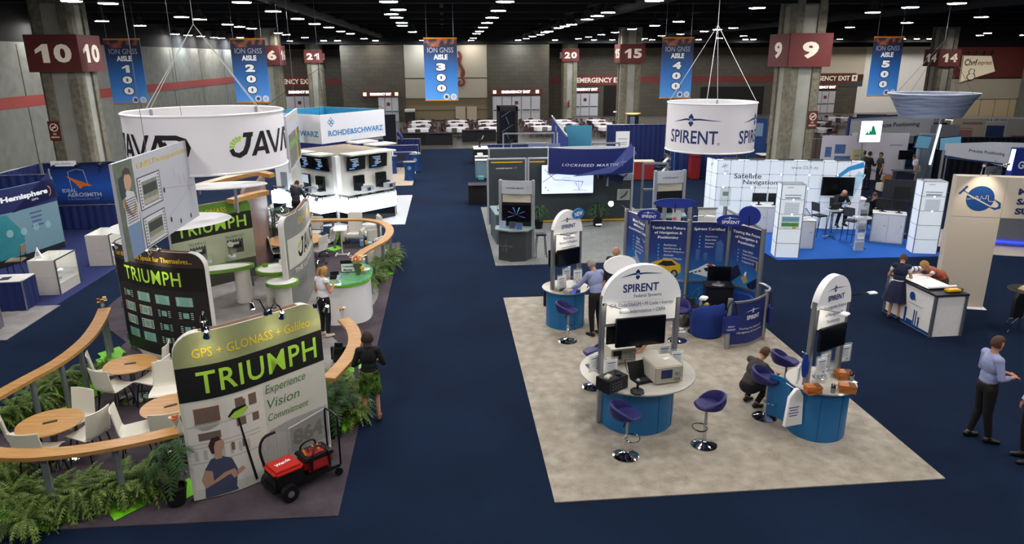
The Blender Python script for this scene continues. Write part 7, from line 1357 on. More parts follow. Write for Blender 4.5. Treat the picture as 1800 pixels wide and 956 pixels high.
for dx,l in ((0,'maroon chair standing alone beyond the black drape post'),(.9,'maroon chair alone beside the first white table')): c = dup(BC,(p.x+dx,p.y,0),1.3+dx,l,'maroon chairs beyond the black post')
# ---- black spandex tables, food bin
for (u,v),w,l in (((729,262),2.0,'black stretch-covered table at the head of the central aisle, beside the drapes'),((772,262),2.0,'black stretch-covered table at the middle of the aisle head'),((842,256),2.6,'black stretch-covered table near the truss booth, at the aisle head')):
    p = at(u,v-8); skirt_table(l,(p.x,p.y),w,.75,.85,0,SPANDEX,SPANDEX,.12)
p = at(724,211,.0); t = thing('service_bin','black service bin with a pale top before the cream wall','bin',(p.x,72.4,0)); MB().box((0,0,.55),(.95,.7,1.1),bev=.03).obj('bin_body',BLACK,t); MB().box((0,0,1.2),(1.0,.75,.25),bev=.03).obj('bin_top',OFFW,t)
# ---- booths left of the aisle
for y,l in ((42.2,'low navy drape nearest the blue pedestals beside the aisle'),(45.6,'low navy drape, second in the row beside the aisle'),(49.3,'low navy drape, third in the row beside the aisle')): drape(l,(-6.4,y),(-1.75,y),.92)
drape('tall black drape post edge beyond the white box sign',(-4.1,47.5),(-3.2,47.6),2.7,DRAPEB); drape('tall navy drape far behind the tower boards',(-12,47.5),(-6.4,47.6),1.6)
BLUP = mat('#12386a',.5,var=.05)
def bluepod(label,u,v,h=.95):
    p = at(u,v); t = thing('blue_pedestal',label,'pedestal',(p.x,p.y,.02)); q = MB(); q.lathe([(.3,0),(.26,h*.5),(.3,h)],n=28,sx=1,sy=.75); q.lathe([(0,0),(.3,0)],n=28,sx=1,sy=.75); q.obj('body',BLUP,t); MB().lathe([(.34,h),(.34,h+.03),(0,h+.03)],n=28,sx=1,sy=.8).obj('counter_top',mat('#8d8f90',.3),t); shapes(t,'emblem',Flat((0,-.24,h*.7),(1,0,0)),[ell(0,0,.1,.1,20)],mat('#5f86b8',.5),.004); return t,h
tag(MB().prism([(-1.75,35.9),(-1.75,42.1),(-6.4,42.1),(-6.4,35.9)],0,.014).obj('booth_carpet',noise_mix('tan_carpet',['#a69a86','#b4a893'],[20.0],rough=.95)),'tan carpet under the blue pedestals','carpet')
bp1 = bluepod('blue waisted pedestal with white bottles beside the tower',689,305)[0].location; bluepod('blue waisted pedestal nearest the aisle edge',721,317); bp2 = bluepod('blue waisted pedestal heaped with silver bags',731,301)[0].location
p = bp1
for k in (-.08,.1): t = thing('white_bottle','white bottle on the blue pedestal, %s of the pair' % ('outer' if k < 0 else 'inner'),'bottle',(p.x+k,p.y,1.0)); MB().lathe([(.03,0),(.035,.15),(.015,.24),(0,.25)],n=12).obj('bottle',PLASTW,t); MB().cyl((0,0,.25),(0,0,.28),.014).obj('cap',RED,t)
p = bp2; t = thing('bag_heap','heap of silver wrapped bags on a blue pedestal','bags',(p.x,p.y,1.0),0); q = MB(); [q.sph((rnd.gauss(0,.1),rnd.gauss(0,.07),.04+.03*rnd.random()),(.07,.05,.04),7,Matrix.Rotation(rnd.random()*3,3,'Z')) for _ in range(14)]; o = q.obj('wrapped_bags',SILV,t); o['kind'] = 'stuff'
p = at(702,300); office_stack('dark chair between the blue pedestals',(p.x,p.y),.6,mat('#2b2c30',.8))
t = thing('leaflet_zigzag','small grey leaflet rack beside the tower and blue pedestals','leaflet rack',(at(683,322).x,at(683,322).y,.02));
MB().box((0,0,.1),(.3,.25,.2)).obj('base',ALU,t)
for k in range(4): MB().box((0,.05*(k % 2),.3+k*.28),(.24,.02,.26),rot=Matrix.Rotation(-.3+.6*(k % 2),3,'X')).obj('tray',ALU,t)
# ---- booths right of the aisle
DK2 = DRAPEB
drape('low navy drape of the booth behind the white-topped black table',(2.2,45.0),(6.5,45.0),.95); drape('low navy drape behind the glass stands at the aisle',(2.4,40.2),(6.2,40.2),.95); drape('low navy drape beside the silver frames',(5.6,35.5),(9,35.7),.95)
t = skirt_table('black skirted table with white papers at the aisle edge',(2.1,43.4),.9,1.6,.95,0,SPANDEX,mat('#d8d4cc',.6)); office_stack('grey chair behind the black skirted aisle table',(3.4,41.6),1.2,mat('#55565a',.8))
t = thing('antenna_model','black instrument on a mount on the aisle table','instrument',(2.05,43.5,.965)); MB().lathe([(.1,0),(.05,.1),(.04,.3),(0,.3)],n=14).obj('mount',BLACK,t); MB().box((.05,0,.4),(.3,.16,.16),bev=.03).obj('head',BLACK,t); MB().cyl((.1,0,.4),(.25,0,.7),.02).obj('antenna',OFFW,t)
for k,(x,y) in enumerate(((1.9,37.6),(1.95,39.0))):
    t = thing('glass_stand',('silver framed glass stand with teal bags at the aisle','silver framed blue stand with white papers at the aisle')[k],'display stand',(x,y,.02)); MB().box((0,0,.45),(.7,.5,.8)).obj('cabinet',(mat('#7fa0a8',.2,alpha=.6),mat('#1f2f6a',.5))[k],t); MB().box((0,0,.98),(.76,.56,.03)).obj('counter_top',OFFW,t)
    for sx in (-1,1):
        for sy in (-1,1): MB().box((sx*.36,sy*.26,.49),(.035,.035,.98)).obj('edge_post',ALU,t)
    o = thing('carton',('teal carton in front of the glass stand','white carton on the blue stand')[k],'box',(x-.1,y-.1 if k else y-.42,1.017 if k else .02)); MB().box((0,0,.09),(.3,.25,.18),bev=.01).obj('carton',(mat('#5f9aa0',.5),PLASTW)[k],o); MB().box((0,0,.181),(.3,.05,.002)).obj('tape',OFFW,o)
p = at(840,360); skirt_table('black stretch-covered table at the corner of the grey booth',(1.38,31.0),.9,.8,.85,0,SPANDEX,SPANDEX,.08)
t = thing('truss_frame','black scaffold-like truss frame standing beyond the grey booth','truss',(4.15,47.5,.006));
for x in (-.6,.6):
    for y in (0,1.2): MB().box((x,y,1.55),(.12,.12,3.1)).obj('upright',BLACK,t)
for z in (.6,2.95): MB().box((0,0,z),(1.3,.12,.3)).obj('crossbeam',BLACK,t); MB().box((0,1.2,z),(1.3,.12,.3)).obj('crossbeam',BLACK,t)
MB().box((0,1.25,1.6),(1.2,.04,2.6)).obj('back_cloth',DRAPEB,t)
for k in range(5): MB().tube([(-.4+.5*(k % 2),.4,.4+k*.5),(.1-.5*(k % 2)+.3,.4,.9+k*.5)],.02).obj('brace',STEEL,t)
t = thing('booth_partition','blue printed partition running back beyond the grey booth','exhibition wall',(5.9,34.5,.006)); d = Vector((1.1,12.5,0)); s = Flat((0,0,0),-d); sb = Flat(tuple(d),-d); slab(sb,rect(d.length/2,1.25,d.length,2.45),-.06,0).obj('panel',mat('#1c3a86',.5,var=.15,scale=1),t); q = MB(); q.cyl((0,0,2.5),(d.x,d.y,2.5),.05); q.obj('cap_rail',ALU,t); shapes(t,'print',sb,[rect(d.length*.35,2.1,.5,.3),rect(d.length*.45,1.6,.9,.8)],WT,.005)
poster('teal sail-shaped panel behind the blue partition',(7.6,40.5),1.5,2.2,.25,R_(-15),mat('#3f86a0',.5,var=.05));
t,s = poster('grey panel with a pale round emblem in a silver frame',(4.6,33.2),1.5,2.0,.3,R_(-5),mat('#69708f',.5,var=.15)); shapes(t,'emblem',s,[ell(.25,1.5,.32,.42,28)],mat('#b9bbc0',.5),.005); write(t,s,'Topcon' if False else 'emblem' if False else ' ',0,1,.1,.1,WT)
def frame(label,x,y,w,h,rz=0):
    t = thing('silver_frame',label,'frame',(x,y,.018),rz);
    for a in (-w/2,w/2): MB().box((a,0,h/2),(.07,.07,h)).obj('upright',ALU,t)
    for z in (h,h*.62): MB().box((0,0,z),(w,.07,.07)).obj('crossbar',ALU,t)
frame('empty silver display frame, nearer of the two behind the grey booth',3.7,31.6,1.6,2.5); frame('empty silver display frame, farther of the two behind the grey booth',4.2,36,2.6,2.5); frame('empty silver frame at the edge of the blue header',6.9,30.4,1.2,2.6); frame('empty silver gate frame beside the curved blue header',7.5,24.9,.9,2.5)
p = at(1040,262,.9)
for k,(u,v,l) in enumerate(((1105,262,'dark table with leaflets before column 15'),(1175,262,'dark table with monitors beside column 15'))): p = at(u,v); sk_ = skirt_table(l,(p.x,p.y),2.0,.7,.95,0,DRAPE,mat('#3d3f4a',.6))
for k,(u,v) in enumerate(((1060,205),(1078,203))): pass
t = thing('floor_lamp','black pole lamp with a small white head before column 15','lamp',(at(1079,250).x,at(1079,250).y,.006)); MB().cyl((0,0,0),(0,0,2.2),.025).obj('pole',BLACK,t); MB().box((0,0,2.25),(.25,.1,.12),bev=.02).obj('head',PLASTW,t); MB().lathe([(.25,0),(.2,.03),(0,.04)]).obj('base',BLACK,t)
t = thing('glow_column','glass case with a glowing orange top beside the smaller ring','display case',(at(1110,262).x,at(1110,262).y,.006)); MB().box((0,0,1.2),(.7,.5,2.3)).obj('case_body',mat('#1a1d20',.3),t); MB().box((-.1,-.26,1.2),(.35,.02,2.1)).obj('glass',mat('#6d7f86',.1),t); MB().lathe([(.55,2.45),(.3,2.4),(0,2.38)],n=24,sy=.5).obj('lamp_hood',mat('#ffb060',.4,emit=3,var=0),t)
t = thing('exhibit_monitor','black monitor on the dark table beside column 15','monitor',(sk_.location.x-.3,sk_.location.y,.96)); monitor(t,0,0,.4,.9,.55); MB().box((0,.02,.08),(.3,.2,.16)).obj('foot',BLACK,t)
for u,v,l in ((1148,262,'dark rounded chair behind the table by column 15'),(1243,300,'tan high chair in the navy booth under the smaller ring')): p = at(u,v); office_stack(l,(p.x,p.y),2.8,mat('#7d7057',.8) if u > 1200 else mat('#26282c',.8),.62 if u > 1200 else .46)
# booth under the smaller ring
drape('tall navy drape under the smaller ring',(12.6,39.0),(14.6,34.6),2.5); drape('tall navy drape closing the booth under the smaller ring',(9.2,40.4),(12.6,40.2),2.5)
t,s = poster('blue and white printed panel in the booth under the smaller ring',(12.35,37.2),1.3,2.3,.1,R_(62),mat('#3f6fb0',.5,var=.3,scale=2),((None,0,1.9,.6,.3),(None,0,1.2,.8,.02),(None,0,1.3,.7,.02)),WT)
counter_box('red counter with white leaflets under the smaller ring',(10.1,36.5),1.5,.7,.95,R_(-8),mat('#8a1f1f',.6),mat('#cfc3ae',.5));
t = thing('red_stand','red cloth-covered stand before the navy drape under the smaller ring','stand',(13.0,36.2,.006)); MB().box((0,0,.6),(.5,.5,1.2),bev=.03).obj('cover',mat('#8a1a22',.7),t); MB().box((0,0,1.22),(.55,.55,.04)).obj('stand_top',mat('#6a1219',.6),t)
for k,(u,v) in enumerate(((1155,315),(1165,308))): p = at(u,v); office_stack(('dark padded stool beside the zigzag leaflet rack, nearer','tan padded stool beside the zigzag leaflet rack, farther')[k],(p.x,p.y),.8+k,mat('#4d4436',.8) if k else mat('#2b2a28',.8),.62)
p = at(1170,318); t = thing('zigzag_rack','folding zigzag leaflet rack on the carpet under the smaller ring','leaflet rack',(p.x,p.y,.006),.2);
for k in range(6): MB().box((.08*(1 if k % 2 else -1),0,.18+k*.22),(.34,.26,.02),rot=Matrix.Rotation((.75 if k % 2 else -.75),3,'Y')).obj('tray',ALU,t);
for k in range(3): MB().box((.1,-.02,.3+k*.44),(.2,.2,.012),rot=Matrix.Rotation(.75,3,'Y')).obj('leaflet',PLASTW,t)
MB().box((0,0,.01),(.4,.3,.02)).obj('base',ALU,t)
poster('white notice stand behind the smaller ring',(9.6,38.2),.75,1.9,.4,0,PLASTW,((None,0,1.5,.5,.04),(None,0,1.3,.5,.03),(None,0,1.2,.4,.03)),GREY)
counter_box('pale blue counter just beyond the smaller ring',(15.6,42.0),1.9,.8,1.05,R_(-6),mat('#2f6aa8',.5),mat('#6fa8d4',.5));
for k,(x,y) in enumerate(((15.4,40.9),(17.1,41.2))): office_stack(('tan high chair before the pale blue counter','dark high chair at the end of the pale blue counter')[k],(x,y),2.9,mat('#8d8166',.8) if not k else mat('#3f3c38',.8),.66)
counter_box('dark red counter with a white top beside column 9',(17.6,37.4),1.1,.8,1.05,0,mat('#33161a',.6),PLASTW); skirt_table('black table with a white top just beyond the white light wall',(13.6,32.5),1.6,.7,.95,R_(-5),SPANDEX,PLASTW)
poster('blue poster panel on the far side beside column 9',(19.3,43.0),1.2,2.3,.2,R_(-10),mat('#2a4a86',.5,var=.3,scale=2),((None,0,1.6,.7,.8),),mat('#8fa6c0',.5))
# white printed walls right of column 9
t,s = poster('white printed wall with small photos to the east of column 9',(19.6,33.6),2.1,2.4,.0,R_(-12),mat('#cfcbd4',.5,var=.02)); shapes(t,'photo',s,[rect(-.15,1.75,.5,.45),rect(.0,1.2,.75,.42),rect(-.7,1.6,.3,.5)],mat('#4a6a96',.5,var=.4,scale=6),.005); shapes(t,'photo',s,[rect(-.1,.7,.35,.36)],mat('#b58a3c',.5,var=.3,scale=6),.005); write(t,s,'Satellite',.72,1.3,.9,.12,mat('#8a86a8',.5),rot=PI/2)
t,s = poster('white printed wall with a pale drawing beside the blue framed entrance',(22.1,34.6),2.7,2.4,.0,R_(-16),mat('#d3cfd6',.5,var=.02)); shapes(t,'print',s,[strip_poly([(-1.2,.5),(-.5,.6),(.3,.35),(1.0,.2)],[.05,.12,.08,.03])[k] for k in range(3)]+[ell(.9,.4,.12,.12,16),ell(-.3,1.3,.06,.06,12),rect(-.8,2.0,.5,.06),rect(.8,1.8,.6,.06)],mat('#8f95b8',.5),.005)
MBX = drape('grey-brown drape between the white printed walls',(18.5,36.5),(21,36),2.0,mat('#5c4f45',.9))
poster('black and teal banner stand with pale lettering behind the printed walls',(27.0,43.5),1.8,2.2,.4,R_(-14),mat('#1c2229',.5),((None,0,1.6,1.2,.12),(None,0,1.3,1.0,.12)),GREY);
# ---- precise positioning booth
NB = mat('#c6c9cd',.5,var=.04); NVY = mat('#22346a',.6); NT = mat('#353a46',.5,var=0)
a0,a1,a2 = aty(1494,209,36.6),aty(1565,211,38),aty(1640,221,38.5)
zt = a0.z; t = thing('curved_header','long curved pale header lettered precise positioning behind the glowing green sign','sign',(a0.x,a0.y,.006)); s = Curve([tuple(p.xy) for p in catmull([(0,0,0),(a1.x-a0.x,a1.y-a0.y,0),(a2.x-a0.x,a2.y-a0.y,0)],10)]); L = s.len
o = slab(s,[(0,zt-.85),(L*.3,zt-1.0),(L*.6,zt-1.15),(L,zt-1.15),(L,zt),(0,zt)],-.06,0).obj('header_panel',NB,t); write(o,s,'Precise Positioning',L*.62,zt-.52,L*.48,.3,NT,bold=.02,off=.006); q = MB(); q.box((L/2,zt+.03,-.03),(L,.06,.12)); q.bend(s); q.obj('cap_rail',NVY,t); q = MB(); q.box((.0,zt/2,-.03),(.12,zt,.12)); q.bend(s); q.obj('post',NVY,t); q = MB(); q.box((.35,zt/2-.4,-.2),(.25,zt-.8,.05)); q.bend(s); q.obj('side_panel',mat('#c3d4d8',.5),t)
MB().cyl(s(L,0,-.03),s(L,zt-1.1,-.03),.05).obj('post',NVY,t)
o = MB().box((a2.x-a0.x+.55,a2.y-a0.y-.3,zt-1.5),(1.5,.08,1.9),-.2).obj('end_panel',mat('#7d8088',.5),t)
t = thing('glow_sign','square glowing white sign with a green arrow triangle','sign',tuple(aty(1529,231,31.5))); p = t.location.copy(); MB().box((0,0,0),(1.05,.16,1.0),bev=.01).obj('housing',ALU,t); MB().box((0,-.085,0),(1.0,.01,.95)).obj('light_face',mat('#eefbff',.4,emit=2.4,var=0),t); s = Flat((0,-.091,0),(1,0,0)); shapes(t,'logo',s,[[(-.3,-.15),(.3,-.15),(.1,.3)]],mat('#1f9a6a',.4,emit=.4,var=0),.003); shapes(t,'logo',s,[ell(-.28+.09*i,-.05+.1*(i % 2)+.06*j,.03,.03,8) for i in range(4) for j in range(3)],mat('#eefbff',.4,emit=2.0,var=0),.005); write(t,s,'NovAtel',0,-.3,.6,.16,mat('#3a78b0',.4,emit=.3,var=0)); MB().cyl((-.3,.0,-.5),(-.3,0,-p.z),.035).obj('pole',ALU,t)
# second header nearer the frame edge
a0,a1 = aty(1690,252,30),aty(1800,243,27.0); d = a1-a0; t = thing('curved_header','pale sloping header lettered precise positioning over a dark doorway','sign',(a0.x,a0.y,.006)); s = Curve([tuple(p.xy) for p in catmull([(-.7,.1,0),(d.x*.5,d.y*.5-.25,0),(d.x*1.1,d.y*1.1,0)],10)]); L = s.len; zt = a0.z+.1
o = slab(s,[(0,zt-.62),(L*.55,zt-.75),(L*.78,zt-.85),(L*.78,.0),(L,0),(L,zt+.28),(L*.5,zt+.12),(0,zt-.12)],-.06,0).obj('header_panel',NB,t); write(o,s,'Precise Positioning',L*.5,zt-.33,L*.42,.17,NT,bold=.02,off=.006); q = MB(); q.box((L*.38,zt-.72,-.03),(L*.8,.06,.1)); q.bend(s); q.obj('rail',NVY,t); q = MB(); q.box((L*.78,zt*.36,-.03),(.08,zt*.72,.1)); q.bend(s); q.obj('post',NVY,t); q = MB(); q.box((0,zt/2-.2,-.03),(.12,zt-.4,.12)); q.bend(s); q.obj('post',ALU,t)
q = thing('hanging_notice','small grey notice panel hung in the dark doorway','sign',tuple(s(L*.62,zt-1.05,.05)+Vector((a0.x,a0.y,0)))); MB().box((0,0,0),(.75,.03,.4)).obj('board',mat('#8d9298',.5),q); write(q,Flat((0,-.016,0),(1,0,0)),'GNSS',0,.06,.22,.06,NT); write(q,Flat((0,-.016,0),(1,0,0)),'Receivers',0,-.06,.34,.06,NT); MB().cyl((0,0,.2),(0,0,.48),.01).obj('wire',STEEL,q)
drape('dark drape filling the doorway under the sloping header',(a0.x+.1,a0.y+2.4),(a0.x+2.8,a0.y+1.0),1.9,DRAPEB)
# televisions on the pole tower
p = at(1630,333); t = thing('lit_totem','slim silver totem with a lit edge carrying no screen, beside the white diagram tower','totem',(p.x-.05,p.y+.5,.006),R_(-10)); MB().box((0,0,1.3),(.75,.3,2.6),bev=.02).obj('column',mat('#8d9aa6',.4,.3),t); MB().box((.28,-.2,2.1),(.07,.1,1.9),rot=Matrix.Rotation(.1,3,'Y')).obj('light_tube',mat('#d9f4ff',.4,emit=4,var=0),t); MB().box((.2,-.18,1.7),(.1,.08,3.3),rot=Matrix.Rotation(.12,3,'Y')).obj('fin',ALU,t)
TVS = mat('#5f93ad',.3,emit=.55,var=.1,scale=2)
for (u,v),rz,l in (((1622,250),.25,'wide television with a pale blue picture, nearer the glowing green sign'),((1670,252),-.25,'wide television with a pale blue picture, nearer the sloping header')):
    p = aty(u,v,31.0); t = thing('pole_television',l,'television',(p.x,p.y,.006),rz); z = p.z; MB().box((0,0,z),(.92,.06,.6),rot=Matrix.Rotation(.1,3,'X') @ Matrix.Rotation(.12 if rz > 0 else -.12,3,'Y'),bev=.01).obj('bezel',BLACK,t); MB().box((0,-.034,z),(.87,.006,.55),rot=Matrix.Rotation(.1,3,'X') @ Matrix.Rotation(.12 if rz > 0 else -.12,3,'Y')).obj('screen',TVS,t); MB().cyl((0,.05,0),(0,.05,z),.04).obj('pole',ALU,t); MB().lathe([(.3,0),(.3,.02),(0,.03)]).obj('base',ALU,t)
for k,(x,y,l) in enumerate(((26.6,39.6,'black counter with a round blue and gold emblem'),)):
    t = counter_box(l,(x-.4,y+.2),1.0,.9,1.15,-.2,SPANDEX,mat('#d6d2c6',.5)); s = Flat((0,-.451,.62),(1,0,0)); shapes(t,'emblem',s,[(ell(0,0,.24,.24,28),0),(ell(0,0,.18,.18,28),1),(ell(0,0,.08,.08,18),2)],[mat('#b9862c',.5),mat('#243a7a',.5),mat('#8c2f2a',.5)],.004)
t,s = poster('framed picture of a lighthouse against clouds',(29.2,41.6),1.8,1.3,.9,-.2,BLACK); shapes(t,'photo',s,[(rect(0,1.55,1.7,1.2),0),(rect(-.3,1.4,.22,.9),1),(rect(-.3,1.95,.16,.2),2)],[mat('#7f93ad',.5,var=.35,scale=3),mat('#2b2e38',.5),PLASTW],.004)
drape('navy drape wall behind the black emblem counter',(24.6,42.0),(31.0,41.9),2.2); drape('low navy drape before the lighthouse picture',(27.0,38.6),(31.0,38.8),1.1); t,s = poster('grey-green notice board on the navy drape',(25.6,41.7),.8,1.1,1.0,-.1,mat('#8f9a7f',.6,var=.1),((None,-.1,.8,.3,.1),(None,.1,.5,.3,.1)),mat('#4a5aa0',.5));
tag(MB().prism([(27.2,36.6),(31.5,36.4),(31.5,38.2),(27.4,38.4)],0,.012).obj('booth_carpet',bpy.data.materials['tan_carpet']),'tan carpet strip before the low navy drape','carpet')
t,s = poster('pale yellow banner stand beside the blue framed entrance',(20.0,32.9),.55,1.3,.5,-.2,mat('#c3bb84',.6,var=.05),((None,0,1.0,.35,.08),(None,0,.8,.35,.05)),GREY)
# tool clutter on the floor
for k,(u,v,l,sz,c) in enumerate(((1557,335,'white moving carton with a brown reel',(.8,.5,.35),'#c9c4b8'),(1578,337,'black tool case on the floor by the carton',(.6,.4,.3),'#1a1b1d'),(1563,341,'orange bucket on the floor before the carton',(.22,.22,.24),'#d9701c'),(1583,330,'yellow crate behind the black tool case',(.5,.4,.3),'#c09a2a'))):
    p = at(u,v); t = thing(('moving_carton','tool_case','bucket','crate')[k],l,'box',(p.x,p.y,.006),.3*k);
    if k == 2: MB().lathe([(.1,0),(.13,.24),(.12,.24),(0,.02)],n=18).obj('bucket',mat(c,.5),t); MB().tube(catmull([(-.13,0,.24),(0,-.1,.3),(.13,0,.24)],5),.008).obj('handle',STEEL,t)
    else: MB().box((0,0,sz[2]/2),sz,bev=.02).obj('body',mat(c,.6),t); MB().box((0,0,sz[2]+.01),(sz[0]*.95,sz[1]*.95,.03),bev=.006).obj('lid',mat(c,.5),t)
    if k == 0: MB().lathe([(.3,0),(.3,.04),(0,.04)],(0,0,0),n=24,rot=Matrix.Rotation(PI/2-.2,3,'X')).move(Matrix.Translation((0,-.05,.5))).obj('reel',mat('#a5794a',.6),t)
p = at(1600,345); t = thing('tilted_screen','dark lectern screen tilted on a pole before the totem','screen',(p.x-.4,p.y+.2,.006),-.2); MB().box((0,0,.55),(.8,.4,1.1),rot=Matrix.Rotation(.12,3,'Y'),bev=.02).obj('plinth',mat('#1b2334',.4),t); MB().box((0,0,1.15),(.9,.5,.05),bev=.01).obj('lectern_top',DKGREY,t); monitor(t,.05,.1,1.85,.62,.42); MB().cyl((.05,.12,1.15),(.05,.12,1.7),.03).obj('pole',ALU,t)
p = at(1585,395); t = thing('rear_monitor','large dark monitor seen from behind, beyond the white two-door cabinet','television',(16.2,23.6,.006),R_(-28)); MB().box((0,0,1.55),(1.25,.08,.8),bev=.01).obj('casing',mat('#22262c',.5),t); MB().box((0,-.06,1.5),(.5,.06,.4)).obj('vent',BLACK,t); MB().cyl((0,.05,0),(0,.05,1.3),.04).obj('pole',DKGREY,t); MB().lathe([(.35,0),(.35,.02),(0,.03)]).obj('base',DKGREY,t)
# hitachi-like booth and others at the far edge
t,s = poster('white far booth panel with grey header lettering',aty(1740,225,43).xy,3.8,2.3,.1,-.35,mat('#c3c0bb',.5,var=.03)); shapes(t,'print',s,[rect(0,2.2,3.5,.3)],mat('#dedede',.5),.004); write(t,s,'HITACHI ZOSEN & GPS SOLUTIONS',0,2.2,3.1,.17,NT,bold=.02,off=.007); shapes(t,'photo',s,[rect(.3,1.4,1.0,.9)],mat('#2f4a7a',.5,var=.4,scale=5),.005); shapes(t,'print',s,[[(-1.6,.9),(-.9,1.9),(-.6,1.2)]],mat('#9a9aa0',.5),.005)
poster('cream far booth panel with a faint red heading',aty(1702,225,41).xy,1.8,1.7,.8,-.3,mat('#b9ad98',.5,var=.05),((None,.2,1.4,1.1,.14),(None,-.2,1.1,.9,.05),(None,-.2,.8,.9,.4)),mat('#a0726a',.5)); poster('pale far booth panel with a small red car picture',aty(1792,235,41).xy,1.6,2.2,.2,-.3,mat('#b5b0a8',.5,var=.05),((None,0,1.0,.9,.4),),mat('#8a4a44',.5));
x0,x1 = aty(1670,260,36),aty(1760,262,36); drape('dark drape far behind the sloping header',(x0.x,37),(x1.x+3,36),1.9,DRAPEB)
# bright edge sign at the frame edge
p = aty(1790,280,25.5); t = thing('resilience_sign','dark blue sign with a lit white edge, cut by the frame edge','sign',(p.x+.9,p.y,.006),-.1); MB().box((0,0,2.0),(2.2,.3,1.5),bev=.01).obj('upper_panel',mat('#1f3484',.5),t); MB().box((0,0,.62),(2.2,.28,1.25)).obj('lower_panel',INK,t); MB().box((-1.16,-.1,2.3),(.09,.1,.8),rot=Matrix.Rotation(.05,3,'Y')).obj('light_tube',mat('#eaffff',.4,emit=4,var=0),t); s = Flat((0,-.151,0),(1,0,0)); write(t,s,'ONE',-.75,1.0,.4,.16,mat('#b86a2a',.5)); write(t,s,'RESILIENT',-.6,.8,.8,.1,WT); write(t,s,'GNSS',-.5,2.1,.8,.3,WT,bold=.03)
# grey counter with a blue light strip behind the beam
p = at(1800,440); t = thing('light_strip_counter','grey curved counter with a vivid blue light strip along its foot','counter',(p.x+.6,p.y+1.3,.006),-.3); q = MB(); q.lathe([(1.5,0),(1.5,1.1),(0,1.1)],n=48,sx=1.3,sy=.7); q.obj('body',mat('#5f6468',.5),t); MB().lathe([(1.53,.12),(1.55,.16),(1.53,.2)],n=48,sx=1.3,sy=.72).obj('light_tube',mat('#1020ff',.4,emit=7,var=0),t); MB().lathe([(1.56,1.1),(1.56,1.14),(0,1.14)],n=48,sx=1.3,sy=.72).obj('counter_top',mat('#82878a',.4),t)
tag(MB().lathe([(0,0),(2.6,0),(2.6,.012),(0,.012)],(p.x+.6,p.y+1.2,0),n=48,sx=1.2,sy=.8).obj('booth_carpet',bpy.data.materials['tan_carpet']),'round tan carpet under the counter with the blue light strip','carpet')
# ---- silver hanging bowl
p = aty(1638,186,27); t = thing('hanging_bowl_sign','shallow silver grey hanging bowl with streaked print','hanging sign',(p.x,p.y,p.z-.42)); BM = noise_mix('streaked_print',['#8d99ad','#b7c0cf','#707c92'],[1.2,2.2],rough=.4,stretch=(.35,.35,5),bump=0)
q = MB(); q.lathe([(1.18,0),(1.3,.22),(1.5,.6),(1.72,.9),(1.69,.9),(1.47,.6),(1.27,.22),(1.15,0),(1.18,0)],n=64,sx=1,sy=.8); q.obj('bowl',BM,t); q = MB(); q.lathe([(1.73,.89),(1.74,.915),(1.71,.92),(1.69,.9)],n=64,sx=1,sy=.8); q.obj('rim',PLASTW,t)
for k in range(4): a = k*PI/2+.5; MB().tube([(1.65*math.cos(a),1.3*math.sin(a),.9),(.1,0,2.9)],.008,4).obj('wire',STEEL,t)
MB().cyl((.1,0,2.9),(.1,0,8.5-t.location.z),.008,n=4).obj('wire',STEEL,t)
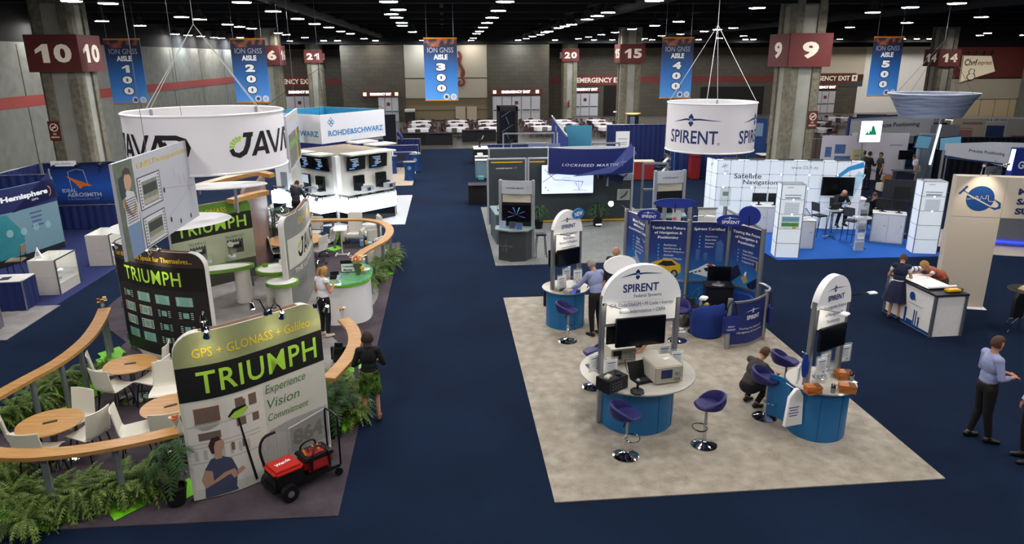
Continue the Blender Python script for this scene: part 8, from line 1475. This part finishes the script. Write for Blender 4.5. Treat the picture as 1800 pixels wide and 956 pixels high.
# ================================================================ PEOPLE
SKIN = noise_mix('skin',['#b98468','#c49076'],[8.0],rough=.55,bump=0); SKIND = noise_mix('skin_tan',['#9a6a50','#a8765a'],[8.0],rough=.55,bump=0)
def rotx(p,c,a): return Vector((p.x,c.y+(p.y-c.y)*math.cos(a)-(p.z-c.z)*math.sin(a),c.z+(p.y-c.y)*math.sin(a)+(p.z-c.z)*math.cos(a)))
def person(label,loc,rz,hgt=1.75,lean=0.0,pose=None,head=(0,0),clothes=(),hair=None,skin=None,voxel=.012,female=False,shoe='#15120f',extra=None,z=.006):
    """local +y is the way the person faces; pose overrides joints; lean tips the upper body forward"""
    k = hgt/1.75; sw = .165 if female else .178; hw = .095
    J = dict(pel=(0,0,.95),wai=(0,.0,1.1),che=(0,.0,1.3),nec=(0,-.01,1.47),hd=(0,.02,1.62),sl=(-sw,-.01,1.42),sr=(sw,-.01,1.42),el=(-sw-.07,-.03,1.13),er=(sw+.07,-.03,1.13),wl=(-sw-.08,.06,.88),wr=(sw+.08,.06,.88),hl=(-hw,0,.92),hr=(hw,0,.92),kl=(-hw-.01,.02,.5),kr=(hw+.01,.02,.5),al=(-hw-.015,-.03,.09),ar=(hw+.015,-.03,.09))
    J = {a: Vector(b) for a,b in J.items()}
    up = ('wai','che','nec','hd','sl','sr','el','er','wl','wr')
    for a in up: J[a] = rotx(J[a],J['pel'],-lean*(.5 if a == 'wai' else 1))
    for a,b in (pose or {}).items(): J[a] = Vector(b)
    J['hd'] = rotx(J['hd'],J['nec'],-head[0])
    J = {a: b*k for a,b in J.items()}
    t = thing('person',label,'person',(loc[0],loc[1],z),rz)
    fwd = Vector((0,1,0)); hf = (Matrix.Rotation(head[1],3,'Z') @ Matrix.Rotation(-head[0]-lean*.6,3,'X')) @ fwd; hu = (J['hd']-J['nec']).normalized()
    hf = (hf-hu*hf.dot(hu)).normalized(); hs = hf.cross(hu); HM = Matrix((hs,hf,hu)).transposed()
    q = MB(); bones = []
    def limb(a,b,r0,r1,zone):
        a,b = J[a] if isinstance(a,str) else a,J[b] if isinstance(b,str) else b; r0 *= k; r1 *= k
        q.cyl(a,b,r0,r1,12); q.sph(a,r0,10); q.sph(b,r1,10); bones.append((a,b,r0,r1,zone))
    sp = (J['nec']-J['pel']).normalized(); sx_ = (J['sr']-J['sl']).normalized(); sf = sx_.cross(sp)*-1; SM = Matrix((sx_,sp.cross(sx_),sp)).transposed()
    def blob(c,r,zone,M=SM): q.sph(c,tuple(x*k for x in r),14,M); bones.append((c,c,sum(r)/3*k,sum(r)/3*k,zone))
    blob(J['pel'],(.165,.12,.13),'hip'); blob(J['wai'],(.13 if female else .15,.1,.14),'torso'); blob(J['che'],(.155 if female else .175,.115,.19),'torso'); blob((J['che']+J['nec'])*.5,(.15,.09,.1),'torso'); blob((J['pel']+J['wai'])*.5,(.15,.105,.12),'torso')
    limb('sl','sr',.056,.056,'torso'); limb('nec',J['nec']+(J['hd']-J['nec'])*.55,.058,.052,'neck')
    hd = J['hd']
    q.sph(hd+hu*.02*k,(.076*k,.094*k,.112*k),16,HM); q.sph(hd+hf*.035*k-hu*.055*k,(.055*k,.055*k,.055*k),12,HM); bones.append((hd,hd,.1*k,.1*k,'head'))
    q.cyl(hd+hf*.085*k+hu*.02*k,hd+hf*.105*k-hu*.018*k,.009*k,.017*k,8); q.sph(hd+hf*.1*k-hu*.018*k,.015*k,8)
    for s in (-1,1): q.sph(hd+hs*s*.078*k-hu*.005*k,(.012*k,.022*k,.032*k),8,HM)
    for s,c in (('l',-1),('r',1)):
        limb('s'+s,'e'+s,.047,.038,'arm'); limb('e'+s,'w'+s,.039,.028,'fore')
        limb('h'+s,'k'+s,.088,.055,'thigh'); limb('k'+s,'a'+s,.055,.037,'shin')
        a = J['a'+s]; f = pose.get('f'+s) if pose else None; fd = Vector(f).normalized() if f else Vector((c*.15,1,-.1)).normalized()
        limb(a-Vector((0,0,.045*k))-fd*.04*k,a-Vector((0,0,.05*k))+fd*.15*k,.04,.032,'foot')
        w = J['w'+s]; d = (w-J['e'+s]).normalized(); pd = d.cross(Vector((c,0,.3))).normalized(); sd = d.cross(pd).normalized()
        if pd.z > 0: pd = -pd
        pc = w+d*.05*k; q.sph(pc,(.04*k,.016*k,.05*k),10,Matrix((sd,pd,d)).transposed()); bones.append((w,w+d*.17*k,.03*k,.02*k,'hand'))
        for i,L in enumerate((.064,.076,.07,.054)):
            b = w+d*.085*k+sd*(i-1.5)*.02*k; m = b+(d*.8+pd*.45).normalized()*L*.55*k; e = m+(d*.35+pd*.9).normalized()*L*.5*k
            q.cyl(b-d*.015*k,m,.0098*k,.009*k,6); q.sph(m,.009*k,6); q.cyl(m,e,.009*k,.007*k,6); q.sph(e,.0072*k,6)
        b = w+d*.03*k-sd*.033*k; m = b+(d*.5-sd*.7+pd*.3).normalized()*.04*k; e = m+(d*.9+pd*.4).normalized()*.034*k; q.cyl(b,m,.0125*k,.011*k,6); q.sph(m,.011*k,6); q.cyl(m,e,.011*k,.008*k,6); q.sph(e,.008*k,6)
    tmp = q.obj('body',skin or SKIN,None,0); md = tmp.modifiers.new('r','REMESH'); md.mode = 'VOXEL'; md.voxel_size = voxel*k; md.use_smooth_shade = True; sm = tmp.modifiers.new('s','SMOOTH'); sm.factor = .5; sm.iterations = 3
    dg = bpy.context.evaluated_depsgraph_get(); me = bpy.data.meshes.new_from_object(tmp.evaluated_get(dg)); bpy.data.objects.remove(tmp)
    o = bpy.data.objects.new('body',me); C.objects.link(o); o.parent = t
    if not me.materials: me.materials.append(skin or SKIN)
    n = len(me.vertices); co = np.empty(n*3,np.float32); me.vertices.foreach_get('co',co); co = co.reshape(n,3); no = np.empty(n*3,np.float32); me.vertices.foreach_get('normal',no); no = no.reshape(n,3)
    best = np.full(n,1e9); zone = np.zeros(n,int); par = np.zeros(n); names = []
    for a,b,r0,r1,zn in bones:
        a_,b_ = np.array(a),np.array(b); d = b_-a_; L2 = float(d @ d)
        tt = np.clip(((co-a_) @ d)/L2,0,1) if L2 > 1e-9 else np.zeros(n); dist = np.linalg.norm(co-a_-tt[:,None]*d,axis=1)/(r0+(r1-r0)*tt)
        if zn not in names: names.append(zn)
        i = names.index(zn); u = dist < best; best[u] = dist[u]; zone[u] = i; par[u] = tt[u]
    nf = len(me.polygons); lt_ = np.empty(nf,np.int32); me.polygons.foreach_get('loop_total',lt_); li = np.empty(len(me.loops),np.int32); me.loops.foreach_get('vertex_index',li); st = np.concatenate([[0],np.cumsum(lt_)[:-1]])
    def shell(name,keep,m,off):
        fs = [li[s:s+c] for s,c in zip(st,lt_)]; fs = [f for f in fs if keep[f].all()]
        if not fs: return
        used = np.unique(np.concatenate(fs)); mp = np.full(n,-1); mp[used] = np.arange(len(used)); nm = bpy.data.meshes.new(name); V = co[used]+no[used]*off*k
        Vi = co[used]-no[used]*.002; cnt = {}
        for f in fs:
            for x,y in zip(f,np.roll(f,-1)): cnt[(x,y)] = 1
        rim = [(x,y) for (x,y) in cnt if (y,x) not in cnt]; N_ = len(used)
        nm.from_pydata([tuple(v) for v in V]+[tuple(v) for v in Vi],[],[tuple(mp[f]) for f in fs]+[(mp[y],mp[x],mp[x]+N_,mp[y]+N_) for x,y in rim]); nm.materials.append(m); nm.polygons.foreach_set('use_smooth',[True]*len(nm.polygons))
        so = bpy.data.objects.new(name,nm); C.objects.link(so); so.parent = t; return so
    zi = lambda *z_: np.isin(zone,[names.index(a) for a in z_ if a in names])
    for name,zones,m,off in clothes:
        kp = np.zeros(n,bool)
        for z_ in zones:
            if ':' in z_: zz,lim = z_.split(':'); kp |= zi(zz) & ((par < float(lim)) if float(lim) > 0 else (par > -float(lim)))
            else: kp |= zi(z_)
        if 'torso' in zones and name != 'dress': kp |= zi('neck') & (par < .12)
        shell(name,kp,m,off)
    if shoe: shell('shoes' if False else 'footwear',zi('foot') | (zi('shin') & (par > .97)),mat(shoe,.4),.006)
    hc = np.array(hd+hu*.02*k); rel = co-hc; f_ = rel @ np.array(hf)/k; u_ = rel @ np.array(hu)/k
    if hair:
        hm,style = hair
        if style == 'short': keep = zi('head') & ((u_ > .045) & (f_ < .075) | (f_ < -.0) & (u_ > -.06))
        elif style == 'bald': keep = zi('head') & (f_ < .005) & (u_ < .03) & (u_ > -.05)
        else: keep = (zi('head') & ((u_ > .05) & (f_ < .08) | (f_ < .02) & (u_ > -.1))) | (zi('neck') & (f_ < -.02) & (style == 'bob'))
        shell('hair',keep,hm,.014 if style != 'bob' else .03)
        if style == 'tail': MB().tube([tuple(hd-hf*.09*k+hu*.06*k),tuple(hd-hf*.15*k+hu*.03*k),tuple(hd-hf*.15*k-hu*.08*k),tuple(hd-hf*.12*k-hu*.17*k)],[.025,.035,.028,.008]).obj('ponytail',hm,t)
    for s in (-1,1):
        MB().sph(hd+hf*.084*k+hs*s*.03*k+hu*.022*k,.011*k,8).obj('eye',mat('#20160f',.3),t); MB().sph(hd+hf*.09*k+hs*s*.03*k+hu*.043*k,(.018*k,.006*k,.004*k),8,HM).obj('eyebrow',(hair or (HR,))[0],t)
    MB().sph(hd+hf*.09*k-hu*.055*k,(.024*k,.008*k,.006*k),8,HM).obj('mouth',mat('#8a4a42',.5),t)
    if extra: extra(t,J,k)
    return t
def skirt(t,z0,z1,r0,r1,m,name='skirt',n=36,c=(0,0),pleat=.02,sy=.75):
    q = MB(); P = []
    for j in range(7):
        f = j/6; P.append([q.bm.verts.new((c[0]+((r0+(r1-r0)*f**.8)+pleat*f*math.sin(i*9*2*PI/n))*math.cos(2*PI*i/n),c[1]+((r0+(r1-r0)*f**.8)+pleat*f*math.sin(i*9*2*PI/n))*sy*math.sin(2*PI*i/n),z0+(z1-z0)*f)) for i in range(n)])
    for A,B in zip(P,P[1:]):
        for i in range(n): q.bm.faces.new((A[i],A[(i+1) % n],B[(i+1) % n],B[i]))
    q.bm.faces.new(P[0]); q.bm.faces.new(P[-1][::-1]); return q.obj(name,m,t,60)
TRS = ['hip','thigh','shin:0.95']; SHS = ['torso','arm','fore:0.9']; BLK = mat('#0e0f12',.8,var=.1); BSH = mat('#8f98bd',.7,var=.05); WSH = mat('#e4e3e4',.7,var=.03); DSUIT = mat('#15161a',.75,var=.1)
HBR = mat('#4a2f1c',.7,var=.2,scale=40); HBL = mat('#a8803f',.6,var=.2,scale=40); HGR = mat('#8f8a82',.7,var=.2,scale=40); HDK = mat('#2b1d13',.7,var=.2,scale=40)
G_ = lambda u,v: at(u,v)
# woman in black by the aisle
GSK = noise_mix('green_print',['#1c2a14','#6c9a2c','#12180f'],[7.0,12.0],rough=.7,bump=0)
person('woman seen from behind in a black top and short green patterned skirt',G_(655,738),R_(5),1.66,.03,dict(el=(-.27,.02,1.14),er=(.27,.02,1.14),wl=(-.16,.24,1.1),wr=(.18,.24,1.1),al=(-.13,-.03,.1),ar=(.13,-.03,.1)),(.25,0),[('jacket',SHS,BLK,.014)],(HDK,'bob'),female=True,shoe='#6b4630',extra=lambda t,J,k: skirt(t,1.0*k,.56*k,.175*k,.2*k,GSK))
# woman in white with phone
person('woman in a white sleeveless top and black trousers looking at a phone',G_(574,592),R_(-42),1.68,.02,dict(er=(.25,.02,1.16),wr=(.14,.27,1.32),el=(-.24,-.02,1.14),wl=(-.2,.14,.98)),(.3,-.1),[('trousers',TRS,BLK,.012),('top',['torso','arm:0.15'],WSH,.016)],(HBL,'tail'),female=True,shoe='#c8b8a0',z=.024,extra=lambda t,J,k: (lambda p: MB().box(p,(.075,.02,.15),rot=Matrix.Rotation(-.5,3,'X'),bev=.006).obj('phone',mat('#8fb6d8',.3,emit=.3,var=0),t))(J['wr']+Vector((-.0,.1,.08))*k))
# men at the NEW kiosk
person('grey-haired man in a pale blue shirt leaning on the NEW kiosk, seen from behind',G_(1046,590),R_(28),1.82,.2,dict(el=(-.3,.25,1.15),wl=(-.26,.5,1.02),er=(.27,.2,1.1),wr=(.2,.42,1.02)),(.25,0),[('trousers',TRS,BLK,.014),('shirt',SHS,BSH,.016)],(HGR,'short'),z=.021)
person('bald man in a dark suit behind the oval badge, facing the camera side',(4.02,16.1),R_(150),1.84,.05,None,(.1,0),[('trousers',TRS,DSUIT,.014),('jacket',SHS,DSUIT,.018)],(HGR,'bald'),z=.021)
# person behind the largest kiosk, sitting low
person('person in a dark top stooping behind the television of the largest kiosk',(3.55,12.5),R_(165),1.72,.85,dict(el=(-.22,.45,1.05),wl=(-.1,.66,.99),er=(.2,.45,1.05),wr=(.02,.66,.99)),(-.1,0),[('trousers',TRS,DSUIT,.014),('top',['torso','arm:0.5'],mat('#1c1d26',.8),.016)],(HDK,'short'),skin=SKIND,z=.021)
SIT = lambda s=0: dict(kl=(-.12,.42,.52),kr=(.12,.42,.52),al=(-.12,.38,.12),ar=(.12,.4,.12))
person('person in a dark top crouching beside the open blue hatch',(5.45,11.35),R_(-70),1.7,0,dict(pel=(0,-.1,.42),wai=(0,-.03,.56),che=(0,.06,.74),nec=(0,.14,.9),hd=(0,.2,1.04),sl=(-.19,.1,.85),sr=(.19,.1,.85),el=(-.24,.28,.66),er=(.24,.28,.66),wl=(-.12,.48,.6),wr=(.12,.48,.6),hl=(-.1,-.08,.4),hr=(.1,-.08,.4),kl=(-.16,.3,.5),kr=(.16,.28,.46),al=(-.14,.05,.09),ar=(.14,.02,.09)),(.3,0),[('trousers',TRS,BLK,.014),('top',['torso','arm:0.8'],mat('#3b3632',.8),.016)],(HBR,'short'),z=.021)
# women at the summit counter
NVD = mat('#141a38',.75,var=.08,scale=20)
person('woman in a navy pinafore dress and white blouse at the summit counter, seen from behind',G_(1570,560),R_(-40),1.64,.1,dict(el=(-.26,.1,1.14),wl=(-.16,.33,1.08),er=(.25,.1,1.12),wr=(.14,.34,1.06)),(.35,0),[('blouse',['torso','arm:0.45'],WSH,.012),('bodice',['torso'],NVD,.02)],(HBR,'short'),female=True,extra=lambda t,J,k: (skirt(t,1.06*k,.5*k,.16*k,.34*k,NVD,pleat=.025,sy=.85),skirt(t,1.07*k,1.03*k,.165*k,.18*k,WSH,'apron_band',pleat=0)))
RSH = mat('#a8543c',.7,var=.05)
person('fair-haired woman in white sleeves and a red waistcoat bending over the poster',(12.08,15.55),R_(88),1.66,.95,dict(el=(-.2,.5,1.13),wl=(-.06,.66,1.1),er=(.2,.5,1.13),wr=(.08,.64,1.1)),(-.25,0),[('trousers',TRS,mat('#3a3228',.8),.014),('blouse',['torso','arm:0.7'],WSH,.012),('waistcoat',['torso'],RSH,.02)],(HBL,'bun'),female=True)
# men at the frame edge
person('man in a pale blue shirt and black trousers standing with joined hands',G_(1716,772),R_(-98),1.86,.0,dict(el=(-.25,.02,1.15),er=(.25,.02,1.15),wl=(-.05,.3,1.12),wr=(.07,.32,1.1),al=(-.1,-.08,.09),ar=(.12,.1,.09)),(.0,.1),[('trousers',TRS,BLK,.014),('shirt',SHS[:2]+['fore:0.55'],BSH,.013)],(HBR,'short'),shoe='#0d0a08')
person('man in dark trousers cut by the frame edge, facing the man in the blue shirt',(9.02,9.12),R_(70),1.8,.0,None,(0,0),[('trousers',TRS,BLK,.014),('shirt',SHS,WSH,.018)],(HDK,'short'))
# seated men on the light-wall carpet
def seated(label,u,v,rz,clothes,hair,lean=.35,hand=None,**kw):
    P = dict(pel=(0,-.05,.86),wai=(0,0,1.0),che=(0,.1,1.2),nec=(0,.18,1.37),hd=(0,.24,1.5),sl=(-.19,.15,1.31),sr=(.19,.15,1.31),el=(-.26,.28,1.08),er=(.26,.28,1.08),wl=(-.1,.48,1.14),wr=(.12,.48,1.14),hl=(-.1,-.03,.84),hr=(.1,-.03,.84),kl=(-.14,.38,.8),kr=(.14,.38,.78),al=(-.13,.3,.38),ar=(.15,.28,.36)); P.update(hand or {})
    p = at(u,v); return person(label,(p.x,p.y),rz,1.78,0,P,(.45,0),clothes,hair,z=.02,voxel=.014,**kw)
SUIT = [('trousers',TRS,DSUIT,.014),('shirt_front',['torso'],WSH,.01),('jacket',SHS,DSUIT,.02)]
seated('bald man in a dark jacket seated at a laptop before the wall television',1466,408,R_(185),SUIT,(HGR,'bald')); seated('dark-haired man in a dark suit seated reading papers',1530,414,R_(140),SUIT,(HBR,'short'),hand=dict(wr=(.04,.34,1.32),wl=(-.16,.46,1.1)))
# far standing people
person('man in a dark green shirt talking, seen from behind near the glowing green sign',G_(1541,333),R_(80),1.78,0,dict(er=(.25,.1,1.15),wr=(.2,.34,1.14)),(0,0),[('trousers',TRS,mat('#15171c',.8),.014),('shirt',['torso','arm:0.6'],mat('#2f3a30',.8),.018)],(HDK,'short'),voxel=.016)
person('man in black holding papers facing the man in green',G_(1520,332),R_(-80),1.8,0,dict(el=(-.25,.1,1.13),wl=(-.1,.34,1.12),er=(.25,.1,1.13),wr=(.1,.34,1.12)),(0,0),[('trousers',TRS,BLK,.014),('shirt',SHS,BLK,.018)],(HDK,'short'),voxel=.016)
person('person behind the light wall end, half hidden by the man in black',G_(1511,328),R_(-60),1.76,0,None,(0,0),[('trousers',TRS,mat('#857a68',.8),.014),('shirt',SHS,mat('#55504a',.8),.018)],(HDK,'short'),voxel=.016)
person('person in a white shirt and pale shorts bending half hidden by the totem',G_(1607,335),R_(40),1.75,.35,None,(0,0),[('shorts',['hip','thigh:0.8'],mat('#b9b09c',.8),.016),('shirt',['torso','arm:0.7'],WSH,.018)],(HBR,'short'),voxel=.016)
person('man in dark clothes leaning over the corner glowing counter',(-5.75,27.2),R_(-20),1.78,.15,dict(el=(-.27,.2,1.1),wl=(-.2,.4,1.1),er=(.27,.2,1.1),wr=(.2,.4,1.1)),(.3,0),[('trousers',TRS,BLK,.014),('shirt',SHS,mat('#23262e',.8),.018)],(HDK,'short'),voxel=.016,z=.018)
person('person in a blue shirt stooping by the black drape post at the aisle head',(-3.0,49.5),R_(100),1.75,.6,None,(0,0),[('trousers',TRS,BLK,.014),('shirt',SHS,mat('#3a4a9a',.8),.018)],(HDK,'short'),voxel=.018,z=.0)
